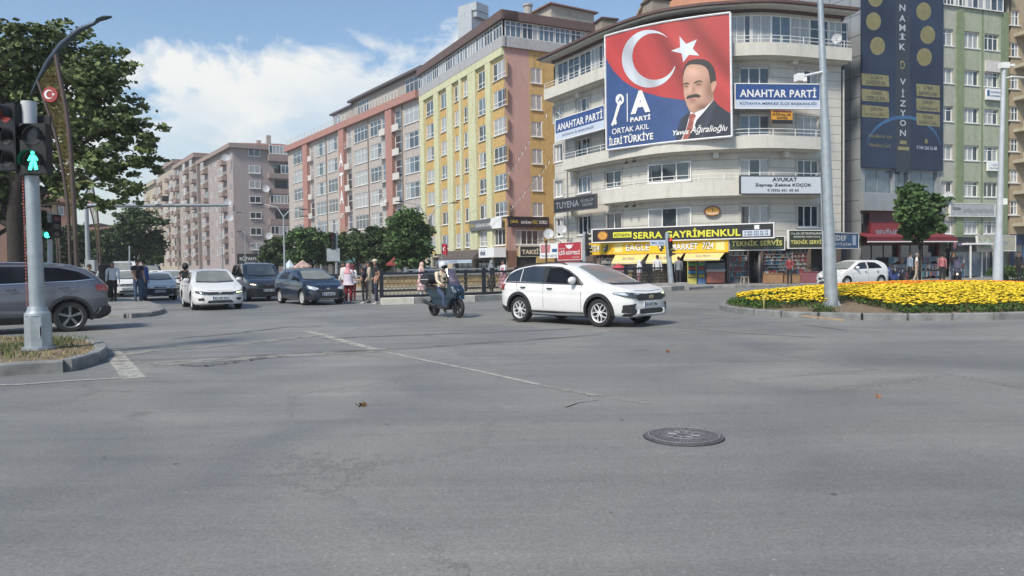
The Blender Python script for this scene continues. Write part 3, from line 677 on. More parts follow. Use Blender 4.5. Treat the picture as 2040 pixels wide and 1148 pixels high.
    m = MB(); wall(m, Fl, 0, Fl.len, 0, 3.0, ops, .4); m.build('ground_floor_wall', mat('cream_shop_wall', (.45, .40, .30), .85, dirt=.4), O)
    for o in ops: window(O, Fl, o[0], o[1], o[2], o[3], -.3, 3, style=0, frame=DARKM, sill=False)
    ops = [(Fr.t(1030, 540), Fr.t(1070, 540), .3, 2.4)]
    m = MB(); wall(m, Fr, 0, Fr.len, 0, 3.0, ops, .4, lambda t, z: 1 if t < 1.0 else 0); m.build('ground_floor_side', [OR, mat('brown_tiles', (.20, .11, .08), .6)], O)
    for o in ops: window(O, Fr, o[0], o[1], o[2], o[3], -.3, 3, style=0, frame=DARKM, sill=False)
    # shop signs and awning
    DK = mat('sign_black', (.022, .022, .024), .35, var=.1); GY = mat('sign_grey', (.115, .125, .135), .4, var=.05); WT = mat('sign_white', (.74, .75, .75), .4, var=.04)
    LW = mat('letter_white', (.72, .72, .70), .5, var=.03); LG = mat('letter_gold', (.46, .36, .06), .5, var=.05); LN = mat('letter_navy', (.03, .05, .13), .5, var=.05)
    z1, z0 = Fl.tz(1000, 433)[1], Fl.tz(1000, 455)[1]
    sign('shop_sign', Fl, Fl.t(943, 445), Fl.len-.15, z0, z1, .5, 'grey course banner along the left face of the yellow block, reading dek DOGAN SRC KURSU', GY,
         [('(dek', .03, .18, .28, .72, LG), ('DOĞAN SRC KURSU', .21, .70, .3, .68, LW)], extra=lambda o, fn: shape(fn, [(.74, 0), (1, 0), (1, 1), (.70, 1), (.66, .5)]).build('white_panel', WT, o))
    sign('shop_sign', Fr, .05, Fr.t(1090, 445), z0+.05, z1, .45, 'black course banner with gold mark on the pink side of the yellow block', DK,
         [('(dek', .04, .24, .3, .72, LG), ('DOĞAN', .30, .55, .33, .66, LW), ('SRC', .58, .72, .33, .66, LG), ('KURSU', .75, .95, .33, .66, LW)])
    sign('shop_sign', Fl, Fl.t(980, 505), Fl.len+.2, 2.3, 3.35, 1.6, 'white curved shop sign reading dek over the corner shop', WT, [('dek', .10, .48, .22, .78, LN, .03)], th=1.4)
    a, b = Fl.t(905, 505), Fl.t(978, 505); m = MB(); prof = [(0, 3.3), (.8, 3.25), (1.5, 2.95), (2.0, 2.5), (2.2, 2.15)]
    for (o0, za), (o1, zb) in zip(prof, prof[1:]): m.add([Fl.P(a, o0, za), Fl.P(b, o0, za), Fl.P(b, o1, zb), Fl.P(a, o1, zb)], [(0, 1, 2, 3)])
    for t in (a, b): m.add([Fl.P(t, 0, 2.15)]+[Fl.P(t, o0, za) for o0, za in prof], [tuple(range(6))])
    aw = m.build('awning', mat('brown_canvas', (.085, .07, .065), .85, var=.15)); tag(aw, 'dark brown rounded awning over the shop at the foot of the yellow block', 'awning')
    sign('shop_sign', Fl, a+.3, b-.3, 1.75, 2.12, 2.25, 'pale strip sign hanging under the brown rounded awning', mat('sign_pale_blue', (.42, .50, .60), .5), [('ÇARŞI', .35, .6, .25, .75, LN), ], th=.08)
    return Fl, Fr
FY, FYR = yellow()
DK, GY, WT, LW, LG, LN = [MATS[k] for k in ('sign_black', 'sign_grey', 'sign_white', 'letter_white', 'letter_gold', 'letter_navy')]
# ---- white curved corner block
FW = Curve([(2.7, 57.6), (4.35, 54.7), (6.3, 51.3), (8.9, 48.0), (11.0, 46.75), (13.2, 46.2), (16.25, 46.05), (21.5, 47.6)])
def zat(y, px=1550, off=-.9): return FW.tz(px, y, off)[1]
WO = -.95                                       # wall line behind the balcony line
def white():
    O = W0(empty('office_building', FW.P(FW.len/2)))
    tag(O, 'white grooved five storey corner building with curved balconies and brown eaves', 'building')
    WH = grooved('white_grooved_render', (.53, .515, .465), .56, .035, .35, dirt=.3); PL = mat('plain_white_render', (.55, .535, .48), .85, var=.06, dirt=.35)
    SUR = mat('surround_render', (.42, .41, .385), .85, var=.06, dirt=.2)
    colsL = [(1105, 1121, 2), (1148, 1176, 3), (1205, 1237, 2), (1298, 1371, 3), (1476, 1531, 3), (1589, 1632, 3)]
    rows = [(412, 449), (320, 352), (232, 266), (138, 168)]
    ops = []
    for a, b, n_ in colsL:
        t0, t1 = FW.t(a, 300, WO), FW.t(b, 300, WO)
        for i, (y0, y1) in enumerate(rows):
            z1, z0 = zat(y0), zat(y1)
            if i == 0: z0 -= .0
            ops.append((t0, t1, z0-.12, z1+.12, n_))
    m = MB(); wall(m, FW, -0.2, FW.len, 2.75, zat(112), ops, .25, off=WO); m.build('wall', WH, O)
    for i, o in enumerate(ops): window(O, FW, o[0], o[1], o[2], o[3], WO-.16, o[4], style=rnd.choice([0, 1, 1, 2, 3]), transom=0, sill=True, fw=.08)
    q = .16
    for o in ops:
        a, b, c, d = o[:4]; m = MB()
        for (x0, x1, za, zb) in ((a-q, a, c-.05, d+q), (b, b+q, c-.05, d+q), (a, b, d, d+q)): slab(m, FW, x0, x1, za, zb, WO, WO+.05)
        m.build('window_surround', SUR, O)
    # balconies
    def balcony(px0, px1, y0, y1, rail=True, full=False):
        a = -.15 if px0 is None else FW.t(px0, 370, 0); b = FW.len if px1 is None else FW.t(px1, 370, 0)
        z1, z0 = FW.tz(1550, y0, 0)[1], FW.tz(1550, y1, 0)[1]
        m = MB(); slab(m, FW, a, b, z0, z1, -.16, 0); slab(m, FW, a, b, z0-.02, z0+.12, WO, -.16)
        for t in (a, b-.12): slab(m, FW, t, t+.12, z0+.12, z1-.01, WO, -.16)
        slab(m, FW, a, b, z0-.1, z0-.02, WO, -.35)
        o = m.build('balcony', PL, O)
        if rail:
            m = MB(); ts = FW.cuts(a, b)
            for dz in (.42, .2): m.tube([FW.P(t, -.08, z1+dz) for t in ts], .022, 5)
            for t in ts[::3]: m.tube([FW.P(t, -.08, z1), FW.P(t, -.08, z1+.42)], .022, 5)
            m.build('railing', PVC, o)
        return o
    balcony(None, None, 84, 110); balcony(1122, 1641, 270, 295); balcony(1197, 1641, 358, 388)
    balcony(1090, 1120, 470, 474)
    # small consoles under the balconies
    m = MB()
    m = None
    for (px, y) in ((1158, 122), (1350, 118), (1576, 118), (1148, 306), (1425, 303), (1560, 303), (1150, 400)):
        t = FW.t(px, y, WO); z = zat(y); m = MB(); slab(m, FW, t-.18, t+.18, z-.35, z+.15, WO, WO+.45); m.build('console', PL, O)
    # glazed top storey
    z0, z1 = zat(110), zat(32)
    m = MB(); wall(m, FW, 0, FW.len, zat(112), z1+.35, [(FW.t(1110, 110, WO), FW.t(1690, 60, WO), z0+.35, z1)], .1, off=WO); m.build('top_storey_wall', PL, O)
    a, b = FW.t(1112, 110, WO), FW.t(1688, 60, WO); n_ = 17
    for k in range(n_):
        t0, t1 = a+(b-a)*k/n_, a+(b-a)*(k+1)/n_-.03
        window(O, FW, t0, t1, z0+.35, z1, WO+.01, rnd.choice([2, 3]), style=rnd.choice([1, 2, 1, 4, 0]), transom=rnd.choice([.7, 0]), sill=False, name='balcony_glazing')
    m = MB(); slab(m, FW, -.6, FW.len+.3, z1+.3, z1+.42, -3, .05); ts = FW.cuts(-.6, FW.len+.3)
    BR = mat('brown_eaves', (.10, .06, .055), .75, dirt=.2)
    e = MB(); slab(e, FW, -.7, FW.len+.4, z1+.42, z1+.58, -6, .28); e.build('eaves', BR, O); m.build('soffit', PL, O)
    pts = [FW.P(t, -.6) for t in FW.cuts(0, FW.len)]+[Vector((24, 60, 0)), Vector((9, 66, 0))]
    m = MB(); m.prism([(p.x, p.y) for p in pts], z1+.2, z1+.5); m.build('roof', BR, O)
    m = MB(); p, q_ = FW.P(-.2, WO), Vector((9, 64, 0)); up = Vector((0, 0, z1)); m.add([p, q_, q_+up, p+up], [(0, 1, 2, 3)])
    p, q_ = FW.P(FW.len, WO), Vector((19.6, 58, 0)); m.add([p, q_, q_+up, p+up], [(0, 1, 2, 3)]); m.build('outer_wall', WH, O)
    m = MB(); ts = FW.cuts(0, FW.len)
    for i in range(len(ts)-1): m.add([FW.P(ts[i], WO-.32, 2.7), FW.P(ts[i+1], WO-.32, 2.7), FW.P(ts[i+1], WO-.32, 16), FW.P(ts[i], WO-.32, 16)], [(0, 1, 2, 3)])
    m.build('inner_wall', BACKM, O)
    CH = mat('chimney_render', (.27, .235, .19), .9, dirt=.6)
    for (px, y0, y1, Y, sz) in ((1207, 44, 75, 55, 1.15), (1307, 6, 45, 53, 1.35)):
        q_ = at(px, y0, Y); m = MB(); m.rbox((q_.x, q_.y, (q_.z+16.4)/2), (sz, sz, q_.z-16.4), R(20)); c = m.build('chimney', CH, O)
        m = MB(); m.rbox((q_.x, q_.y, q_.z+.05), (sz+.25, sz+.25, .12), R(20)); m.rbox((q_.x-.1, q_.y-sz*.5-.01, q_.z-.28), (sz*.5, .04, .2), R(20)); m.build('chimney_cap', BR, c)
    # pipes
    m = MB()
    t = FW.t(1678, 300, WO); m.tube([FW.P(t, WO+.12, 2.7), FW.P(t, WO+.12, 13.6)], .06, 6)
    t = FW.t(1131, 300, WO); m.tube([FW.P(t, WO+.12, 2.7), FW.P(t, WO+.12, 9.2)], .05, 6); m.tube([FW.P(t, WO+.12, 10), FW.P(t, WO+.12, 12.2), FW.P(t-.6, WO+.5, 12.9)], .05, 6)
    m.build('downpipe', SUR, O)
    # ground floor: shop openings
    sh = [(1105, 1165, .3, 2.3), (1182, 1232, .2, 2.3), (1236, 1318, .2, 2.3), (1322, 1448, .13, 2.4), (1452, 1490, .2, 2.3), (1492, 1518, .13, 2.35), (1520, 1612, .2, 2.3), (1616, 1665, .13, 2.3)]
    ops = [(FW.t(a, 540, WO), FW.t(b, 540, WO), c, d) for a, b, c, d in sh]
    m = MB(); wall(m, FW, 0, FW.len, 0, 2.75, ops, .9, off=WO); m.build('ground_floor_wall', mat('shop_pier', (.13, .10, .09), .7, dirt=.3), O)
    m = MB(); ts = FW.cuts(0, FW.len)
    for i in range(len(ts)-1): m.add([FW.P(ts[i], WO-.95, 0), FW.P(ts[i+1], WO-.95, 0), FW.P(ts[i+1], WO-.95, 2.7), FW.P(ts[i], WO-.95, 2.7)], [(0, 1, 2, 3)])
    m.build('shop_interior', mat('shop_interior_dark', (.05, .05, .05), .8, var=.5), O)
    for o in (ops[1], ops[2], ops[4], ops[6]): window(O, FW, o[0], o[1], o[2], o[3], WO-.85, 3, style=0, frame=DARKM, sill=False, name='shop_window')
    return O
WB = white()
def spx(F_, px0, px1, y0, y1, pref=None, off=0.0):     # photo box -> t0, t1, z0, z1 on a facade
    p = pref if pref is not None else px1
    return F_.t(px0, (y0+y1)/2, off), F_.t(px1, (y0+y1)/2, off), F_.tz(p, y1, off)[1], F_.tz(p, y0, off)[1]
BLUEB = mat('banner_blue', (.03, .075, .23), .55, var=.06); LBL = mat('banner_pale_blue', (.50, .56, .66), .55, var=.04); BLKL = mat('letter_black', (.02, .02, .025), .5)
YEL = mat('sign_yellow', (.72, .47, .012), .45, var=.05); LYG = mat('letter_yellow', (.66, .64, .05), .5, var=.04); REDS = mat('sign_red', (.40, .035, .05), .5, var=.06); LGRY = mat('letter_grey', (.25, .27, .32), .5)
def two_tone(s_top):
    def ex(o, fn): shape(fn, [(0, 0), (1, 0), (1, s_top), (0, s_top)], .006).build('lower_panel', LBL, o)
    return ex
def chord(px0, px1, y, off):
    a, b = FW.t(px0, y, off), FW.t(px1, y, off); A, B = FW.P(a), FW.P(b); n = Vector((B.y-A.y, -(B.x-A.x), 0)).normalized()
    sg = max((FW.P(a+(b-a)*k/12)-A).dot(n) for k in range(13)); A, B = A+n*(sg+off), B+n*(sg+off); return Line(tuple(A.xy), tuple(B.xy))
FWS = Line(tuple(FW.P(FW.t(1463, 190, .1), .15).xy), tuple(FW.P(FW.t(1633, 190, .1), .35).xy))
a, b, c, d = spx(FWS, 1464, 1631, 169, 216, 1550)
sign('party_banner', FWS, a, b, c, d, .1, 'blue and white party banner reading ANAHTAR PARTI above the balcony right of the billboard', BLUEB,
     [('ANAHTAR PARTİ', .05, .96, .45, .88, LW, .025), ('KÜTAHYA MERKEZ İLÇE BAŞKANLIĞI', .05, .96, .10, .27, LN, .01)], border=PVC, extra=two_tone(.34), cat='banner')
FWT = Line(tuple(FW.P(FW.t(1109, 250, .0), .12).xy), tuple(FW.P(FW.t(1206, 230, .0), .12).xy))
a, b, c, d = spx(FWT, 1109, 1206, 211, 256, 1204)
sign('party_banner', FWT, a, b, c, d, .1, 'blue and white party banner on the left wing, left of the billboard', BLUEB,
     [('ANAHTAR PARTİ', .04, .97, .45, .90, LW, .025), ('KÜTAHYA İL BAŞKANLIĞI', .15, .80, .10, .27, LN, .01)], border=PVC, extra=two_tone(.36), cat='banner')
FWA = chord(1474, 1637, 370, .02)
a, b, c, d = spx(FWA, 1474, 1637, 352, 386, 1550)
sign('office_sign', FWA, a, b, c, d, .12, 'white sign with black letters reading AVUKAT on the balcony above the yellow letters', mat('sign_offwhite', (.52, .56, .60), .5, var=.04),
     [('AVUKAT', .38, .68, .70, .93, BLKL, .03), ('Zeynep Zekine KÜÇÜK', .17, .86, .36, .62, BLKL, .03), ('0 (532) 621 60 63', .32, .70, .08, .26, BLKL, .02)], border=DARKM, bw=.05)
a, b, c, d = spx(FW, 1110, 1192, 388, 414, 1190)
sign('shop_sign', Line(tuple(FW.P(a, .1).xy), tuple(FW.P(b, .1).xy)), 0, b-a, c, d, .15, 'black beauty salon sign with silver letters on the lower left balcony', DK,
     [('TUYENA', .04, .62, .25, .78, LGRY, .01), ('GÜZELLİK', .66, .97, .55, .82, LGRY, .01), ('SALONU', .70, .95, .2, .45, LGRY, .01)], border=MATS['cast_iron'])
a, b, c, d = spx(FW, 1533, 1574, 222, 236, 1550, -.2); FK = Line(tuple(FW.P(a, -.02).xy), tuple(FW.P(b, -.02).xy))
ORB = mat('banner_orange', (.62, .29, .03), .6)
sign('rent_banner', FK, 0, b-a, c-.36, d, .06, 'small orange banner reading KIRALIK OFIS under the right hand party banner', ORB,
     [('KİRALIK', .06, .94, .62, .84, BLKL, .03), ('OFİS', .25, .75, .36, .58, BLKL, .03)], th=.03, cat='banner',
     extra=lambda o, fn: (shape(fn, [(0, 0), (1, 0), (1, .30), (0, .30)], .006).build('phone_panel', DK, o), shape(fn, [(.05, .87), (.95, .87), (.95, .99), (.05, .99)], .008).build('logo_strip', mat('maroon', (.15, .03, .03), .6), o)))
def oval(fn, cx, cy, rx, ry, mt, o, e=.016, name='logo', n=24):
    shape(fn, [(cx+rx*cos(2*pi*k/n), cy+ry*sin(2*pi*k/n)) for k in range(n)], e).build(name, mt, o)
SUN1 = mat('logo_brown', (.16, .05, .03), .5, var=.3); SUN2 = mat('logo_gold', (.55, .28, .05), .5, var=.4, scale=8)
# round emblem sign on the wall
t, z = FW.tz(1419, 421, WO+.1); m = MB()
q = FW.P(t, WO+.02, z); rz = FW.rot(t); Mx = Matrix.Translation(q) @ Matrix.Rotation(rz, 4, 'Z')
o = W0(empty('emblem_sign', q)); tag(o, 'oval brown and gold emblem sign mounted alone on the white wall', 'sign')
def ovalmesh(rx, rz_, y0, y1):
    m = MB(); n = 32; m.add([Mx @ Vector((rx*cos(2*pi*k/n), -y, rz_*sin(2*pi*k/n))) for y in (y0, y1) for k in range(n)], [tuple(range(n)), tuple(range(n, 2*n))]+[(k, (k+1) % n, n+(k+1) % n, n+k) for k in range(n)]); return m
ovalmesh(.5, .33, 0, .16).build('board', SUN1, o); ovalmesh(.42, .26, .16, .175).build('emblem', SUN2, o)
m = MB(); put_text(m, 'B.DOĞAN', lambda u, v: Mx @ Vector((-.35+.7*u, -.18, -.2+.14*v)), 0, 1, 0, 1, .02); m.build('lettering', LW, o)
m = MB(); m.add([Mx @ Vector(p) for p in ((-.03, -.18, -.05), (.03, -.18, -.05), (0, -.18, .2))], [(0, 1, 2)]); m.build('minaret', DK, o)
# the row of shop signs at street level
FS = Curve([tuple(FW.P(t, .15).xy) for t in [FW.len*k/10 for k in range(11)]])
# real estate sign is straight
p0, p1 = FW.P(FW.t(1203, 470, 0), .18), FW.P(FW.t(1550, 465, 0), .32)
FE = chord(1203, 1550, 465, -.05)
a, b = 0.0, FE.len; d, c = FE.tz(1550, 445)[1], FE.tz(1550, 470)[1]
d0, c0 = FE.tz(1205, 461)[1], FE.tz(1205, 482)[1]; d, c = max(d, d0), min(c, c0)
def serra_extra(o, fn):
    shape(fn, [(.125, .30), (.235, .30), (.235, .74), (.125, .74)], .006).build('yellow_panel', LYG, o)
    oval(fn, .062, .5, .035, .40, SUN1, o); oval(fn, .062, .5, .028, .32, SUN2, o, .02)
    shape(fn, [(.845, .10), (.985, .10), (.985, .56), (.845, .56)], .006).build('white_panel', LBL, o); shape(fn, [(.905, .62), (.93, .62), (.93, .92), (.905, .92)], .006).build('phone_panel', WT, o)
sign('shop_sign', FE, a, b, c, d, .1, 'long black shop sign with big yellow letters SERRA GAYRIMENKUL', DK,
     [('SERRA GAYRİMENKUL', .245, .835, .16, .86, LYG, .03), ('KÜTAHYA', .132, .228, .38, .66, DK, .03), ('0 553 333 02 72', .855, .975, .36, .50, DK, .02), ('0 507 333 02 72', .855, .975, .16, .30, DK, .02)],
     border=PVC, extra=serra_extra, th=.25)
# yellow market sign in two straight boards
PB1 = FW.P(FW.t(1168, 500, .1), .5); PB2 = FW.P(FW.t(1238, 500, .1), .95); PB3 = FW.P(FW.t(1448, 490, .1), .55)
F1, F2 = Line(tuple(PB1.xy), tuple(PB2.xy)), Line(tuple(PB2.xy), tuple(PB3.xy))
zt, zb = F2.tz(1446, 477)[1], F2.tz(1446, 500)[1]; zt2 = F2.tz(1240, 483)[1]; zt = (zt+zt2)/2; zb = (F2.tz(1240, 507)[1]+zb)/2
def bird(cx, cy, s, a2):
    def ex(o, fn):
        P = lambda pts: [(cx+x*s, cy+y*a2) for x, y in pts]
        shape(fn, P([(-1, .8), (-.75, 0), (-.45, -.5), (-.1, -1), (.45, -.8), (.3, -.45), (.85, -.35), (.6, 0), (.95, .7), (.35, 1), (.2, .25), (.0, .55), (-.2, .1)]), .012).build('bird_emblem', DK, o)
        shape(fn, P([(-.9, .65), (-.55, .1), (-.1, .1), (.0, -.2), (-.4, -.35)]), .016).build('bird_wing', WT, o)
    return ex
def yextra1(o, fn): bird(.80, .5, .10, .38)(o, fn); shape(fn, [(.02, .12), (.22, .12), (.22, .88), (.02, .88)], .008).build('paper_panel', mat('pale_yellow', (.72, .62, .25), .5), o)
sign('shop_sign', F1, 0, F1.len-.02, zb, zt, .0, 'short yellow market sign reading 7/24 at the left bend of the shop row', YEL, [('7/24', .30, .62, .22, .80, DK, .03, .2), ('7/24', .29, .61, .25, .83, WT, .012, .2)], extra=yextra1, border=ORB, bw=.04)
def yextra2(o, fn):
    bird(.44, .5, .035, .40)(o, fn)
    for u in (.02, .90): shape(fn, [(u, .12), (u+.075, .12), (u+.075, .88), (u, .88)], .008).build('paper_panel', MATS['pale_yellow'], o)
sign('shop_sign', F2, .02, F2.len, zb, zt, .0, 'long yellow market sign reading EAGLE MARKET 7/24', YEL,
     [('EAGLE', .125, .335, .20, .74, DK, .045), ('EAGLE', .125, .335, .23, .77, WT, .02), ('MARKET', .53, .755, .20, .74, DK, .045), ('MARKET', .53, .755, .23, .77, WT, .02), ('7/24', .79, .885, .20, .80, DK, .045, .2), ('7/24', .79, .885, .23, .83, WT, .015, .2), ('TEKEL', .19, .25, .82, .92, REDS, .01)], extra=yextra2, border=ORB, bw=.04)
# awnings of the market
CRM = mat('cream_canvas', (.66, .52, .20), .8, var=.08)
def awning(F_, px0, px1, z1, z0, out_, label, mt, grp=None):
    a, b = F_.t(px0, 515), F_.t(px1, 515); m = MB(); e = .03
    for dz in (0, -e): m.add([F_.P(a, -.1, z1+dz), F_.P(b, -.1, z1+dz), F_.P(b-.1, out_, z0+dz), F_.P(a+.1, out_, z0+dz)], [(0, 1, 2, 3)])
    m.add([F_.P(a+.1, out_, z0), F_.P(b-.1, out_, z0), F_.P(b-.1, out_+.01, z0-.12), F_.P(a+.1, out_+.01, z0-.12)], [(0, 1, 2, 3)])
    o = m.build('awning', mt); tag(o, label, 'awning', grp)
    m = MB()
    for t in (a+.15, b-.2): m.tube([F_.P(t, -.3, z1-.5), F_.P(t, out_-.05, z0-.03)], .02, 5)
    m.tube([F_.P(a+.1, out_, z0-.02), F_.P(b-.1, out_, z0-.02)], .025, 6); m.build('arm', PVC, o)
    m = MB(); put_text(m, 'Tekel Market', lambda u, v: F_.P(a+(b-a)*(.3+.4*u), -.1+(out_+.1)*(.75-.35*v)+.0, z1+(z0-z1)*(.75-.35*v)+.012), 0, 1, 0, 1, .0, .3); m.build('lettering', LGRY, o)
    return o
awning(F2, 1226, 1289, zb-.02, zb-.55, .95, 'cream market awning, leftmost of the three', CRM)
awning(F2, 1293, 1362, zb-.02, zb-.55, .95, 'cream market awning in the middle of the three', CRM)
awning(F2, 1366, 1444, zb-.02, zb-.40, .8, 'cream market awning over the fridges', CRM)
# technical service signs
DG = mat('sign_dark_green', (.035, .045, .022), .4, var=.1)
a, b, c, d = spx(FW, 1452, 1565, 472, 497, 1550, .4)
LYP = mat('letter_pale_yellow', (.60, .56, .18), .5)
sign('shop_sign', Line(tuple(FW.P(a, .4).xy), tuple(FW.P(b, .4).xy)), 0, b-a, c, d, .1, 'dark green shop sign with yellow letters TEKNIK SERVIS, the wider left one', DG, [('TEKNİK SERVİS', .04, .96, .30, .84, LYP, .03), ('CEP İLETİŞİM', .62, .95, .06, .20, LGRY, .01)], border=PVC, bw=.05)
a, b, c, d = spx(FW, 1570, 1641, 460, 494, 1600, .4)
sign('shop_sign', Line(tuple(FW.P(a, .4).xy), tuple(FW.P(b, .4).xy)), 0, b-a, c, d, .1, 'narrower dark green phone shop sign with white lines, left of the tall pole', DG,
     [('TEKNİK SERVİS', .04, .97, .22, .52, LYP, .03), ('0 ve 2.EL CEP TELEFONLARINIZ', .06, .95, .78, .90, LW, .015), ('DEĞERİNDE ALINIR SATILIR', .12, .88, .60, .72, LW, .015)], border=PVC, bw=.05)
a, b, c, d = spx(FW, 1644, 1707, 464, 494, 1690, .5); BLS = mat('sign_blue', (.02, .09, .22), .4, var=.1)
FI = Line(tuple(FW.P(min(a, FW.len), .5).xy), tuple(at(1707, 480, 49.0).xy))
sign('shop_sign', FI, 0, FI.len, c, d, .1, 'blue phone shop sign reading HEDEF ILETISIM half hidden by the tall pole', BLS, [('HEDEF', .06, .60, .50, .85, LW, .03), ('İLETİŞİM', .08, .75, .14, .38, LW, .015)], border=PVC, bw=.05,
     extra=lambda o, fn: shape(fn, [(.80, .2), (.92, .2), (.92, .88), (.80, .88)], .01).build('phone_picture', LBL, o))
# left wing small signs
a, b, c, d = spx(FW, 1116, 1163, 482, 517, 1163, .8)
def ck(o, fn):
    shape(fn, [(.38, .72), (.34, .92), (.42, .84), (.5, .9), (.58, .84), (.66, .92), (.62, .72), (.5, .62)], .012).build('logo', WT, o)
FC = Line(tuple(FW.P(a, .9).xy), tuple(FW.P(b, .9).xy))
sign('shop_sign', FC, 0, b-a, c, d, .1, 'red shop sign reading CIG KOFTECI on the left wing of the white building', REDS, [('ÇİĞ KÖFTECİ', .06, .94, .25, .56, LW, .035), ('Adıyaman', .06, .32, .6, .7, LW, .0), ('Yusuf Usta', .62, .92, .10, .19, LW, .0)], border=PVC, bw=.04, extra=ck)
m = MB(); FC2 = FC
m.add([FC2.P(0, .1, c-.1), FC2.P(b-a, .1, c-.1), FC2.P(b-a-.1, 1.0, c-.5), FC2.P(.1, 1.0, c-.5)], [(0, 1, 2, 3)]); tag(m.build('awning', mat('maroon_canvas', (.20, .03, .03), .8)), 'maroon awning below the red shop sign', 'awning')
a, b, c, d = spx(FW, 1079, 1115, 484, 513, 1115, 1.0)
FD = Line(tuple(at(1078, 500, 56.5).xy), tuple(FW.P(FW.t(1114, 500, .9), .9).xy))
sign('shop_sign', FD, 0, FD.len, c, d, .1, 'white and pink shop sign between the taxi sign and the red shop sign', WT, [('TEKNİK SERVİS', .05, .95, .05, .25, LGRY, .02)], border=PVC, bw=.03,
     extra=lambda o, fn: (shape(fn, [(.05, .35), (.55, .35), (.6, .92), (.05, .92)], .01).build('pink_print', mat('pink_print', (.50, .2, .22), .5, var=.5, scale=9), o), shape(fn, [(.68, .38), (.95, .38), (.95, .6), (.68, .6)], .01).build('blue_print', BLS, o)))
# ---- the big billboard: printed sheet on a frame, outlines measured on the photo
BOFF = .75
BE1 = FW.P(FW.t(1207, 185, .3), .3); BE2 = FW.P(FW.t(1458, 150, .3), .45); BM = FW.P(FW.t(1330, 165, .3), .25)
# gentle bow between the two edges
mid = (BE1+BE2)/2; bow = BM-mid; bow_n = Vector((BE2.y-BE1.y, -(BE2.x-BE1.x), 0)).normalized(); h_ = max(.15, bow.dot(bow_n))*.6+.15
FB = Curve([tuple((BE1+(BE2-BE1)*k/6+bow_n*h_*(1-((k-3)/3.0)**2)).xy) for k in range(7)])
def bb(x, y, e=0.0):                            # zoomed photo coordinates -> point on the sheet
    px, py = 1200+x/3.826, 10+y/3.826; t, z = FB.tz(px, py, 0); return FB.P(t, .05+e, z)
BB = W0(empty('billboard', FB.P(FB.len/2))); tag(BB, 'huge party billboard with crescent and star, moustached man portrait and white slogans', 'billboard')
BRED = mat('print_red', (.38, .05, .045), .5, var=.5, scale=.28); BNAVY = mat('print_navy', (.035, .075, .20), .5, var=.2, scale=.5); SILV = mat('print_silver', (.55, .60, .66), .5, var=.22, scale=.6)
SKIN = mat('print_skin', (.48, .27, .19), .55, var=.14, scale=1.2); SKIN2 = mat('print_skin_dark', (.24, .12, .085), .55); HAIRP = mat('print_hair', (.035, .03, .03), .6); SUIT = mat('print_suit', (.022, .028, .045), .6, var=.2)
def bshape(pts, mt, e, name):
    """tessellated polygon on the bowed sheet"""
    bm = bmesh.new(); vs = [bm.verts.new((x, y, 0)) for x, y in pts]; f = bm.faces.new(vs); bm.normal_update()
    bmesh.ops.triangulate(bm, faces=bm.faces[:])
    for cx in range(50, 1000, 50):
        g = bm.verts[:]+bm.edges[:]+bm.faces[:]; bmesh.ops.bisect_plane(bm, geom=g, plane_co=(cx, 0, 0), plane_no=(1, 0, 0))
    bm.verts.ensure_lookup_table(); bm.verts.index_update()
    m = MB(); m.add([bb(v.co.x, v.co.y, e) for v in bm.verts], [tuple(v.index for v in f_.verts) for f_ in bm.faces]); bm.free()
    return m.build(name, mt, BB)
ATT = bpy.data.materials.new('print_portrait'); ATT.use_nodes = True; _a = N(ATT.node_tree, 'ShaderNodeAttribute', attribute_name='ink'); L(ATT.node_tree, _a, 'Color', ATT.node_tree.nodes['Principled BSDF'], 'Base Color'); ATT.node_tree.nodes['Principled BSDF'].inputs['Roughness'].default_value = .5
def inked(pts, e, name, cf, st):
    """printed area whose ink colour varies smoothly over the sheet"""
    bm = bmesh.new(); bm.faces.new([bm.verts.new((x, y, 0)) for x, y in pts]); bm.normal_update(); bmesh.ops.triangulate(bm, faces=bm.faces[:])
    xs = [p[0] for p in pts]; ys = [p[1] for p in pts]
    for ax, lo, hi in ((0, min(xs), max(xs)), (1, min(ys), max(ys))):
        k = lo+st
        while k < hi: bmesh.ops.bisect_plane(bm, geom=bm.verts[:]+bm.edges[:]+bm.faces[:], plane_co=(k, k, 0), plane_no=(1, 0, 0) if ax == 0 else (0, 1, 0)); k += st
    bm.verts.index_update(); V_ = [(v.co.x, v.co.y) for v in bm.verts]; m = MB(); m.add([bb(x, y, e) for x, y in V_], [tuple(v.index for v in f.verts) for f in bm.faces]); bm.free(); o = m.build(name, ATT, BB)
    at_ = o.data.color_attributes.new('ink', 'FLOAT_COLOR', 'POINT')
    for i, (x, y) in enumerate(V_): at_.data[i].color = tuple(cf(x, y))+(1,)
    return o
def gsum(x, y, bl): return max(.12, 1+sum(a*math.exp(-((x-cx)/sx)**2-((y-cy)/sy)**2) for cx, cy, sx, sy, a in bl))
def fold(x, y, x0, y0, x1, y1, w_, a): L2 = math.hypot(x1-x0, y1-y0); d = ((x-x0)*(y1-y0)-(y-y0)*(x1-x0))/L2; return a*math.exp(-(d/w_)**2)
FACEB = [(690, 515, 55, 38, .35), (640, 616, 20, 13, -.5), (735, 604, 26, 13, -.5), (668, 640, 10, 34, .3), (700, 652, 12, 28, -.3), (677, 690, 24, 6, -.5), (825, 650, 42, 95, -.5), (770, 785, 62, 34, -.6), (614, 640, 9, 110, -.35), (738, 668, 28, 24, .2), (642, 668, 14, 20, .18), (690, 742, 26, 8, -.35), (690, 776, 24, 16, .15), (724, 692, 8, 24, -.25), (690, 835, 60, 14, -.5)]
def face_ink(x, y): g = gsum(x, y, FACEB); return (.47*g, .275*g**1.12, .20*g**1.2)
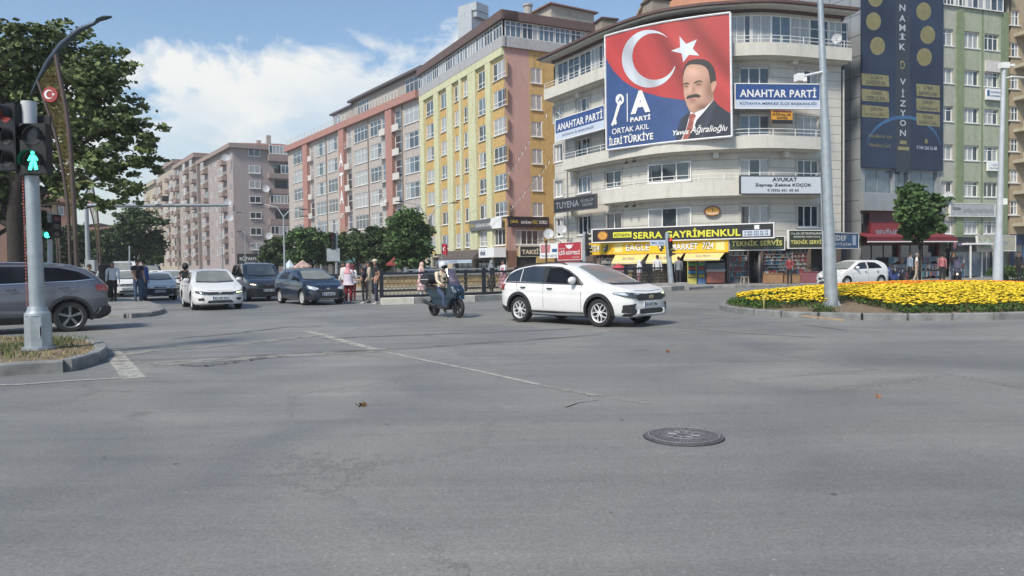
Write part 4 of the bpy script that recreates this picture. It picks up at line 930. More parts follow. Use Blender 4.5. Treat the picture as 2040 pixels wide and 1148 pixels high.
def red_ink(x, y): g = 1+fold(x, y, 400, 140, 640, 600, 60, -.42)+fold(x, y, 640, 90, 980, 520, 60, -.38)+fold(x, y, 20, 260, 200, 600, 50, .22)+fold(x, y, 700, 400, 980, 660, 45, .25)+fold(x, y, 250, 180, 480, 700, 40, .12); return (.40*g, .045*g, .042*g)
def silver_ink(x, y): g = 1+fold(x, y, 150, 300, 420, 640, 55, -.25)+fold(x, y, 200, 100, 300, 700, 30, -.22)+.10*sin(x*.03); return (.55*g, .59*g, .65*g)
def suit_ink(x, y): g = 1+fold(x, y, 850, 740, 760, 1010, 14, .9)+fold(x, y, 600, 900, 575, 1040, 16, .5); return (.022*g, .028*g, .045*g)
TL, TR, BR_, BL = (25, 240), (975, 62), (988, 1003), (37, 1108)
top = [(25, 240), (150, 205), (300, 168), (450, 137), (600, 112), (750, 90), (880, 73), (975, 62)]
bot = [(988, 1003), (850, 1015), (650, 1033), (450, 1055), (250, 1080), (37, 1108)]
bshape(top+bot, BNAVY, 0.0, 'sheet')
inked(top+[(980, 825), (880, 790), (760, 745), (600, 724), (450, 702), (330, 668), (240, 630), (160, 578), (90, 505), (50, 440), (27, 395)], .004, 'red_field', red_ink, 24)
oa = [(360+207*cos(R(a)), 412-220*sin(R(a))) for a in range(47, 346, 8)]; ia = [(400+168*cos(R(a)), 395-178*sin(R(a))) for a in range(336, 52, -8)]
inked(oa+ia, .012, 'crescent', silver_ink, 20)
bshape([(590, 240), (640, 300), (722, 265), (690, 335), (740, 388), (662, 382), (618, 440), (607, 372), (525, 352), (596, 325)], SILV, .012, 'star')
inked([(560, 1040), (572, 960), (598, 870), (670, 815), (850, 722), (880, 762), (960, 820), (979, 835), (987, 1003), (820, 1018)], .016, 'suit', suit_ink, 14)
bshape([(600, 1037), (640, 950), (672, 822), (690, 800), (852, 722), (790, 800), (720, 880), (690, 960), (640, 1033)], WT, .020, 'shirt')
bshape([(668, 832), (705, 828), (715, 850), (700, 880), (690, 950), (650, 1030), (608, 1034), (640, 960), (662, 880)], mat('print_tie', (.30, .09, .07), .5, var=.5, scale=6), .024, 'tie')
inked([(617, 590), (617, 540), (632, 470), (660, 452), (800, 462), (850, 540), (868, 600), (845, 660), (850, 722), (780, 790), (700, 826), (670, 815), (648, 770), (625, 700)], .028, 'face', face_ink, 9)
bshape([(830, 590), (868, 570), (872, 610), (850, 665), (832, 660)], SKIN, .032, 'ear')
bshape([(615, 560), (618, 510), (630, 465), (655, 433), (690, 419), (730, 414), (775, 418), (808, 432), (825, 445), (806, 500), (785, 474), (750, 458), (710, 455), (672, 456), (645, 470), (630, 500)], HAIRP, .034, 'hair'); bshape([(806, 500), (825, 445), (848, 475), (862, 520), (868, 580), (842, 588), (826, 606), (818, 552), (812, 520)], HAIRP, .034, 'hair')
bshape([(852, 730), (880, 765), (800, 860), (740, 985), (700, 1000), (760, 870)], mat('print_lapel', (.035, .042, .06), .6), .018, 'lapel')
bshape([(618, 602), (645, 592), (666, 600), (664, 608), (640, 602), (620, 610)], HAIRP, .034, 'eyebrow'); bshape([(700, 592), (735, 576), (764, 582), (762, 590), (735, 586), (704, 602)], HAIRP, .034, 'eyebrow')
bshape([(628, 622), (640, 616), (656, 620), (654, 630), (634, 630)], SKIN2, .033, 'eye'); bshape([(716, 608), (732, 600), (752, 604), (750, 614), (724, 618)], SKIN2, .033, 'eye')
bshape([(641, 712), (652, 696), (682, 688), (714, 680), (742, 686), (752, 700), (740, 708), (706, 706), (672, 714), (650, 720)], HAIRP, .036, 'moustache')
bshape([(660, 724), (690, 718), (716, 718), (712, 728), (680, 734)], mat('print_lip', (.36, .13, .11), .5), .033, 'lips')
def btext(s, x0, y0, x1, y1, h0, h1, bold=.03, shear=0.0, mt=None, e=.04):
    """baseline from (x0,y0) to (x1,y1), cap height h0 -> h1"""
    m = MB(); put_text(m, s, lambda u, v: bb(x0+(x1-x0)*u, y0+(y1-y0)*u-(h0+(h1-h0)*u)*v, e), 0, 1, 0, 1, bold, shear); m.build('lettering', mt or LW, BB)
btext('A', 222, 836, 370, 815, 180, 165, .05); btext('PARTİ', 219, 896, 372, 873, 48, 44, .035); btext('ORTAK AKIL', 80, 990, 360, 945, 44, 40, .01); btext('İLERİ', 58, 1076, 158, 1060, 72, 66, .03); btext('TÜRKİYE', 168, 1058, 392, 1026, 76, 68, .03)
btext('Yavuz', 540, 998, 665, 984, 38, 36, .035, .25); btext('Ağıralioğlu', 672, 996, 955, 972, 76, 60, .012, .35, e=.044)
bshape([(192, 678), (199, 676), (201, 890), (194, 892)], LW, .04, 'divider')
kp = [(140+32*cos(R(a)), 722-42*sin(R(a))) for a in range(0, 360, 20)]; bshape(kp, LW, .040, 'key_head')
bshape([(122, 758), (146, 762), (112, 870), (118, 905), (104, 918), (98, 905), (88, 926), (72, 915), (84, 890), (92, 868)], LW, .040, 'key_blade'); btext('A', 124, 740, 158, 736, 40, 40, .03, .15, BNAVY, .048)
ALW = mat('white_frame', (.66, .67, .68), .4)
m = MB()
for run in (top, bot, [TL, BL], [TR, BR_]): m.tube([bb(x, y, .02) for x, y in run], .07, 6)
m.build('frame', ALW, BB)
m = MB()
for x in (120, 400, 700, 930): m.tube([bb(x, 300, -.05), bb(x, 300, -.05)+Vector((.25, 1.0, 0))], .05, 5); m.tube([bb(x, 900, -.05), bb(x, 900, -.05)+Vector((.25, 1.0, 0))], .05, 5)
m.build('bracket', STEEL, BB)
# ================================================================ VEHICLES
def cr(pts, x):                                 # smooth interpolation through (x, y) points
    if x <= pts[0][0]: return pts[0][1]
    if x >= pts[-1][0]: return pts[-1][1]
    n = len(pts)
    for i in range(n-1):
        if x <= pts[i+1][0]:
            x0, y0 = pts[i]; x1, y1 = pts[i+1]; h = x1-x0
            sl = (y1-y0)/h
            def tang(j):
                if j == 0 or j == n-1: return sl if (j == i or j == i+1) else 0
                a = (pts[j][1]-pts[j-1][1])/(pts[j][0]-pts[j-1][0]); b = (pts[j+1][1]-pts[j][1])/(pts[j+1][0]-pts[j][0])
                if a*b <= 0: return 0
                return 2*a*b/(a+b)
            u = (x-x0)/h; m0, m1 = tang(i)*h, tang(i+1)*h
            return (2*u**3-3*u*u+1)*y0+(u**3-2*u*u+u)*m0+(-2*u**3+3*u*u)*y1+(u**3-u*u)*m1
CHROME = mat('chrome', (.65, .66, .68), .15, .9, var=.05); TRIM = mat('black_trim', (.022, .023, .026), .5, var=.15); RIMS = mat('rim_silver', (.62, .63, .64), .35, .15, var=.05)
RIMD = mat('rim_dark', (.03, .03, .033), .3, .4); TYRE = mat('tyre_rubber', (.02, .02, .022), .8, var=.2, bump=.2); HUB = mat('brake_disc', (.10, .10, .10), .45, .6)
LAMPC = mat('lamp_clear', (.50, .53, .56), .08, .2, var=.35, scale=12, coat=1.0); LAMPR = mat('lamp_red', (.33, .015, .012), .15, var=.3, scale=9, coat=1.0); LAMPO = mat('lamp_dark', (.05, .055, .06), .1, var=.5, scale=14, coat=1.0)
PLATE = mat('plate_white', (.62, .64, .66), .5, var=.05); PLATEB = mat('plate_blue', (.02, .06, .30), .5)
LIT = mat('running_light_green_white', (.6, .8, .3), .3, emit=(.75, 1.0, .45), estr=1.1); LITW = mat('headlight_lit_warm', (.9, .8, .5), .3, emit=(1.0, .82, .45), estr=1.8)
def car_glass(name, base, hi, sc=(1.0, 1.0, 1.0)):
    m = bpy.data.materials.new(name); m.use_nodes = True; t = m.node_tree; b = t.nodes['Principled BSDF']
    b.inputs['Roughness'].default_value = .02 if name != 'windscreen_glass' else .12; b.inputs['Specular IOR Level'].default_value = .9
    co = N(t, 'ShaderNodeTexCoord'); ns = N(t, 'ShaderNodeTexNoise', _Scale=1.3, _Detail=3.0); L(t, co, 'Object', ns, 0)
    mx = N(t, 'ShaderNodeMix', data_type='RGBA'); t.links.new(M_(t, 'MULTIPLY_ADD', ns.outputs['Fac'], 3.5, -1.4, clamp=True), mx.inputs['Factor'])
    mx.inputs['A'].default_value = base+(1,); mx.inputs['B'].default_value = hi+(1,); L(t, mx, 'Result', b, 'Base Color')
    b.inputs['Coat Weight'].default_value = .6 if name == 'car_glass' else 0; b.inputs['Coat Roughness'].default_value = .01; b.inputs['Coat IOR'].default_value = 1.5
    if name != 'car_glass': b.inputs['Specular IOR Level'].default_value = .16
    return m
CGL = car_glass('car_glass', (.012, .014, .016), (.03, .034, .038)); CGW = car_glass('windscreen_glass', (.17, .185, .175), (.27, .285, .265)); CGD = car_glass('privacy_glass', (.006, .006, .008), (.018, .02, .024))  # windscreen is paler: the sky's reflection is put into its base colour
def paint(name, col, metal=0.0, rough=.28): return mat(name, col, rough, metal, var=.04, scale=2, coat=1.0)
class Car:
    """local space: +x forward, wheels on z = 0, origin midway between the axles"""
    def __init__(s, top, W, wb, fo, ro, belt, sill=.19, tumble=.74, hoodx=None, rw=.32, roofH=None, noseT=.30, tailT=.22, nose_d=.6, tail_d=.4, shoulder=.955, archg=.05):
        s.top, s.W, s.wb, s.fo, s.ro, s.belt, s.sill, s.tumble, s.rw = top, W, wb, fo, ro, belt, sill, tumble, rw
        s.x1, s.x0 = wb/2+fo, -wb/2-ro; s.H = max(z for _, z in top); s.noseT, s.tailT, s.nose_d, s.tail_d, s.sh, s.archg = noseT, tailT, nose_d, tail_d, shoulder, archg
    def hw(s, x):
        w = s.W/2; df = s.x1-x; dr = x-s.x0
        if df < s.nose_d: w *= 1-s.noseT*((s.nose_d-df)/s.nose_d)**2.4
        if dr < s.tail_d: w *= 1-s.tailT*((s.tail_d-dr)/s.tail_d)**2.4
        return w
    def section(s, x):
        w = s.hw(x); T = cr(s.top, x); b = cr(s.belt, x); zb = s.sill
        df, dr = s.x1-x, x-s.x0
        if df < .35: zb += .03*((.35-df)/.35)**2
        if dr < .35: zb += .10*((.35-dr)/.35)**2
        sh = min(b, T-.07) if T-.07 < b+.02 else b
        pts = [(0, zb), (w*.55, zb), (w*.90, zb+.01)]
        for f, k in ((.05, .955), (.16, .975), (.33, .992), (.50, 1.0), (.62, 1.0), (.70, .988), (.76, .990), (.88, .985), (1.0, s.sh)):
            pts.append((w*k, zb+.03+(sh-zb-.03)*f))
        full = s.H-.09-b; hgt = max(T-.045-sh, 0.0)
        kk = min(1.0, hgt/full) if full > 0 else 0; tw = s.sh-(s.sh-s.tumble)*kk
        for f in (.12, .35, .6, .85, 1.0): pts.append((w*(s.sh+(tw-s.sh)*(f**1.25)), sh+(T-.045-sh)*f if hgt > .03 else sh+hgt*f))
        ye, ze = pts[-1]
        for f in (.96, .88, .7, .45, .2, 0): pts.append((ye*f, ze+(T-ze)*(1-f**4.0)**.8))
        return pts
    def body(s, mt, parent, arch_r):
        xs = []
        n = 74
        for i in range(n+1):
            u = i/n; xs.append(s.x0+(s.x1-s.x0)*(.5-.5*cos(pi*u))*.45+(s.x1-s.x0)*u*.55)
        m = MB(); secs = []
        for x in xs: secs.append([(x, y, z) for y, z in s.section(x)])
        # rounded caps
        def cap(sec, dx, k):
            cz = sum(p[2] for p in sec)/len(sec)
            return [(p[0]+dx, p[1]*k, cz+(p[2]-cz)*k) for p in sec]
        secs = [cap(secs[0], -.035, .93)]+secs+[cap(secs[-1], .035, .93)]
        nn = len(secs[0]); ring = []
        for sec in secs: ring.append(sec+[(p[0], -p[1], p[2]) for p in reversed(sec[1:-1])])
        R_ = len(ring[0]); vs = [p for r in ring for p in r]; fs = []
        for i in range(len(ring)-1):
            for k in range(R_): fs.append((i*R_+k, i*R_+(k+1) % R_, (i+1)*R_+(k+1) % R_, (i+1)*R_+k))
        fs += [tuple(range(R_))[::-1], tuple((len(ring)-1)*R_+k for k in range(R_))]
        m.add(vs, fs); o = m.build('body', [mt, TRIM], parent, smooth=50)
        bm = bmesh.new(); bm.from_mesh(o.data); s.bvh = BVHTree.FromBMesh(bm); bm.free()
        # wheel arches
        c = MB()
        for ax in (s.wb/2, -s.wb/2):
            for sg in (1, -1):
                c.lathe([(arch_r, sg*(s.W/2-.30)), (arch_r, sg*(s.W/2+.2))], (ax, 0, s.rw+.01), 36, 'Y', 0)
        cut = c.build('cutter', [TRIM]);
        bm = bmesh.new(); bm.from_mesh(cut.data); bmesh.ops.recalc_face_normals(bm, faces=bm.faces); bm.to_mesh(cut.data); bm.free()
        for f in cut.data.polygons: f.material_index = 0
        md = o.modifiers.new('b', 'BOOLEAN'); md.operation = 'DIFFERENCE'; md.object = cut; md.solver = 'EXACT'
        try: md.material_mode = 'TRANSFER'
        except Exception: pass
        par = o.parent; o.parent = None
        bpy.context.view_layer.update(); dg = bpy.context.evaluated_depsgraph_get()
        me = bpy.data.meshes.new_from_object(o.evaluated_get(dg)); o.modifiers.clear(); o.parent = par
        me.name = 'body'; old = o.data; o.data = me; bpy.data.objects.remove(cut); bpy.data.meshes.remove(old)
        if len(me.polygons) < 100: print('BOOLEAN FAILED')
        s.o = o; return o
    def decal(s, name, poly, view, mt, parent, off=.006, grid=.07, thick=0.0, mirror=False, extra_dir=None, ln=None):
        """polygon laid on the skin. view: 'L','R' side (x,z); 'F','B' front/back (y,z); 'T' top (x,y); or (azimuth deg) with poly (lateral, z)"""
        outs = []
        for mir in ((0, 1) if mirror else (0,)):
            bm = bmesh.new(); pl = [(-a, b) for a, b in poly] if (mir and view in ('F', 'B') ) else poly
            if mir and not isinstance(view, str): pl = [(-a, b) for a, b in poly]
            vw = view
            if mir and view in ('L', 'R'): vw = 'R' if view == 'L' else 'L'
            if mir and not isinstance(view, str): vw = -view
            f = bm.faces.new([bm.verts.new((a, b, 0)) for a, b in pl]); bm.normal_update(); bmesh.ops.triangulate(bm, faces=[f])
            xs = [p[0] for p in pl]; zs = [p[1] for p in pl]
            for ax, lo, hi in ((0, min(xs), max(xs)), (1, min(zs), max(zs))):
                k = lo+grid
                while k < hi:
                    bmesh.ops.bisect_plane(bm, geom=bm.verts[:]+bm.edges[:]+bm.faces[:], plane_co=(k, 0, 0) if ax == 0 else (0, k, 0), plane_no=(1, 0, 0) if ax == 0 else (0, 1, 0)); k += grid
            bad = []
            for v in bm.verts:
                a, b = v.co.x, v.co.y
                if vw == 'L': o_, d = Vector((a, 4, b)), Vector((0, -1, 0))
                elif vw == 'R': o_, d = Vector((a, -4, b)), Vector((0, 1, 0))
                elif vw == 'F': o_, d = Vector((6, a, b)), Vector((-1, 0, 0))
                elif vw == 'B': o_, d = Vector((-6, a, b)), Vector((1, 0, 0))
                elif vw == 'T': o_, d = Vector((a, b, 4)), Vector((0, 0, -1))
                else:
                    A = R(vw); dd = Vector((cos(A), sin(A), 0)); lat = Vector((-sin(A), cos(A), 0)); o_, d = dd*7+lat*a+Vector((0, 0, b)), -dd
                h = s.bvh.ray_cast(o_, d)
                if h[0] is None: bad.append(v); continue
                nn = h[1] if h[1].dot(d) < 0 else -h[1]
                v.co = h[0]+nn*off*.6-d*off*.6
            if bad: bmesh.ops.delete(bm, geom=bad, context='VERTS')
            bmesh.ops.recalc_face_normals(bm, faces=bm.faces)
            for f in bm.faces: f.smooth = True
            if thick and bm.faces:
                r_ = bmesh.ops.extrude_face_region(bm, geom=bm.faces[:]); dv = {'L': (0, thick, 0), 'R': (0, -thick, 0), 'F': (thick, 0, 0), 'B': (-thick, 0, 0), 'T': (0, 0, thick)}.get(vw) if isinstance(vw, str) else dd*thick
                bmesh.ops.translate(bm, vec=dv, verts=[e for e in r_['geom'] if isinstance(e, bmesh.types.BMVert)])
            me = bpy.data.meshes.new(name); bm.to_mesh(me); bm.free(); me.materials.append(mt); outs.append(link(me, name, parent))
        return outs[0] if len(outs) == 1 else outs
    def wheel(s, parent, x, side, r, rimr, style, w=.21, rim=RIMS, steer=0.0):
        y = side*(s.W/2-w/2-.03)
        h = MB(); h.lathe([(.0001, .0), (rimr*.62, .0), (rimr*.62, -side*.05)], (0, side*.02, 0), 24, 'Y'); wo = h.build('wheel', HUB, parent, 30, loc=(x, y, r), rz=steer)
        m = MB(); q = w/2
        m.lathe([(rimr, -q+.02), (rimr+.02, -q), (r-.025, -q), (r-.008, -q+.02), (r, -q+.045), (r, 0), (r, q-.045), (r-.008, q-.02), (r-.025, q), (rimr+.02, q), (rimr, q-.02)], n=40, axis='Y', cap=False); m.build('tyre', TYRE, wo, 40)
        m = MB(); m.lathe([(rimr, -side*q*.9), (rimr-.012, -side*q*.9), (rimr-.02, 0), (rimr-.012, side*q*.80), (rimr+.004, side*q*.9), (rimr+.004, side*q*.78)], n=40, axis='Y', mi=0, cap=False)
        yo = side*q*.72; m.lathe([(.0001, yo+side*.012), (.035, yo+side*.01), (.05, yo-side*.02)], n=16, axis='Y')
        nsp, br = style
        for k in range(nsp):
            a = 2*pi*k/nsp+.3
            def pt(rr, aa, d=0): return Vector((cos(aa)*rr, yo-side*(.03*(1-rr/rimr)*0+d), sin(aa)*rr))
            if br:
                for sgn in (-1, 1):
                    da = sgn*.30; pts = [(.035, a+sgn*.25, .014), (rimr*.45, a+sgn*.19, .010), (rimr*.62, a+sgn*.21, .010), (rimr*.98, a+sgn*.46, .011)]
                    for (r0_, a0, w0), (r1_, a1, w1) in zip(pts, pts[1:]):
                        p, q2 = pt(r0_, a0), pt(r1_, a1); nn = (q2-p).cross(Vector((0, 1, 0))).normalized(); e = Vector((0, -side*.03, 0))
                        m.hexa([p-nn*w0+e, q2-nn*w1+e, q2+nn*w1+e, p+nn*w0+e, p-nn*w0, q2-nn*w1, q2+nn*w1, p+nn*w0])
            else:
                p, q2 = pt(.03, a), pt(rimr*.97, a); nn = (q2-p).cross(Vector((0, 1, 0))).normalized(); e = Vector((0, -side*.04, 0)); w0, w1 = .022, .036 if nsp < 7 else .02
                m.hexa([p-nn*w0+e, q2-nn*w1+e, q2+nn*w1+e, p+nn*w0+e, p-nn*w0, q2-nn*w1, q2+nn*w1, p+nn*w0])
        m.build('rim', rim, wo)
        m = MB(); m.lathe([(.0001, side*.03), (rimr-.02, side*.03)], n=24, axis='Y'); m.build('rim_well', RIMD, wo)
        return wo
    def arch_trim(s, parent, x, r0_, r1_, mt, side, a0=-14, a1=194, off=.012):
        m = MB(); vs = []; n = 26
        for k in range(n+1):
            a = R(a0+(a1-a0)*k/n); row = []
            for r_ in (r0_, r1_):
                px, pz = x+cos(a)*r_, s.rw+.01+sin(a)*r_; h = s.bvh.ray_cast(Vector((px, side*4, max(pz, s.sill+.03))), Vector((0, -side, 0)))
                y = h[0].y if h[0] else side*s.W/2*.95; row.append((px, y, max(pz, s.sill-.02)))
            (ax, ay, az), (bx, by, bz) = row; yy = side*max(abs(ay), abs(by)); o_ = side*off
            vs += [(ax, yy-side*.16, az), (ax, yy+o_, az), (bx, by+o_*.8, bz), (bx, by-side*.01, bz)]
        fs = [(4*i+j, 4*i+j+1, 4*i+5+j, 4*i+4+j) for i in range(n) for j in range(3)]
        m.add(vs, fs); return m.build('wheel_arch_trim', mt, parent, 60)
    def mirror_(s, parent, x, z, mt, side, sz=1.0):
        h = s.bvh.ray_cast(Vector((x, side*4, z)), Vector((0, -side, 0))); y = abs(h[0].y) if h[0] else s.W/2
        m = MB(); c = Vector((x-.02, side*(y+.11), z+.05))
        m.ball(c, (.07*sz, .12*sz, .085*sz), 14, 0); m.tube([(x+.03, side*(y-.02), z-.03), (x, side*(y+.08), z-.01)], .025, 6, 1)
        g = m.build('wing_mirror', [mt, TRIM], parent, 60); return g
    def handle(s, parent, x, z, mt, side, w=.17):
        h = s.bvh.ray_cast(Vector((x, side*4, z)), Vector((0, -side, 0))); y = h[0].y
        m = MB(); m.tube([(x-w/2, y, z), (x-w/2+.02, y+side*.032, z), (x+w/2-.02, y+side*.032, z), (x+w/2, y, z)], [.012, .016, .016, .012], 6); m.build('door_handle', mt, parent, 50)
    def line(s, parent, pts, view, wd=.010, mt=None):
        """panel gap: thin dark strip through the points"""
        P = [Vector(p) for p in pts]; lo = []; hi = []
        for i, p in enumerate(P):
            d = (P[min(i+1, len(P)-1)]-P[max(i-1, 0)]).normalized(); n_ = Vector((-d.y, d.x))*wd/2; lo.append((p+n_)[:]); hi.append((p-n_)[:])
        s.decal('panel_gap', lo+hi[::-1], view, mt or TRIM, parent, off=.002, grid=.12)
    def plate(s, parent, view, z, text, y=0.0, w=.52, x_=None):
        o_ = Vector((6 if view == 'F' else -6, y, z)); d = Vector((-1 if view == 'F' else 1, 0, 0)); h = s.bvh.ray_cast(o_, d)[0]; sg = 1 if view == 'F' else -1
        m = MB(); m.box(h.x-.02*sg, y-w/2, z-.056, h.x+.03*sg, y+w/2, z+.056); p = m.build('number_plate', PLATE, parent)
        fn = lambda u, v: Vector((h.x+.034*sg, y+sg*(-w/2+w*u), z-.056+.112*v))
        m = MB(); m.add([fn(0, 0), fn(.08, 0), fn(.08, 1), fn(0, 1)], [(0, 1, 2, 3)]); m.build('blue_band', PLATEB, p)
        m = MB(); put_text(m, text, fn, .12, .96, .16, .84, .035); m.build('lettering', DK, p)
    def rail(s, parent, xa, xb, y, mt, h=.035):
        m = MB(); pts = []
        for k in range(13):
            x = xa+(xb-xa)*k/12; q = s.bvh.ray_cast(Vector((x, y, 4)), Vector((0, 0, -1)))[0]; e = h if 0 < k < 12 else .0
            pts.append((x, y, q.z+e))
        m.tube(pts, .018, 6); m.build('roof_rail', mt, parent, 60)
def grille_mesh(s, poly, view, mt, parent, name='grille', off=.008): return s.decal(name, poly, view, mt, parent, off, .05)
GRL = mat('grille_mesh', (.025, .025, .028), .5, var=.6, scale=60)
def put(o, x, y, hx, hy): o.location = (x, y, 0); o.rotation_euler = (0, 0, atan2(hy, hx)); return o
WHP = mat('car_paint_white', (.66, .66, .65), .34, var=.04, scale=2, coat=.35); WHP2 = mat('car_paint_cool_white', (.66, .66, .65), .3, var=.04, scale=2, coat=.5); GREYP = paint('car_paint_metallic_grey', (.115, .12, .145), .45, .33)
NAVY = paint('car_paint_dark_navy', (.012, .019, .036), .2, .25); STORM = paint('car_paint_blue_grey', (.085, .09, .105), .5, .3); CORSA = paint('car_paint_silver_white', (.70, .70, .69))
# ---- white crossover hatchback, the main car
def crossover():
    top = [(-2.12, .98), (-2.08, 1.03), (-1.95, 1.12), (-1.74, 1.34), (-1.62, 1.40), (-1.3, 1.47), (-.9, 1.51), (-.3, 1.53), (.22, 1.49), (.60, 1.37), (.96, 1.215), (1.22, 1.09), (1.26, 1.072), (1.5, 1.035), (1.8, .975), (2.0, .92), (2.09, .875), (2.14, .80)]
    c = Car(top, 1.80, 2.64, .82, .80, [(-2.2, 1.0), (-1.3, 1.00), (.6, .97), (1.2, .96), (2.2, .80)], sill=.24, tumble=.73, rw=.335, noseT=.24, nose_d=.6, tailT=.20, tail_d=.5)
    r = empty('crossover_car'); tag(r, 'white crossover hatchback with black wheel arches crossing the junction in the centre', 'car')
    c.body(WHP, r, .385)
    for x in (1.32, -1.32):
        for sd in (1, -1): c.wheel(r, x, sd, .335, .225, (5, 1), steer=.06 if x > 0 else 0); c.arch_trim(r, x, .378, .455, TRIM, sd)
    # side glass (x, z)
    for v, sd in (('R', -1), ('L', 1)):
        c.decal('side_window', [(-1.82, 1.07), (-1.30, 1.06), (-1.32, 1.375), (-1.55, 1.32), (-1.76, 1.22)], v, CGL, r, .006)
        c.decal('side_window', [(-1.27, 1.06), (-.52, 1.04), (-.52, 1.425), (-.95, 1.43), (-1.29, 1.385)], v, CGL, r, .006)
        c.decal('side_window', [(-.36, 1.035), (.78, 1.01), (.60, 1.16), (.30, 1.31), (.02, 1.40), (-.36, 1.425)], v, CGD if sd < 0 else CGL, r, .006)  # near front window stands open; the dim cabin is painted as dark glass
        c.decal('door_pillar', [(-.52, 1.04), (-.36, 1.035), (-.36, 1.43), (-.52, 1.43)], v, TRIM, r, .007)
        c.decal('mirror_triangle', [(.56, 1.02), (.80, 1.01), (.60, 1.165), (.54, 1.19)], v, TRIM, r, .010)
        c.decal('window_trim', [(-1.86, 1.035), (.85, .985), (.85, 1.005), (-.36, 1.028), (-1.86, 1.062)], v, TRIM, r, .009)
        c.decal('window_trim', [(-1.86, 1.062), (-1.82, 1.07), (-1.76, 1.22), (-1.55, 1.32), (-1.32, 1.38), (-.95, 1.435), (-.3, 1.43), (.02, 1.405), (.30, 1.315), (.60, 1.165), (.82, 1.01), (.86, 1.01), (.62, 1.185), (.32, 1.335), (.03, 1.425), (-.3, 1.447), (-.95, 1.452), (-1.33, 1.398), (-1.56, 1.338), (-1.78, 1.235)], v, TRIM, r, .007)
        c.line(r, [(-.44, .30), (-.44, .6), (-.46, 1.03)], v); c.line(r, [(.78, .32), (.80, .6), (.80, 1.0)], v); c.line(r, [(-1.42, 1.04), (-1.36, .85), (-.98, .60), (-.88, .34)], v); c.line(r, [(-1.25, .82), (-.2, .79), (.7, .76)], v, .006, WHP2)
        c.handle(r, -1.15, .915, TRIM, sd); c.handle(r, -.22, .895, TRIM, sd)
        c.decal('sill_trim', [(-.95, .235), (.90, .235), (.90, .33), (-.95, .34)], v, TRIM, r, .012, thick=.015)
        c.decal('sill_strip', [(-.86, .255), (.82, .245), (.80, .285), (-.84, .30)], v, RIMS, r, .034)
        c.mirror_(r, .60, 1.045, WHP, sd, 1.1)
        c.rail(r, -1.55, .12, sd*.60, TRIM)
    c.decal('bumper_trim', [(-2.12, .29), (-1.75, .26), (-1.74, .40), (-2.10, .46)], 'R', TRIM, r, .010)
    # front
    c.decal('windscreen', [(-.64, 1.045), (-.5, 1.035), (0, 1.03), (.5, 1.035), (.64, 1.045), (.60, 1.2), (.53, 1.42), (.3, 1.455), (0, 1.465), (-.3, 1.455), (-.53, 1.42), (-.60, 1.2)], 'F', CGW, r, .006)
    c.decal('scuttle', [(-.68, .995), (0, .985), (.68, .995), (.66, 1.035), (0, 1.025), (-.66, 1.035)], 'F', TRIM, r, .008)
    c.decal('grille', [(-.56, .68), (-.44, .625), (.44, .625), (.56, .68), (.60, .74), (.54, .785), (-.54, .785), (-.60, .74)], 'F', GRL, r, .012)
    for sg in (1, -1):
        c.decal('headlight', [(-.10, .665), (.0, .60), (.12, .60), (.32, .665), (.40, .72), (.30, .745), (.10, .735)] if sg < 0 else [(.10, .665), (0, .60), (-.12, .60), (-.32, .665), (-.40, .72), (-.30, .745), (-.10, .735)], sg*48, LAMPO, r, .012, .04) if False else None
    hl = [(x, z) for x, z in ((.50, .60), (.62, .60), (.74, .64), (.90, .70), (.97, .745), (.86, .755), (.66, .735), (.51, .705))]
    def rot_poly(p, A, xx=1.75): return [(y*cos(R(A))-xx*sin(R(A)), z) for y, z in p]
    # headlamps wrap round the corners: project them diagonally
    for sg in (1, -1):
        A = 40*sg; base = [(.46, .70), (.60, .675), (.78, .715), (1.02, .80), (.96, .84), (.72, .825), (.46, .79)]; LT = lambda y: -1.06+(y-.46)/.56*.62
        lat = lambda y: (y-1.62*0)*1.0
        P = [(sg*LT(y), z) for y, z in base]
        c.decal('headlight', P if sg > 0 else P, A, LAMPO, r, .012, .04)
        P2 = [(sg*LT(y), z) for y, z in ((.86, .765), (1.0, .805), (.95, .832), (.78, .815), (.70, .76), (.76, .75))]; c.decal('lamp_chrome', P2, A, LAMPC, r, .016, .04)
        P3 = [(sg*LT(y), z) for y, z in ((.47, .765), (.58, .772), (.60, .792), (.47, .787))]; c.decal('running_light', P3, A, LIT if sg > 0 else LAMPC, r, .017, .04)
        c.decal('fog_recess', [(sg*y, z) for y, z in ((.54, .57), (.80, .53), (.80, .36), (.60, .33), (.52, .38), (.62, .47))], 'F', TRIM, r, .012)
    c.decal('lower_bumper', [(-.84, .27), (.84, .27), (.84, .335), (.52, .335), (.45, .36), (-.45, .36), (-.52, .335), (-.84, .335)], 'F', TRIM, r, .014)
    c.decal('air_intake', [(-.50, .36), (.50, .36), (.44, .435), (-.44, .435)], 'F', GRL, r, .016)
    c.decal('skid_plate', [(-.62, .26), (.62, .26), (.56, .34), (.52, .43), (.46, .43), (.48, .345), (.42, .315), (-.42, .315), (-.48, .345), (-.46, .43), (-.52, .43), (-.56, .34)], 'F', RIMS, r, .024, thick=.02)
    c.plate(r, 'F', .535, '43 AHT 866')
    m = MB(); fx = c.bvh.ray_cast(Vector((6, 0, .70)), Vector((-1, 0, 0)))[0].x
    for k in range(4): m.box(fx-.01, -.075+.045*k, .665, fx+.028, -.06+.045*k+.012, .745)
    for q in (.69, .72): m.box(fx-.01, -.07, q, fx+.024, .085, q+.008)
    m.build('emblem', CHROME, r)
    c.line(r, [(-.70, 1.0), (-.50, .86), (0, .835), (.50, .86), (.70, 1.0)], 'F', .009)
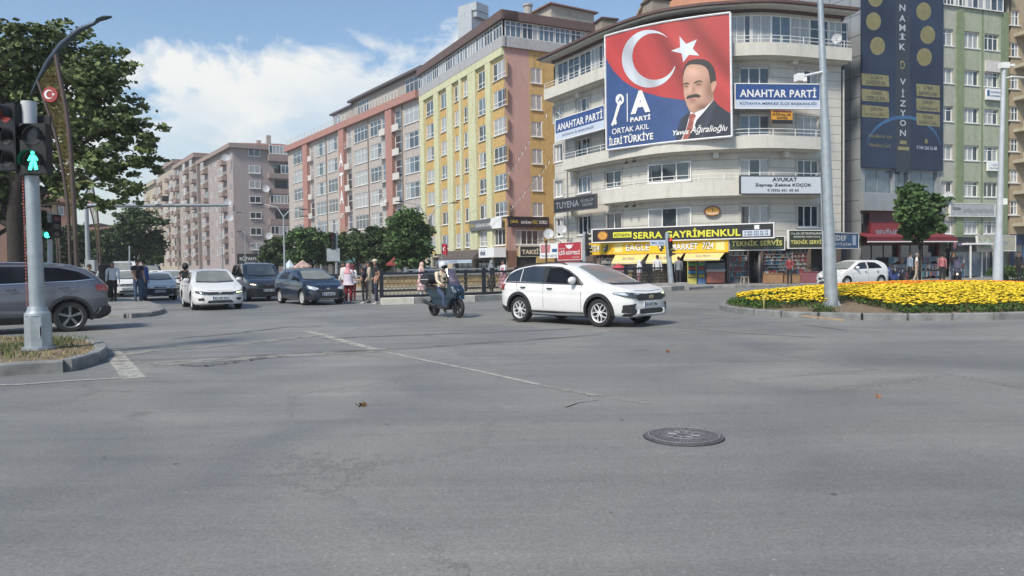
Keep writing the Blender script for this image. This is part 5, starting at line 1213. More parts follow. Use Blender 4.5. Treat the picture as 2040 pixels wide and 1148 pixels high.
    c.decal('taillight', [(-.86, .83), (-.60, .86), (-.58, .96), (-.84, 1.0)], 'B', LAMPR, r, .012, mirror=True); c.decal('taillight_side', [(-2.13, .84), (-1.90, .90), (-2.0, .99), (-2.12, .98)], 'R', LAMPR, r, .012)
    c.decal('rear_window', [(-.60, 1.08), (.60, 1.08), (.50, 1.38), (-.50, 1.38)], 'B', CGD, r, .006)
    m = MB(); m.tube([(.95, -.45, 1.15), (1.12, .1, 1.085)], .008, 5); m.build('wiper', TRIM, r)
    m = MB(); m.box(-1.25, -.72, .20, 1.25, .72, .27); m.build('underbody', TRIM, r)
    # no seat is modelled behind the dark near front window
    put(r, (.303+2.14)/2+.50, (19.75+17.85)/2+.42, .70, -.715)
    return r
CROSS = crossover()
# ---- generic front-on traffic car
def traffic(label, H, W, L_, wb, kind, pt, plate, loc, head, lights=None, grp='cars waiting on the left street', name='car_sedan', bump_dark=False, glassm=None, grill='wide', rw=.31, cat='car', plate_z=.45):
    fo = (L_-wb)*.47; ro = (L_-wb)*.53; xf, xb = wb/2+fo, -wb/2-ro; h = H
    if kind == 'sedan': top = [(xb, .92), (xb+.12, 1.04), (xb+.55, 1.08), (xb+1.15, h-.13), (xb+1.7, h), (-.05, h), (.28, h-.06), (1.10, 1.03), (1.35, .98), (xf-.35, .84), (xf-.1, .74), (xf, .66)]
    elif kind == 'hatch': top = [(xb, .92), (xb+.08, 1.05), (xb+.4, h-.12), (xb+.8, h-.01), (-.1, h), (.18, h-.05), (1.02, 1.05), (1.25, .99), (xf-.4, .87), (xf-.12, .77), (xf, .66)]
    elif kind == 'van': top = [(xb, 1.2), (xb+.05, h-.2), (xb+.2, h-.03), (-.3, h), (.10, h-.05), (.80, 1.20), (1.05, 1.10), (xf-.35, .98), (xf-.1, .86), (xf, .74)]
    else: top = [(xb, .96), (xb+.06, 1.06), (xb+.5, h-.10), (xb+1.0, h), (-.1, h), (.2, h-.05), (1.05, 1.12), (1.35, 1.04), (xf-.4, .95), (xf-.12, .84), (xf, .74)]
    bz = {'van': 1.10, 'suv': 1.05}.get(kind, .96)
    c = Car(top, W, wb, fo, ro, [(xb, bz+.02), (.5, bz-.02), (1.2, bz-.06), (xf, .70)], sill=.19, tumble=.80 if kind == 'van' else .73, rw=rw, noseT=.26, nose_d=.6)
    r = empty(name); tag(r, label, cat, grp); c.body(pt, r, rw+.05)
    for x in (wb/2, -wb/2):
        for sd in (1, -1): c.wheel(r, x, sd, rw, rw-.105, (5, 1) if kind != 'van' else (5, 0))
    x0w = -.95 if kind in ('hatch', 'sedan') else -.9
    for v, sd in (('L', 1), ('R', -1)):
        t_ = h-.12
        c.decal('side_window', [(-.25, bz+.06), (.80, bz+.04), (.58, bz+.2), (.15, t_-.02), (-.25, t_)], v, CGL, r)
        rb = max(xb+.65, -1.5) if kind != 'van' else xb+1.2
        c.decal('side_window', [(rb, bz+.08), (-.35, bz+.06), (-.35, t_), (rb+.45, t_-.02), (rb+.15, bz+.25)], v, CGD, r)
        if kind == 'van': c.decal('side_window', [(xb+.2, bz+.08), (xb+1.12, bz+.08), (xb+1.12, t_), (xb+.3, t_-.02)], v, CGD, r)
        c.line(r, [(-.3, .3), (-.3, bz)], v); c.line(r, [(.85, .3), (.88, bz-.02)], v); c.line(r, [(-1.15, bz), (-1.0, .65), (-.8, .35)], v)
        c.handle(r, -.1, bz-.1, TRIM, sd); c.handle(r, -1.0, bz-.09, TRIM, sd); c.mirror_(r, .62, bz+.07, pt if kind != 'van' else TRIM, sd)
    wy = W/2*.74; c.decal('windscreen', [(-wy, bz+.10), (-wy*.7, bz+.075), (0, bz+.07), (wy*.7, bz+.075), (wy, bz+.10), (wy*.80, h-.10), (wy*.5, h-.075), (0, h-.065), (-wy*.5, h-.075), (-wy*.80, h-.10)], 'F', glassm or CGW, r)
    c.decal('scuttle', [(-wy, bz+.045), (0, bz+.02), (wy, bz+.045), (wy, bz+.09), (0, bz+.06), (-wy, bz+.09)], 'F', TRIM, r, .008)
    c.decal('rear_window', [(-wy*.85, bz+.12), (wy*.85, bz+.12), (wy*.7, h-.12), (-wy*.7, h-.12)], 'B', CGD, r)
    c.decal('taillight', [(-W*.43, .80), (-W*.30, .82), (-W*.31, .95), (-W*.43, .97)], 'B', LAMPR, r, .012, mirror=True)
    ht = cr(top, xf-.1)-.05; hz = ht-.02
    def dz(P): return [(y*W/1.8, z+hz-.70) for y, z in P]
    for sg in (1, -1):
        if grill == 'wide': hp = [(.42, .62), (.60, .61), (.80, .66), (.83, .74), (.70, .73), (.40, .69)]
        elif grill == 'ford': hp = [(.40, .66), (.60, .62), (.78, .68), (.80, .80), (.62, .76), (.44, .70)]
        elif grill == 'skoda': hp = [(.42, .62), (.78, .62), (.80, .72), (.42, .72)]
        else: hp = [(.46, .63), (.62, .585), (.76, .60), (.80, .72), (.66, .75), (.50, .72)]
        on = lights and lights[0] == sg
        c.decal('headlight', [(sg*y, z) for y, z in dz(hp)], 'F', LAMPC if grill in ('ford', 'corsa') else LAMPO, r, .012, .05)
        if on: c.decal('lamp_lit', [(sg*y, z) for y, z in dz([(.56, .645), (.76, .672), (.78, .705), (.56, .675)])], 'F', lights[1], r, .018, .05)
        c.decal('fog_lamp', [(sg*y, z) for y, z in ((.56*W/1.8, .36), (.72*W/1.8, .36), (.74*W/1.8, .44), (.56*W/1.8, .46))], 'F', TRIM, r, .010)
    if grill == 'wide': gp = dz([(-.44, .60), (.44, .60), (.43, .69), (-.43, .69)])
    elif grill == 'ford': gp = dz([(-.46, .46), (.46, .46), (.52, .58), (-.52, .58)])
    elif grill == 'van': gp = dz([(-.50, .52), (.50, .52), (.46, .66), (-.46, .66)])
    elif grill == 'skoda': gp = dz([(-.40, .63), (.40, .63), (.38, .71), (.15, .735), (-.15, .735), (-.38, .71)])
    else: gp = dz([(-.30, .62), (.30, .62), (.32, .68), (-.32, .68)])
    c.decal('grille', gp, 'F', GRL, r, .013)
    if bump_dark:
        c.decal('bumper', [(-W*.47, .22), (W*.47, .22), (W*.47, .56), (.42*W, .60), (0, .57), (-.42*W, .60), (-W*.47, .56)], 'F', TRIM, r, .008)
        for v in ('L', 'R'): c.decal('bumper_side', [(xf-.42, .30), (xf-.05, .28), (xf-.03, .56), (xf-.28, .58)], v, TRIM, r, .008)
    c.decal('air_intake', [(-.46*W/1.8, .26), (.46*W/1.8, .26), (.40*W/1.8, .36), (-.40*W/1.8, .36)], 'F', GRL, r, .014)
    c.decal('chrome_strip', [(-.40*W/1.8, .245), (.40*W/1.8, .245), (.40*W/1.8, .262), (-.40*W/1.8, .262)], 'F', CHROME if not bump_dark else TRIM, r, .018)
    if plate: c.plate(r, 'F', plate_z, plate)
    m = MB(); fx = c.bvh.ray_cast(Vector((6, 0, hz-.03)), Vector((-1, 0, 0)))[0].x; m.lathe([(.0001, .0), (.05, 0), (.06, -.01), (.06, -.03)], (fx+.03, 0, hz-.035), 20, 'X', sq=.6); m.build('emblem', CHROME, r)
    m = MB(); m.box(-wb/2+.4, -W*.4, .17, wb/2-.4, W*.4, .24); m.build('underbody', TRIM, r)
    c.line(r, [(-.68*W/1.8, bz-.04), (-.45*W/1.8, hz+.045), (0, hz+.03), (.45*W/1.8, hz+.045), (.68*W/1.8, bz-.04)], 'F', .010)
    if kind in ('van', 'suv'):
        for sd in (1, -1): c.rail(r, xb+.5, -.1, sd*W*.33, TRIM)
    put(r, loc[0], loc[1], head[0], head[1]); return r
def cpos(px, d, back=1.9, head=(.574, -.819)):
    """centre of a car whose nose stands at image column px, d metres away"""
    q = at(px, 560, d); return (q.x-head[0]*back, q.y-head[1]*back)
HD = (.50, -.866)
traffic('white sedan with lit running light at the head of the left queue', 1.50, 1.79, 4.53, 2.64, 'sedan', WHP, '43 ADF 643', cpos(437, 27.3, 2.1, HD), HD, (1, LIT), name='sedan_car', rw=.33)
traffic('dark blue grey passenger van with roof rails and one lit headlight', 1.75, 1.80, 4.2, 2.5, 'van', STORM, '43 DH 736', cpos(535, 34.0, 2.0, (.52, -.85)), (.52, -.85), (-1, LITW), name='passenger_van', cat='van', grill='van', bump_dark=True, plate_z=.50)
traffic('dark navy hatchback nearest to the railing, beside the women in headscarves', 1.45, 1.72, 3.95, 2.49, 'hatch', NAVY, '35 BAM 855', cpos(652, 29.8, 1.85, (.60, -.80)), (.60, -.80), None, name='hatchback_car', grill='ford', bump_dark=False)
traffic('small old silver hatchback with dark plastic bumper behind the men on the island', 1.38, 1.62, 3.72, 2.44, 'hatch', CORSA, '43 KC 012', cpos(318, 36.5, 1.7, (.47, -.88)), (.47, -.88), None, name='hatchback_car', grill='corsa', bump_dark=True, rw=.28)
traffic('white hatchback with black moustache grille behind the man in the white shirt', 1.50, 1.70, 4.0, 2.47, 'hatch', WHP2, '43 AP 415', cpos(254, 42.0, 1.8, (.42, -.9)), (.42, -.9), None, name='hatchback_car', grill='skoda')
traffic('white sedan farther back between the silver hatchback and the motorcyclist', 1.46, 1.78, 4.5, 2.65, 'sedan', WHP2, '43 EK 220', cpos(348, 46.0, 2.0, (.52, -.85)), (.52, -.85), None, name='sedan_car', grill='wide')
traffic('white car mostly hidden behind the grey car tail and the dark bin', 1.48, 1.75, 4.2, 2.55, 'hatch', WHP2, None, cpos(212, 44.0, 2.0, (.42, -.9)), (.42, -.9), None, name='hatchback_car', grill='wide')
traffic('white minibus seen above the hatchback roof in the left queue', 2.15, 1.95, 5.0, 3.0, 'van', WHP2, None, cpos(246, 54.0, 2.3, (.45, -.89)), (.45, -.89), None, name='minibus', cat='minibus', grill='van')
traffic('dark blue van standing far back in the left street', 1.9, 1.85, 4.6, 2.8, 'van', NAVY, None, cpos(305, 66.0, 2.0, (.5, -.86)), (.5, -.86), None, name='delivery_van', cat='van', grill='van')
traffic('small white car far back between the sedan and the dark van', 1.45, 1.7, 4.0, 2.5, 'hatch', WHP, None, cpos(322, 57.0, 2.0, (.5, -.86)), (.5, -.86), None, name='hatchback_car', grill='wide')
traffic('pale blue hatchback passing behind the far railing', 1.45, 1.7, 4.0, 2.5, 'hatch', paint('car_paint_pale_blue', (.25, .36, .50)), None, (-8.2, 66), (-.9, .4), None, grp=None, name='hatchback_car', grill='wide')
i20 = traffic('white hatchback driving past behind the flower bed, right of the tall pole', 1.49, 1.69, 4.0, 2.57, 'hatch', WHP, '43 NA 77', (18.6, 41.2), (-.90, -.42), None, grp=None, name='hatchback_car', grill='ford')
# ---- grey suv leaving on the left
def suv():
    top = [(-2.15, 1.14), (-2.11, 1.21), (-2.02, 1.30), (-1.85, 1.46), (-1.70, 1.555), (-1.3, 1.635), (-.6, 1.69), (.2, 1.70), (.6, 1.64), (1.35, 1.22), (1.55, 1.18), (2.0, 1.08), (2.2, .96), (2.28, .80)]
    c = Car(top, 1.88, 2.70, .93, .80, [(-2.4, 1.18), (-1.5, 1.22), (.6, 1.14), (1.2, 1.10), (2.3, .86)], sill=.28, tumble=.77, rw=.375, tailT=.16, tail_d=.45, noseT=.28)
    r = empty('suv_car'); tag(r, 'metallic grey sport utility vehicle with dark glass cut off by the left edge', 'car'); c.body(GREYP, r, .44)
    for x in (1.35, -1.35):
        for sd in (1, -1): c.wheel(r, x, sd, .375, .265, (5, 0), rim=mat('rim_two_tone', (.16, .17, .18), .3, .4, var=.5, scale=9)); c.arch_trim(r, x, .43, .50, TRIM, sd)
    for v, sd in (('L', 1), ('R', -1)):
        c.decal('side_window', [(-1.84, 1.30), (-1.5, 1.26), (-.72, 1.23), (-.72, 1.60), (-1.15, 1.57), (-1.55, 1.47)], v, CGD, r)
        c.decal('side_window', [(-.68, 1.225), (.20, 1.20), (.20, 1.615), (-.68, 1.605)], v, CGD, r); c.decal('side_window', [(.24, 1.20), (1.05, 1.18), (.7, 1.43), (.42, 1.58), (.24, 1.61)], v, CGD, r)
        c.decal('window_trim', [(-1.9, 1.275), (-1.5, 1.235), (1.1, 1.155), (1.1, 1.172), (-1.5, 1.255), (-1.86, 1.295)], v, CHROME, r, .010)
        c.line(r, [(-.68, .35), (-.68, 1.2)], v); c.line(r, [(.22, .35), (.22, 1.18)], v); c.line(r, [(-1.55, 1.2), (-1.5, 1.0), (-1.0, .78), (-.85, .4)], v)
        c.handle(r, -1.22, 1.09, GREYP, sd, .2); c.handle(r, -.15, 1.07, GREYP, sd, .2); c.mirror_(r, .85, 1.2, GREYP, sd)
        c.decal('sill_trim', [(-.9, .25), (.9, .25), (.9, .42), (-.9, .40)], v, TRIM, r, .012, thick=.012); c.decal('crease_highlight', [(-.92, .47), (.9, .52), (.9, .60), (-.92, .53)], v, paint('car_paint_crease_highlight', (.20, .21, .24), .45, .3), r, .004)  # crease is a flat paler band; its catch of light is painted on
        c.decal('bumper_side', [(-2.16, .30), (-1.86, .28), (-1.86, .42), (-1.98, .58), (-2.14, .62)], v, TRIM, r, .012); c.decal('taillight', [(-2.14, .98), (-2.03, 1.00), (-1.90, 1.15), (-2.12, 1.14)], v, LAMPR, r, .013); c.rail(r, -1.55, .4, sd*.62, CHROME)
    c.decal('rear_bumper', [(-.9, .30), (.9, .30), (.88, .58), (-.88, .58)], 'B', TRIM, r, .014, thick=.05); c.decal('taillight', [(-.9, .99), (-.3, 1.01), (-.3, 1.10), (-.9, 1.13)], 'B', LAMPR, r, .013, mirror=True)
    c.decal('rear_window', [(-.62, 1.28), (.62, 1.28), (.54, 1.55), (-.54, 1.55)], 'B', CGD, r); c.decal('windscreen', [(-.68, 1.26), (.68, 1.26), (.56, 1.64), (-.56, 1.64)], 'F', CGD, r)
    c.decal('headlight', [(.5, .72), (.85, .76), (.85, .86), (.5, .84)], 'F', LAMPC, r, mirror=True); c.decal('grille', [(-.45, .55), (.45, .55), (.5, .8), (-.5, .8)], 'F', GRL, r); c.plate(r, 'B', .74, '43 AHR 571')
    m = MB(); m.box(-1.2, -.75, .22, 1.2, .75, .3); m.build('underbody', TRIM, r)
    q = G(141, 661); hx, hy = -.862, -.507; c_ = Vector((q.x, q.y))+Vector((hx, hy))*1.35-Vector((-hy*-1, 0))*0
    # rear near wheel sits on the left side of the car (towards the camera)
    lx, ly = -hy, hx
    put(r, q.x+hx*1.35-lx*.84, q.y+hy*1.35-ly*.84, hx, hy)
suv()
# ================================================================ PEOPLE
def skinmesh(verts, edges, radii, root=0, sub=2):
    bm = bmesh.new(); lay = bm.verts.layers.skin.verify(); vs = [bm.verts.new(v) for v in verts]
    for a, b in edges: bm.edges.new((vs[a], vs[b]))
    for i, v in enumerate(vs):
        rr = radii[i]; v[lay].radius = (rr, rr) if not hasattr(rr, '__len__') else rr; v[lay].use_root = (i == root)
    me = bpy.data.meshes.new('sk'); bm.to_mesh(me); bm.free(); o = bpy.data.objects.new('sk', me); C.objects.link(o)
    md = o.modifiers.new('s', 'SKIN'); md.use_smooth_shade = True; md.branch_smoothing = .4; o.modifiers.new('u', 'SUBSURF').levels = sub; o.modifiers['u'].render_levels = sub
    bpy.context.view_layer.update(); dg = bpy.context.evaluated_depsgraph_get(); out = bpy.data.meshes.new_from_object(o.evaluated_get(dg))
    bpy.data.objects.remove(o); bpy.data.meshes.remove(me); return out
SKN = mat('skin', (.36, .20, .14), .6, var=.08); HAIRD = mat('hair_dark', (.025, .02, .018), .7); HAIRG = mat('hair_grey', (.20, .19, .18), .8); SHOE = mat('shoe_dark', (.025, .022, .02), .6); SHOEW = mat('shoe_pale', (.50, .48, .46), .6)
def cloth(name, col, var=.15, scale=7): return mat('cloth_'+name, col, .9, var=var, scale=scale, bump=.3, bscale=12)
def person(label, pos, face, top, bottom, h=1.74, shoe=None, hair=None, pose='stand', head='short', arms=((-.0, .05), (.0, .05)), legs=(.0, .0), build=1.0, long_sleeve=True, coat=0.0, scarf=None, cap=None, name='person', cat='person', grp=None, z=0.0, lean=0.0, sit=False, helmet=None, legspread=0.09):
    """arms: per side (swing forward, elbow bend) in radians; legs: thigh swing per side"""
    s = h/1.74; V = []; E = []; Rr = []; M_i = []
    def v(p, r, m): V.append(Vector(p)); Rr.append(r); M_i.append(m); return len(V)-1
    b = build; TOPM, BOT, SK, SH = 0, 1, 2, 3
    hip = .93 if not sit else .0
    def up(x, y, zz): return Vector((x+sin(lean)*(zz-.93), y, .93+(zz-.93)*cos(lean)))
    pel = v(up(0, 0, .95), (.135*b, .165*b), BOT); wst = v(up(0, 0, 1.10), (.115*b, .15*b), TOPM); ch = v(up(.0, 0, 1.30), (.12*b, .165*b), TOPM); shc = v(up(0, 0, 1.43), (.075, .10), TOPM); nk = v(up(.01, 0, 1.51), .052, SK); 
    E += [(pel, wst), (wst, ch), (ch, shc), (shc, nk)]
    hc = up(.035, 0, 1.63); h0 = v(up(.02, 0, 1.56), (.065, .06), SK); h1 = v(hc, (.098, .078), SK); h2 = v(up(.025, 0, 1.70), (.062, .055), SK); E += [(nk, h0), (h0, h1), (h1, h2)]
    hands = []
    for i, sd in enumerate((1, -1)):
        sw, el = arms[i][:2]; out_ = arms[i][2] if len(arms[i]) > 2 else .10
        shp = up(0, sd*.185*b, 1.42); ua = Vector((sin(sw), sd*out_, -cos(sw))).normalized(); e = shp+ua*.28; fa = Vector((sin(sw+el), sd*(out_-.35*min(el, 1.2)), -cos(sw+el))).normalized(); wr = e+fa*.25; hd = wr+fa*.07
        a = v(shp, .062*b, TOPM); a1 = v(shp+ua*.14, .054*b, TOPM); a2 = v(e, .044, TOPM if long_sleeve else SK); a3 = v(e+fa*.12, .040, TOPM if long_sleeve else SK); a4 = v(wr, .028, TOPM if long_sleeve else SK); a5 = v(hd, (.036, .022), SK)
        E += [(shc, a), (a, a1), (a1, a2), (a2, a3), (a3, a4), (a4, a5)]; hands.append((wr, fa, hd, sd))
    for i, sd in enumerate((1, -1)):
        th = legs[i]; kn_b = 0.12 if th > .05 else (.25 if th < -.05 else 0.03); hp = Vector((0, sd*legspread, .90))
        if sit: t_ = Vector((sin(1.15), sd*.18, -cos(1.15))).normalized(); k_ = hp+t_*.42; c_ = Vector((.05, 0, -1)).normalized(); an = k_+c_*.40
        else: t_ = Vector((sin(th), sd*.02, -cos(th))); k_ = hp+t_*.42; c_ = Vector((sin(th-kn_b), 0, -cos(th-kn_b))); an = k_+c_*.42
        l0 = v(hp, .098*b, BOT); l1 = v(hp.lerp(k_, .5), .082*b, BOT); l2 = v(k_, .062, BOT); l3 = v(k_.lerp(an, .45), .060, BOT); l4 = v(an+Vector((0, 0, .03)), .048, BOT); l5 = v(an+Vector((.02, 0, -.045)), .038, SH); l6 = v(an+Vector((.15, sd*.02, -.06)), (.042, .032), SH)
        E += [(pel, l0), (l0, l1), (l1, l2), (l2, l3), (l3, l4), (l4, l5), (l5, l6)]
    me = skinmesh(V, E, Rr, pel, 2)
    seg = [(V[a], V[b_], M_i[b_]) for a, b_ in E]
    mats = [top, bottom, SKN, shoe or SHOE]
    me.materials.clear(); [me.materials.append(x) for x in mats]
    for p in me.polygons:
        c = p.center; best = 9; bi = 0
        for (a, b_, m_) in seg:
            d = b_-a; u = max(0, min(1, (c-a).dot(d)/max(d.length_squared, 1e-6))); q = (a+d*u-c).length
            if q < best: best = q; bi = m_
        if bi in (0, 1) and abs(c.y) < .19 and .80 < c.z < 1.2 and not sit: bi = 0 if c.z > .95 else 1
        p.material_index = bi; p.use_smooth = True
    # face and fingers join the same mesh
    bm = bmesh.new(); bm.from_mesh(me); ex = MB()
    hcx = hc.x+.085; ex.tube([(hcx, 0, hc.z+.03), (hcx+.028, 0, hc.z-.012), (hcx+.004, 0, hc.z-.018)], [.008, .015, .010], 6, 2)
    for sd in (1, -1): ex.ball((hc.x, sd*.082, hc.z-.005), (.018, .012, .03), 8, 2)
    for wr, fa, hd, sd in hands:
        sp = Vector((0, 0, 1)).cross(fa); sp = sp.normalized() if sp.length > .1 else Vector((1, 0, 0)); sp = Vector((1, 0, 0)) if abs(fa.z) > .7 else sp
        nrm = fa.cross(sp).normalized()
        for k, (ln, o_) in enumerate(((.062, -.027), (.074, -.009), (.070, .009), (.055, .026))):
            b0 = hd+fa*.02+sp*o_; ex.tube([b0, b0+fa*ln*.55+nrm*.004, b0+fa*ln+nrm*sd*-.018], [.0095, .0085, .006], 6, 2)
        b0 = wr+fa*.04+sp*.03; ex.tube([b0, b0+(fa*.6+sp*.7).normalized()*.035, b0+(fa*.9+sp*.5).normalized()*.06], [.012, .010, .007], 6, 2)
    off = len(bm.verts); nv = [bm.verts.new(p) for p in ex.v]
    for f, mi in zip(ex.f, ex.m):
        try: ff = bm.faces.new([nv[i] for i in f]); ff.material_index = mi; ff.smooth = True
        except Exception: pass
    bm.to_mesh(me); bm.free(); me.name = 'person'
    o = link(me, name, None); o.scale = (s, s, s); o.location = (pos[0], pos[1], z); o.rotation_euler = (0, 0, atan2(face[1], face[0])); tag(o, label, cat, grp)
    H = MB(); hm = hair or HAIRD
    if scarf:
        H.ball((hc.x-.015, 0, hc.z+.01), (.115, .10, .135), 14); H.tube([(hc.x-.03, 0, hc.z-.05), (hc.x-.035, 0, hc.z-.16), (hc.x-.03, 0, hc.z-.30)], [.10, .13, .19], 12, flat=1.0)
        H.build('headscarf', scarf, o, 60)
    elif helmet:
        H.ball((hc.x, 0, hc.z+.03), (.15, .135, .15), 16); H.build('helmet', helmet, o, 60)
        g = MB(); g.ball((hc.x+.045, 0, hc.z-.005), (.13, .115, .08), 14); g.build('visor', CGD, o, 60)
    else:
        H.ball((hc.x-.022, 0, hc.z+.032), (.100, .086, .098), 14); H.build('hair', hm, o, 60)
        if cap:
            g = MB(); g.ball((hc.x-.008, 0, hc.z+.062), (.112, .094, .072), 14); g.hexa([(hc.x+.07, -.06, hc.z+.045), (hc.x+.17, -.045, hc.z+.035), (hc.x+.17, .045, hc.z+.035), (hc.x+.07, .06, hc.z+.045), (hc.x+.07, -.06, hc.z+.06), (hc.x+.17, -.045, hc.z+.045), (hc.x+.17, .045, hc.z+.045), (hc.x+.07, .06, hc.z+.06)]); g.build('cap', cap, o, 60)
    if coat:
        K = MB(); K.lathe([(.135*b, 1.34), (.17*b, 1.15), (.165*b, 1.0), (.20*b, .85), (.23*b, coat)], n=18, sq=1.15); K.build('long_top' if coat > .5 else 'skirt', top if coat > .3 else bottom, o, 60)
    return o
def foot(px, py): q = G(px, py); return (q.x, q.y)
TOCAM = (0.0, -1.0)
W_SHIRT = cloth('white_shirt', (.55, .57, .62)); BLK = cloth('black', (.022, .022, .026)); JEANS = cloth('jeans', (.055, .09, .15)); BEIGE = cloth('beige', (.42, .36, .28)); DNAVY = cloth('navy', (.03, .035, .06)); MAROON = cloth('maroon', (.13, .03, .035)); PINKS = cloth('pink_print', (.55, .26, .28), .5, 25); PALE = cloth('pale_lilac', (.55, .50, .57), .12); RED_S = cloth('red_skirt', (.33, .035, .05)); WHT = cloth('white', (.62, .62, .62)); CREAM = cloth('cream', (.55, .48, .36)); GREYC = cloth('grey', (.20, .22, .24)); DRED = cloth('dark_red', (.20, .03, .04)); PAT = cloth('patterned', (.35, .18, .22), .8, 22)
def pp(px, d): q = at(px, 560, d); return (q.x, q.y)
person('man in white shirt and black trousers walking on the traffic island', pp(225, 33.2), (.25, -.97), W_SHIRT, BLK, 1.72, hair=HAIRG, arms=((.12, .15, .16), (-.1, .2, .16)), legs=(.14, -.1), build=1.15, z=.13)
person('man in black t-shirt and jeans standing sideways on the traffic island', pp(274, 32.6), (.80, -.6), BLK, JEANS, 1.82, arms=((.10, .35), (.25, .5)), long_sleeve=False, build=1.1, z=.13)
person('man in a blue top half hidden right behind the man in the black t-shirt', pp(287, 34.6), (.9, -.3), cloth('blue', (.06, .12, .32)), JEANS, 1.78, z=.13)
person('man in dark red shirt standing behind the tail of the grey car', pp(178, 29.5), (.8, -.5), MAROON, BLK, 1.74, arms=((.2, .6), (.2, .6)), z=.0)
person('woman in pink patterned headscarf, lilac top and red skirt beside the navy hatchback', pp(694, 31.5), (.3, .95), PALE, RED_S, 1.62, scarf=PINKS, coat=.80, build=1.1, arms=((.1, .3), (.3, 1.0)), shoe=SHOEW)
person('person in white top standing half behind the woman in the pink headscarf', pp(685, 32.9), (-.7, -.6), WHT, DNAVY, 1.74, arms=((.1, .3), (.1, .3)))
person('woman in white with red shoulder bag, right behind the pink headscarf', pp(703, 33.2), (.5, .8), WHT, DRED, 1.60, scarf=MAROON, arms=((.1, .3), (.1, .3)), coat=.85)
person('child in black holding something out in front, between the women and the capped man', pp(723, 30.9), (-.98, -.2), BLK, BLK, 1.45, arms=((.35, 1.15), (.4, 1.1)), long_sleeve=False, shoe=SHOEW)
person('man in beige clothes with a shoulder strap facing left beside the capped man', pp(736, 31.2), (-.95, -.2), BEIGE, BEIGE, 1.72, arms=((.05, .3), (.1, .4)), build=1.15)
person('man in black shirt and beige cap holding his wrist behind his back', pp(749, 30.2), (-.95, -.30), BLK, DNAVY, 1.78, cap=CREAM, hair=HAIRG, arms=((-.45, .9), (-.30, 1.2)), long_sleeve=False, build=1.18, shoe=SHOEW, legs=(.05, -.05))
person('dark haired man seen between the child and the man in beige', pp(733, 33.6), (-.7, .5), DNAVY, BLK, 1.74)
person('woman in pink headscarf and white walking behind the railing above the scooter tail', pp(840, 36.5), (.9, -.3), cloth('pale_pink', (.60, .42, .44)), WHT, 1.66, scarf=cloth('peach', (.58, .42, .33)), coat=.35, z=.0)
person('woman in grey headscarf behind the railing, left of the white crossover', pp(979, 38.5), (.8, -.5), GREYC, BLK, 1.62, scarf=GREYC, coat=.3, z=.1)
person('dark haired woman in white top and patterned skirt behind the railing', pp(1003, 38.0), (-.8, -.5), WHT, PAT, 1.64, coat=.25, z=.1, arms=((.2, .9), (.2, .9)))
person('man in white shirt standing in front of the market window', pp(1310, 43.2), (.1, 1), WHT, BLK, 1.80, z=.13)
person('man carrying a white bag in the dark market doorway', pp(1352, 43.9), (.2, 1), GREYC, BLK, 1.70, z=.13, arms=((.1, .2), (.15, .3)))
person('dark haired vendor in red top behind the display tables', pp(1573, 43.9), (-.4, -.9), DRED, BLK, 1.62, z=.13, arms=((.5, .9), (.4, .9)))
person('man in grey-blue shirt walking by the red shop, left of the man in white', pp(1813, 44.3), (.9, .1), cloth('grey_blue', (.22, .28, .36)), BLK, 1.72, z=.13, legs=(.15, -.15))
person('man in white t-shirt and beige trousers by the signal post', pp(1826, 43.6), (.7, -.3), WHT, BEIGE, 1.70, z=.13, hair=HAIRG, legs=(.1, -.1), long_sleeve=False)
person('person in striped red top beside the parked scooters', pp(1877, 44.6), (.3, .9), cloth('striped', (.40, .15, .16), .7, 30), BLK, 1.66, z=.13)
person('man in black standing astride behind the parked scooters', pp(1900, 45.2), (-.5, -.6), BLK, JEANS, 1.80, z=.13)
person('person in dark clothes at the far right by the blue shopfront', pp(2030, 46.5), (-.8, -.3), BLK, BLK, 1.72, z=.13)
person('woman in pink seated outside the market behind the railing', pp(1274, 41.6), (.7, -.6), W_SHIRT, PAT, 1.55, scarf=WHT, z=.1)
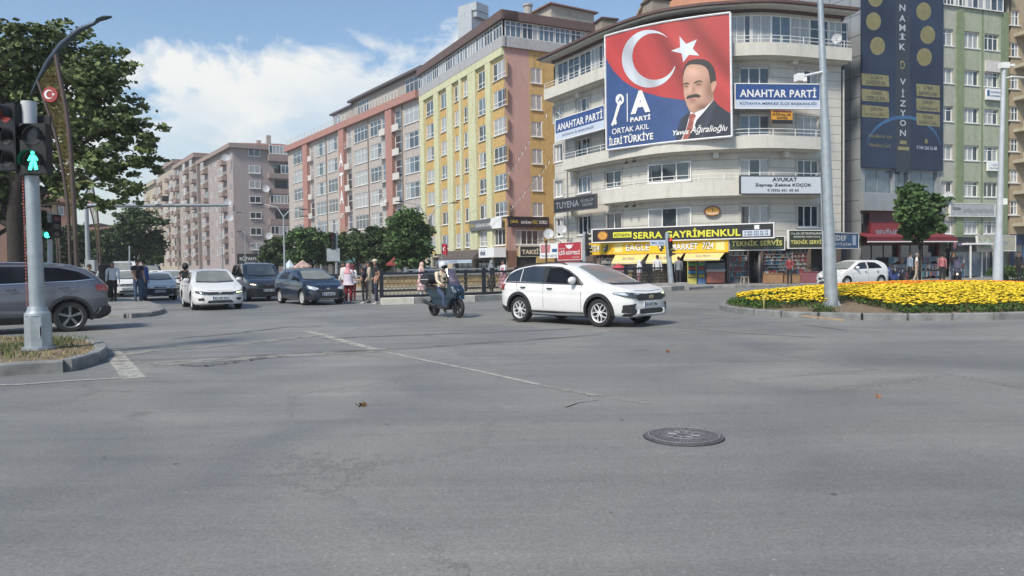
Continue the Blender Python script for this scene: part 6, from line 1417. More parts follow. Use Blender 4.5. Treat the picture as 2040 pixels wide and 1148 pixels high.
# ================================================================ SCOOTERS
SCB = paint('scooter_blue', (.012, .035, .055), .2, .22); VIS = mat('tinted_screen', (.09, .08, .13), .05, alpha=.8, var=.2)
def prism_y(m, poly, y0, y1, mi=0, bev=.0):
    n = len(poly); cx = sum(p[0] for p in poly)/n; cz = sum(p[1] for p in poly)/n
    rows = [(y0, .86), (y0+(y1-y0)*.14, 1.0), (y1-(y1-y0)*.14, 1.0), (y1, .86)]
    vs = [(cx+(p[0]-cx)*k, y, cz+(p[1]-cz)*k) for y, k in rows for p in poly]
    m.add(vs, [tuple(range(n)), tuple(3*n+i for i in range(n))]+[(r_*n+i, r_*n+(i+1) % n, (r_+1)*n+(i+1) % n, (r_+1)*n+i) for r_ in range(3) for i in range(n)], mi)
def scooter(label, pt, loc, head, box=True, screen=True, grp=None, name='scooter', small=False):
    r = empty(name); tag(r, label, 'scooter', grp)
    def wheel(x, rr, w):
        m = MB(); m.lathe([(.0001, -.03), (.05, -.03), (.05, .03), (.0001, .03)], (0, 0, 0), 16, 'Y'); wo = m.build('wheel', HUB, r, 30, loc=(x, 0, rr))
        m = MB(); m.lathe([(rr-.09, -w*.4), (rr-.05, -w/2), (rr-.01, -w*.3), (rr, 0), (rr-.01, w*.3), (rr-.05, w/2), (rr-.09, w*.4)], n=32, axis='Y', cap=False); m.build('tyre', TYRE, wo, 50)
        m = MB(); m.lathe([(rr-.09, -w*.35), (rr-.105, 0), (rr-.09, w*.35)], n=32, axis='Y', cap=False)
        for k in range(5):
            a = 2*pi*k/5; p, q = Vector((cos(a)*.04, 0, sin(a)*.04)), Vector((cos(a)*(rr-.09), 0, sin(a)*(rr-.09))); n_ = Vector((-sin(a), 0, cos(a)))*.018; e = Vector((0, .02, 0))
            m.hexa([p-n_-e, q-n_-e, q+n_-e, p+n_-e, p-n_+e, q-n_+e, q+n_+e, p+n_+e])
        m.build('rim', RIMD, wo)
    wheel(.66, .29, .11); wheel(-.66, .27, .14)
    m = MB(); prism_y(m, [(.20, .36), (.34, .30), (.50, .50), (.74, .56), (.80, .74), (.66, .90), (.50, 1.02), (.40, 1.04), (.34, .80), (.22, .55)], -.19, .19); m.build('front_fairing', pt, r, 30)
    m = MB(); prism_y(m, [(.92, .54), (.86, .66), (.70, .66), (.42, .44), (.46, .38), (.70, .58)], -.075, .075); m.build('front_mudguard', pt, r, 30)
    m = MB(); prism_y(m, [(.34, .30), (.22, .58), (.05, .66), (-.30, .76), (-.70, .82), (-.98, .84), (-.96, .74), (-.70, .62), (-.42, .34), (-.10, .26)], -.17, .17); m.build('side_panel', pt, r, 30)
    m = MB(); prism_y(m, [(.16, .70), (-.02, .80), (-.32, .80), (-.60, .90), (-.92, .92), (-.94, .83), (-.60, .78), (-.2, .70)], -.15, .15); m.build('seat', mat('seat_vinyl', (.02, .02, .022), .5), r, 30)
    m = MB(); prism_y(m, [(.36, .28), (.30, .34), (-.20, .34), (-.24, .26), (.28, .22)], -.22, .22); m.build('footboard', TRIM, r, 30)
    m = MB(); m.tube([(.66, .07, .29), (.58, .07, .55)], .025, 8); m.tube([(.66, -.07, .29), (.58, -.07, .55)], .025, 8); m.build('fork', RIMD, r)
    m = MB(); m.tube([(-.30, -.17, .32), (-.45, -.19, .34), (-.90, -.21, .44)], [.03, .055, .06], 10); m.build('exhaust', TRIM, r, 50)
    m = MB(); m.tube([(.36, -.34, 1.02), (.40, -.2, 1.03), (.42, 0, 1.03), (.40, .2, 1.03), (.36, .34, 1.02)], .016, 8); m.build('handlebar', TRIM, r)
    for sd in (1, -1): m = MB(); m.ball((.52, sd*.36, 1.13), (.02, .06, .04), 10); m.tube([(.45, sd*.24, 1.0), (.52, sd*.34, 1.12)], .009, 5); m.build('mirror', TRIM, r)
    for sd in (1, -1): m = MB(); m.add([(.74, sd*.03, .80), (.775, sd*.04, .70), (.70, sd*.185, .745), (.60, sd*.195, .90), (.66, sd*.10, .86)], [(0, 1, 2, 3, 4)]); m.add([(.757, sd*.033, .80), (.795, sd*.045, .70), (.72, sd*.20, .745), (.62, sd*.205, .90), (.68, sd*.11, .87)], [(0, 1, 2, 3, 4)]); m.build('headlight', LAMPC, r)
    if screen:
        m = MB(); vs = []
        for i in range(6):
            u = i/5; 
            for j in range(7): a = (j-3)/3; vs.append((.66-.30*u-.10*a*a, a*.19*(1-.25*u), .90+.50*u))
        for q in (0,): m.add(vs, [(i*7+j, i*7+j+1, i*7+8+j, i*7+7+j) for i in range(5) for j in range(6)])
        m.build('windshield', VIS, r, 60)
    if box:
        m = MB(); prism_y(m, [(-.66, .96), (-.62, 1.08), (-.70, 1.24), (-.90, 1.28), (-1.08, 1.20), (-1.12, 1.06), (-1.04, .93)], -.22, .22); b = m.build('top_box', mat('box_plastic', (.022, .022, .025), .35), r, 30)
        m = MB(); m.tube([(-.64, -.215, 1.09), (-1.10, -.215, 1.09)], .012, 5); m.tube([(-.64, .215, 1.09), (-1.10, .215, 1.09)], .012, 5); m.build('box_seam', RIMS, b)
        m = MB(); m.tube([(-.7, -.1, .88), (-1.0, -.1, .93)], .015, 5); m.tube([(-.7, .1, .88), (-1.0, .1, .93)], .015, 5); m.build('rack', TRIM, r)
    put(r, loc[0], loc[1], head[0], head[1]); return r
sl = (G(883, 626).x+.2, 22.0); sh_ = (.60, -.80)
SCOOT = scooter('dark blue maxi scooter with top box and tinted screen ridden left of the white crossover', SCB, sl, sh_)
rider = person('scooter rider in cream jacket and white helmet', (sl[0]-sh_[0]*.22, sl[1]-sh_[1]*.22), sh_, CREAM, cloth('blue_trousers', (.04, .06, .12)), 1.68, pose='sit', sit=True, helmet=mat('helmet_white', (.55, .56, .56), .3, coat=.6), arms=((.55, .65, .22), (.55, .65, .22)), z=-.10, build=1.1, lean=.08)
def moto():
    q = pp(371, 31.5); hd = (.52, -.85)
    scooter('dark motorcycle filtering past the left side of the white sedan', paint('moto_black', (.02, .02, .022)), q, hd, box=False, screen=False, name='motorcycle')['category'] = 'motorcycle'
    person('motorcyclist in black t-shirt and dark helmet beside the white sedan', (q[0]-hd[0]*.2, q[1]-hd[1]*.2), hd, BLK, JEANS, 1.76, sit=True, helmet=mat('helmet_dark', (.05, .045, .03), .4), arms=((.5, .6, .22), (.5, .6, .22)), long_sleeve=False, z=-.06)
moto()
g_ = 'parked scooters by the red shop'
scooter('parked blue scooter nearest to the white hatchback, in front of the red shop', paint('scooter_bright_blue', (.03, .06, .22)), pp(1778, 43.3), (-.85, -.5), box=False, screen=False, grp=g_)
scooter('parked dark scooter between the blue one and the man in grey-blue', paint('scooter_black', (.02, .02, .024)), pp(1795, 44.0), (-.6, -.8), box=False, screen=False, grp=g_)
scooter('parked black scooter with a pale headlamp at the feet of the man in black', paint('scooter_black2', (.025, .025, .025)), pp(1907, 43.8), (-.5, -.85), box=False, screen=True, grp=g_)
# ================================================================ RIGHT-HAND ROW BEHIND THE FLOWER BED
def tower():
    Ff = Line((23.2, 50.0), (29.9, 52.6)); Fs = Line((20.3, 57.4), (23.2, 50.0)); O = W0(empty('office_tower', Ff.P(0)))
    tag(O, 'grey clad office tower behind the dark blue course banner', 'building')
    GC = mat('grey_cladding', (.30, .32, .33), .45, .2, var=.12, scale=.7, dirt=.3); GJ = mat('cladding_joint', (.07, .08, .09), .6)
    z = lambda y: Ff.tz(1716, y)[1]
    ops = [(Ff.t(a, 360), Ff.t(b, 360), z(384), z(336), 2) for a, b in ((1723, 1779), (1783, 1809), (1813, 1867))]
    m = MB(); wall(m, Ff, 0, Ff.len, z(418), 27, ops, .25); m.build('cladding', GC, O)
    for o in ops: window(O, Ff, o[0], o[1], o[2], o[3], -.2, o[4], style=2, frame=GC, sill=False)
    m = MB(); wall(m, Fs, 0, Fs.len, 0, 27); m.build('side_cladding', GC, O)
    m = MB()
    for k in range(1, 20): slab(m, Fs, 0, Fs.len, k*1.36, k*1.36+.03, 0, .012); slab(m, Ff, 0, Ff.len, k*1.36+.3, k*1.36+.33, 0, .012) if k*1.36+.3 > z(384) and k*1.36+.3 < 12.2 and False else None
    for t in (2.6, 5.2, 7.0): slab(m, Fs, t, t+.03, 0, 27, 0, .014)
    m.build('joint', GJ, O)
    m = MB(); slab(m, Ff, -.15, Ff.len, z(420), z(388), 0, .35); m.build('sill_band', GC, O)
    # first floor and ground floor of the red shop
    RW = mat('dark_red_panel', (.09, .02, .024), .5, dirt=.2)
    ops = [(Ff.t(1700, 440), Ff.t(1732, 440), 3.35, z(424)), (Ff.t(1806, 440), Ff.t(1868, 440), 3.35, z(424)), (.1, Ff.t(1790, 540), .15, 2.5), (Ff.t(1795, 540), Ff.t(1868, 540), .15, 2.5)]
    ops[0] = (.05, Ff.t(1733, 440), 3.35, z(424))
    m = MB(); wall(m, Ff, 0, Ff.len, 0, z(419), ops, .35, off=-.03); m.build('shop_wall', RW, O)
    for o in ops: window(O, Ff, o[0], o[1], o[2], o[3], -.3, 3, style=0, frame=TRIM, sill=False, name='shop_window')
    roofed_box('', Ff, 10, 27, GC, O)
    return Ff
FT = tower()
BSH = mat('banner_dark_blue', (.022, .034, .065), .55, var=.35, scale=.25); GOLD = mat('print_gold', (.23, .21, .105), .5, var=.25, scale=4); PALEB = mat('print_pale_grey', (.42, .46, .52), .5, var=.05); SKYP = mat('print_sky_blue', (.05, .13, .26), .5, var=.3)
def vizyon():
    t0, t1 = FT.t(1714, 300)-.05, FT.len; z1, z0 = 25.6, FT.tz(1716, 334)[1]
    m = MB(); slab(m, FT, t0, t1, z0, z1, .05, .22); O = m.build('course_banner', BSH); tag(O, 'tall dark blue course banner with gold medallions and vertical letters VIZYON', 'banner')
    P = lambda px, py, e=.012: (lambda q: FT.P(q[0], .22+e, q[1]))(FT.tz(px, py, .22))
    def poly(name, pts, mt, e=.012): m = MB(); m.add([P(x, y, e) for x, y in pts], [tuple(range(len(pts)))]); m.build(name, mt, O)
    def tx(s, x0, x1, y0, y1, mt, e=.03, bold=.02):
        m = MB(); put_text(m, s, lambda u, v: P(x0+(x1-x0)*u, y1+(y0-y1)*v+ (x1-x0)*u*.07, e), 0, 1, 0, 1, bold); m.build('lettering', mt, O)
    poly('band', [(1783, -60), (1812, -60), (1814, 345), (1785, 342)], mat('banner_band', (.035, .045, .06), .5), .006)
    poly('arc', [(1725+75*(1-cos(R(a)))*1.0, 300-70*sin(R(a))) for a in range(10, 171, 10)]+[(1725+75*(1-cos(R(a)))*1.0, 303-66*sin(R(a))) for a in range(170, 9, -10)], SKYP, .010)
    for (cx, cy, s) in ((1740, 43, ''), (1748, 92, 'LGS'), (1744, -4, ''), (1840, 23, 'DGS'), (1848, 70, 'ALES'), (1841, 114, 'KPSS'), (1836, -25, '')):
        poly('medallion', [(cx+15*cos(R(a)), cy+18*sin(R(a))) for a in range(0, 360, 18)], GOLD, .012); poly('medallion_face', [(cx+12*cos(R(a)), cy+14.5*sin(R(a))) for a in range(0, 360, 18)], mat('print_gold_dark', (.22, .20, .09), .5), .016)
        if s: tx(s, cx-8, cx+8, cy-4, cy+4, GOLD, .024)
    for i, (ya, s1, s2) in enumerate(((146, 'LÜKS', 'KAFETERYA'), (177, 'ÖZEL', 'DERSLER'), (209, 'EĞİTİM', 'KOÇLUĞU'))):
        poly('gold_panel', [(1716, ya), (1770, ya+5), (1771, ya+31-4), (1717, ya+24)], GOLD); tx(s1, 1735, 1757, ya+4, ya+11, BSH, .02, .0); tx(s2, 1725, 1763, ya+14, ya+22, BSH, .02, .0)
    for i, (ya, s1, s2) in enumerate(((167, 'VIP', 'SINIFLAR'), (196, 'GRUP', 'DERSLERİ'), (225, 'DENEME', 'SINAVLARI'))):
        poly('gold_panel', [(1825, ya), (1872, ya+4), (1872, ya+28), (1826, ya+24)], GOLD); tx(s1, 1838, 1858, ya+5, ya+11, BSH, .02, .0); tx(s2, 1830, 1867, ya+15, ya+22, BSH, .02, .0)
    for ch, y in (('D', -82), ('İ', -52), ('N', 9), ('A', 30), ('M', 49), ('İ', 66), ('K', 87)): tx(ch, 1791, 1803, y, y+13, PALEB)
    for ch, y in zip('VİZYON', (157, 177, 200, 219, 239, 259)): w_ = 2.5 if ch == 'İ' else 6; tx(ch, 1798-w_, 1798+w_, y, y+(17 if ch == 'İ' else 12), PALEB)
    poly('medallion', [(1797+9*cos(R(a)), 130+16*sin(R(a))) for a in range(0, 360, 18)], MATS['banner_band'], .012); tx('D', 1793, 1802, 121, 138, GOLD)
    poly('gold_tag', [(1792, 280), (1806, 281), (1806, 288), (1792, 287)], GOLD); poly('gold_tag', [(1788, 292), (1811, 293), (1811, 300), (1788, 299)], GOLD)
    tx('Hayallerin için', 1730, 1776, 266, 276, GOLD, .02, .0); tx('Harekete Geç!', 1731, 1774, 284, 294, GOLD, .02, .0); tx('0 546 266 56 88', 1826, 1866, 290, 297, PALEB, .02, .01)
    poly('phone_symbol', [(1843, 277), (1847, 277), (1848, 286), (1842, 286)], GOLD)
vizyon()
# red shop sign and awning
a, b, c, d = spx(FT, 1736, 1806, 445, 481, 1770, .2)
sign('shop_sign', FT, a, b, c, d, .25, 'red shop sign with raised silver letters reading SEVINDIK behind the street tree', mat('sign_dim_red', (.22, .03, .035), .5), [('SEVİNDİK', .10, 1.0, .26, .74, LGRY, .035)])
m = MB(); t0, t1 = -.6, FT.len+.3
for dz in (0, -.04): m.add([FT.P(t0, .0, 3.25+dz), FT.P(t1, .0, 3.25+dz), FT.P(t1, 1.1, 2.95+dz), FT.P(t0, 1.1, 2.95+dz)], [(0, 1, 2, 3)])
aw = m.build('awning', mat('red_canvas', (.18, .025, .035), .8)); tag(aw, 'long dark red awning with pale edge along the front of the red shop', 'awning')
m = MB(); slab(m, FT, t0, t1, 2.68, 2.93, 1.08, 1.12); m.build('valance', mat('red_valance', (.15, .02, .03), .8), aw); m = MB(); slab(m, FT, t0, t1, 2.62, 2.69, 1.07, 1.14); m.build('pale_edge', PVC, aw)
def green_block():
    Fg = Line((29.93, 52.6), (36.0, 54.7)); O = W0(empty('apartment_building', Fg.P(0)))
    tag(O, 'beige apartment block with mossy green vertical strips right of the tower', 'building')
    BG = mat('beige_green_render', (.36, .37, .31), .85, var=.1, dirt=.5); GS = mat('moss_green_render', (.19, .24, .14), .85, var=.12, dirt=.4); SP = mat('green_beige_spandrel', (.33, .36, .27), .85, var=.1, dirt=.5)
    z = lambda y: Fg.tz(1935, y)[1]
    rows = [(63, 96), (140, 170), (215, 245), (290, 320), (362, 392), (440, 466)]
    strips_ = [(Fg.t(1919.5, 200), Fg.t(1955, 200)), (Fg.t(1959, 200), Fg.t(1992, 200))]
    ops = []
    for y0, y1 in rows:
        for a, b in ((1875, 1899), (1921, 1951), (1961, 1990)): ops.append((max(.05, Fg.t(a, 200)), Fg.t(b, 200), z(y1), z(y0), 3 if a > 1900 else 2))
    gp = (Fg.t(1904, 200), Fg.t(1918, 200)); ge = Fg.t(1993, 200)
    def fm(t, zz): return 1 if (t > ge or strips_[0][1] < t < strips_[1][0]) else (2 if any(a < t < b for a, b in strips_) else 0)
    m = MB(); wall(m, Fg, 0, Fg.len, 3.0, z(16), ops, .25, fm, [x for s_ in strips_ for x in s_]+[ge]); m.build('wall', [BG, GS, SP], O)
    for o in ops: window(O, Fg, o[0], o[1], o[2], o[3], -.18, o[4], style=rnd.choice([1, 1, 3, 0, 4]), transom=.75 if rnd.random() < .5 else 0)
    m = MB(); n_ = 10; pts = [Fg.P(gp[0], .1, 3), Fg.P(gp[1], .1, 3)]+[Fg.P((gp[0]+gp[1])/2+(gp[1]-gp[0])/2*cos(R(a)), .1, z(32)+.35*sin(R(a))) for a in range(0, 181, 20)]
    m.add(pts+[p+Vector((-Fg.n.x, -Fg.n.y, 0))*.1 for p in pts], [tuple(range(len(pts)))]+[(i, (i+1) % len(pts), len(pts)+(i+1) % len(pts), len(pts)+i) for i in range(len(pts))]); m.build('green_pilaster', GS, O)
    for k, (a, b) in enumerate(((1873.5, 1898), (1899, 1922), (1923, 1957), (1958, 1996))): window(O, Fg, max(0.02, Fg.t(a, 20)), Fg.t(b, 20)-.03, z(18), z(-25), .1, 3, style=rnd.choice([1, 4]), transom=.6, sill=False, name='balcony_glazing')
    m = MB(); slab(m, Fg, 0, Fg.len, z(-25), z(-30), -.3, .5); m.build('eaves', MATS['brown_eaves'], O)
    m = MB()
    for y in (310, 322): pass
    slab(m, Fg, Fg.t(1962, 90), Fg.t(1990, 90), z(140), z(118), 0, .12); m.build('balcony_panel', MATS['balcony_panel'], O)
    ops = [(Fg.t(1885, 540), Fg.t(1930, 540), .15, 2.3), (Fg.t(1945, 540), Fg.t(1985, 540), .15, 2.3)]
    m = MB(); wall(m, Fg, 0, Fg.len, 0, 3.0, ops, .4, off=-.05); m.build('ground_floor_wall', mat('shop_wall_olive', (.16, .17, .13), .8, dirt=.4), O)
    for o in ops: window(O, Fg, o[0], o[1], o[2], o[3], -.3, 3, style=0, frame=PVC, sill=False, name='shop_window')
    roofed_box('', Fg, 10, z(-24), BG, O)
    return Fg
FG = green_block()
a, b, c, d = spx(FG, 1890, 1978, 407, 431, 1930, .1)
sign('office_sign', FG, a, b, c, d, .25, 'grey sign reading DOGAN PSIKOTEKNIK across the green striped block', mat('sign_pale_grey', (.36, .37, .38), .5), [('DOĞAN PSİKOTEKNİK', .27, .97, .28, .68, LGRY, .02), ('ÖZDEN', .04, .22, .5, .75, DK, .02)], border=PVC, bw=.04)
a, b, c, d = spx(FG, 1962, 1994, 178, 200, 1975, .1)
sign('office_sign', FG, a, b, c, d, .25, 'small white and blue office sign high on the green striped block', WT, [('İNKILÂP MÜŞAVİRLİK', .22, .97, .58, .82, BLS, .02), ('& DANIŞMANLIK', .22, .9, .25, .45, BLS, .02)], extra=lambda o, fn: shape(fn, [(.03, .3), (.17, .3), (.17, .85), (.03, .85)], .01).build('blue_logo', BLS, o))
a, b, c, d = spx(FG, 1965, 1992, 324, 341, 1975, .1)
sign('office_sign', FG, a, b, c, d, .25, 'small white sign under the middle window of the green striped block', WT, [('AVUKAT', .3, .7, .6, .8, LGRY, .01), ('Ahmet Özdemir', .1, .9, .25, .45, LGRY, .02)])
a, b, c, d = spx(FG, 1887, 1936, 474, 502, 1910, .3)
sign('shop_sign', FG, a, b, c, d, .6, 'dark shop sign with pale pink mark, under the green pilaster', DK, [('mobilex', .28, .86, .42, .68, mat('print_lilac', (.25, .22, .38), .5), .03)], extra=lambda o, fn: oval(fn, .14, .5, .07, .32, MATS['pink_print'], o))
a, b, c, d = spx(FG, 1940, 2024, 471, 500, 1970, .3)
sign('shop_sign', FG, a, min(b, FG.len), c, d, .6, 'pale faded shop sign with pictures behind the right lamp column', mat('sign_beige', (.36, .34, .27), .6, var=.2, scale=2), [('CAFE', .45, .8, .35, .65, LGRY, .02)], border=PVC, bw=.04, extra=lambda o, fn: shape(fn, [(.05, .2), (.35, .2), (.35, .85), (.05, .85)], .01).build('picture', mat('faded_picture', (.28, .33, .26), .6, var=.6, scale=6), o))
def cream_block():
    Fc = Line((36.3, 54.9), (50, 58.5)); O = W0(empty('apartment_building', Fc.P(0)))
    tag(O, 'cream and brown apartment block with round ended balconies at the right edge', 'building')
    CR_ = mat('cream_brown_render', (.34, .28, .19), .85, var=.08, dirt=.35); CW = mat('cream_band_render', (.42, .38, .29), .85, dirt=.3)
    z = lambda y: Fc.tz(2015, y)[1]; ops = []
    rows = [(20, 50), (85, 113), (148, 177), (212, 240), (276, 302), (338, 364), (400, 428)]
    for y0, y1 in rows: ops.append((Fc.t(2010, 200), Fc.t(2030, 200), z(y1), z(y0), 3))
    for y0, y1 in rows: ops.append((Fc.t(2052, 200), Fc.t(2084, 200), z(y1), z(y0), 3))
    m = MB(); wall(m, Fc, 0, Fc.len, 3.2, 25, ops, .2); m.build('wall', CR_, O)
    for o in ops: window(O, Fc, o[0], o[1], o[2], o[3], -.15, o[4], transom=.6, style=rnd.choice([0, 1, 4]))
    for y0, y1 in rows:
        m = MB(); t = Fc.t(2019, 200); zb = z(y1+14); slab(m, Fc, t, t+4.2, zb-.35, zb-.1, 0, .9); slab(m, Fc, t, t+4.2, zb-.1, zb+.35, .8, .9)
        for k in range(9): m.tube([Fc.P(t+.1+k*.5, .85, zb+.35), Fc.P(t+.1+k*.5, .85, zb+.8)], .02, 5)
        m.tube([Fc.P(t, .85, zb+.8), Fc.P(t+4.2, .85, zb+.8)], .025, 5); m.build('balcony', CW, O)
    m = MB(); wall(m, Fc, 0, Fc.len, 0, 3.2, [(.4, 3.4, .15, 2.5)], .3); m.build('ground_floor_wall', mat('dark_blue_shopfront', (.02, .03, .07), .5, var=.3), O); window(O, Fc, .4, 3.4, .15, 2.5, -.2, 3, style=0, frame=BLS, sill=False)
    roofed_box('', Fc, 10, 25, CR_, O)
cream_block()
# orange block standing behind the white corner building
O = W0(empty('apartment_building', (22, 66, 0))); tag(O, 'orange pink block rising behind the roof of the white corner building', 'building')
m = MB(); m.box(13.2, 64, 0, 30, 78, 26.5); m.build('wall', mat('salmon_render', (.55, .27, .17), .85, var=.08, scale=.4, dirt=.3), O)
m = MB(); m.box(13.0, 63.7, 26.5, 30.2, 78.3, 26.8); m.build('roof', CONC, O)
FO = Line((13.2, 64), (30, 64))
window(O, FO, 6.0, 7.6, 19.6, 21.2, .07, 2, style=1); window(O, FO, 11.0, 12.6, 19.6, 21.2, .07, 2, style=0)
# satellite dishes on the white building
def dish(px, py, F_, off, rad, label, hi=0.0, face=None):
    t, z_ = F_.tz(px, py, off); q = F_.P(t, off, z_); o = W0(empty('satellite_dish', q)); tag(o, label, 'satellite dish', 'satellite dishes')
    d = (Vector((0, 0, 1.5))-q).normalized() if face is None else Vector(face).normalized(); d = (d+Vector((0, 0, .35))).normalized(); up = Vector((0, 0, 1)); s_ = d.cross(up).normalized(); u_ = s_.cross(d)
    m = MB(); n = 20; vs = []; rings = [(1, 0), (.75, -.45), (.4, -.85), (0.02, -1)]
    for r_, dp in rings:
        for k in range(n): a = 2*pi*k/n; vs.append(q+s_*cos(a)*rad*r_+u_*sin(a)*rad*r_*1.05+d*(dp*rad*.22))
    m.add(vs, [(i*n+k, i*n+(k+1) % n, (i+1)*n+(k+1) % n, (i+1)*n+k) for i in range(3) for k in range(n)]); m.build('reflector', mat('dish_grey', (.42, .44, .46), .55, var=.1, dirt=.2), o, 60)
    m = MB(); m.tube([q-u_*rad*.9, q+d*rad*.8-u_*rad*.3], .012, 5); m.ball(tuple(q+d*rad*.8-u_*rad*.25), .05, 8); m.build('feed_arm', STEEL, o)
    bq = F_.P(t, WO if F_ is FW else 0, z_-rad*.8); m = MB(); m.tube([q-d*rad*.2, q-d*rad*.2-Vector((0, 0, rad)), bq], .02, 5); m.build('mast', STEEL, o)
dish(1093, 466, FW, .9, .38, 'larger satellite dish low on the left wing, above the white and pink shop sign')
dish(1119, 457, FW, .1, .36, 'smaller satellite dish right beside the large low one on the left wing')
dish(1667, 77, FW, -.2, .30, 'satellite dish on the top balcony at the right end of the white building')
dish(1889, 390, FG, .3, .30, 'satellite dish above the grey sign on the green striped block')
for (px, py, lab) in ((1171, 467, 0), ):
    pass
# bullet cameras under the balconies
for px, py, lab in ((1250, 324, 'left one of the pair of small cameras under the balcony below the billboard'), (1266, 321, 'right one of the pair of small cameras under the balcony below the billboard'), (1251, 411, 'left one of the pair of small cameras under the lower balcony above the yellow letters'), (1266, 410, 'right one of the pair of small cameras under the lower balcony above the yellow letters')):
    t, z_ = FW.tz(px, py, -.4); q = FW.P(t, -.4, z_); n3 = q-FW.P(t, -1.4, z_); m = MB(); m.tube([q, q+n3*.28+Vector((0, 0, -.06))], .06, 8); m.tube([q+n3*.1, q+n3*.1+Vector((0, 0, .25))], .02, 5); o = m.build('security_camera', TRIM); tag(o, lab, 'camera')
# shop goods at street level --------------------------------------------------
def fridge(px0, px1, label, colr, header):
    a, b = FW.t(px0, 540, .2), FW.t(px1, 540, .2); q = FW.P((a+b)/2, -.35); w_ = (b-a)*.94; o = empty('drinks_fridge', (q.x, q.y, .13), FW.rot((a+b)/2)); tag(o, label, 'fridge')
    m = MB(); m.box(-w_/2, 0, 0, w_/2, .6, 1.85); m.build('cabinet', colr, o)
    m = MB(); m.box(-w_/2+.05, -.03, .38, w_/2-.05, -.003, 1.6); m.build('door', GL, o)
    m = MB(); m.box(-w_/2, -.02, 1.62, w_/2, -.004, 1.84); m.build('header', header, o)
    r_ = random.Random(int(px0))
    for k in range(5):
        m = MB()
        for j in range(7):
            x = -w_/2+.1+(w_-.2)*j/6; m.lathe([(.03, 0), (.03, .14), (.012, .18), (.012, .2)], (x, -.05, .42+.235*k), 6)
        m.build('bottle_row', mat('goods_%d' % (k % 4), [(.35, .3, .08), (.05, .2, .35), (.3, .06, .05), (.1, .3, .12)][k % 4], .4, var=.5, scale=20), o)
fridge(1366, 1386, 'drinks fridge with pale green doors and yellow base, left one of the pair', mat('fridge_yellow', (.45, .42, .10), .5), mat('fridge_head', (.25, .30, .12), .5))
fridge(1388, 1406, 'drinks fridge with blue shelves, right one of the pair', mat('fridge_blue', (.08, .16, .30), .5), BLS)
t = FW.t(1427, 560, .2); q = FW.P(t, -.2); o = empty('snack_cart', (q.x, q.y, .13), FW.rot(t)); tag(o, 'red and grey snack cart with sloping glass lid beside the fridges', 'cart')
m = MB(); m.box(-.55, -.1, .08, .55, .55, .75); m.build('cabinet', mat('cart_red', (.26, .09, .07), .6, var=.2), o)
m = MB(); m.box(-.58, -.14, .752, .58, .58, .9); m.build('counter', mat('cart_grey', (.30, .29, .29), .5), o)
m = MB(); m.hexa([(-.55, -.12, .902), (.55, -.12, .902), (.55, .55, .902), (-.55, .55, .902), (-.55, .1, 1.3), (.55, .1, 1.3), (.55, .55, 1.35), (-.55, .55, 1.35)]); m.build('lid', GL3, o)
for x in (-.4, .4): m = MB(); m.lathe([(.0001, -.03), (.08, -.03), (.08, .03), (.0001, .03)], (x, .0, .08), 12, 'Y'); m.build('wheel', TYRE, o)
for x in (-.30, .05, .38): m = MB(); m.box(x-.14, -.112, .3, x+.14, -.102, .62); m.build('panel', mat('cart_panel', (.34, .13, .10), .6), o)
def goods_shelf(px0, px1, z0, z1, off, label, cols, seed, nr=5):
    a, b = FW.t(px0, 540, off), FW.t(px1, 540, off); q = FW.P((a+b)/2, off); w_ = b-a; o = empty('display_shelf', (q.x, q.y, .13), FW.rot((a+b)/2)); tag(o, label, 'display shelf')
    m = MB(); m.box(-w_/2, .28, 0, w_/2, .32, z1); n_ = nr
    for k in range(n_+1): zz = z0+(z1-z0)*k/n_; m.box(-w_/2, 0, zz-.02, w_/2, .28, zz)
    m.box(-w_/2-.03, 0, 0, -w_/2, .32, z1); m.box(w_/2, 0, 0, w_/2+.03, .32, z1); m.build('frame', mat('shelf_white', (.35, .36, .38), .6), o)
    r_ = random.Random(seed); m = MB(); mats = [mat('pack_'+c_, v_, .5, var=.3, scale=15) for c_, v_ in cols]
    for k in range(n_):
        zz = z0+(z1-z0)*k/n_; x = -w_/2+.02; hh = (z1-z0)/n_
        while x < w_/2-.12:
            bw_ = r_.uniform(.06, .16); bh = min(hh*.9, r_.uniform(.10, .32)); m.box(x, .02+r_.uniform(0, .06), zz+.002, x+bw_*.92, .2, zz+bh, r_.randrange(len(mats))); x += bw_
    p = m.build('goods', mats, o); p['kind'] = 'stuff'
CL = [('blue', (.04, .10, .19)), ('white', (.30, .30, .31)), ('red', (.20, .035, .035)), ('teal', (.06, .15, .17)), ('tan', (.20, .15, .10)), ('black', (.03, .03, .03)), ('grey', (.13, .14, .16))]
goods_shelf(1454, 1488, .1, 1.75, -1.15, 'phone shop window display with blue and white packs, left of the dark doorway', CL[:4], 5)
goods_shelf(1521, 1576, .75, 2.0, -1.15, 'phone shop window display with accessories, right of the dark doorway', CL, 6, 6)
goods_shelf(1580, 1612, .6, 2.1, -1.15, 'rack of small red and white packs beside the blue window strips', [CL[1], CL[2], CL[4]], 8, 6)
goods_shelf(1184, 1230, .1, 2.0, -1.3, 'tall shelf of packs inside the left market window', CL, 11, 6)
goods_shelf(1240, 1316, .1, 1.9, -1.3, 'wide shelf of packs inside the market window behind the railing', CL, 12, 6)
FT_off = FT
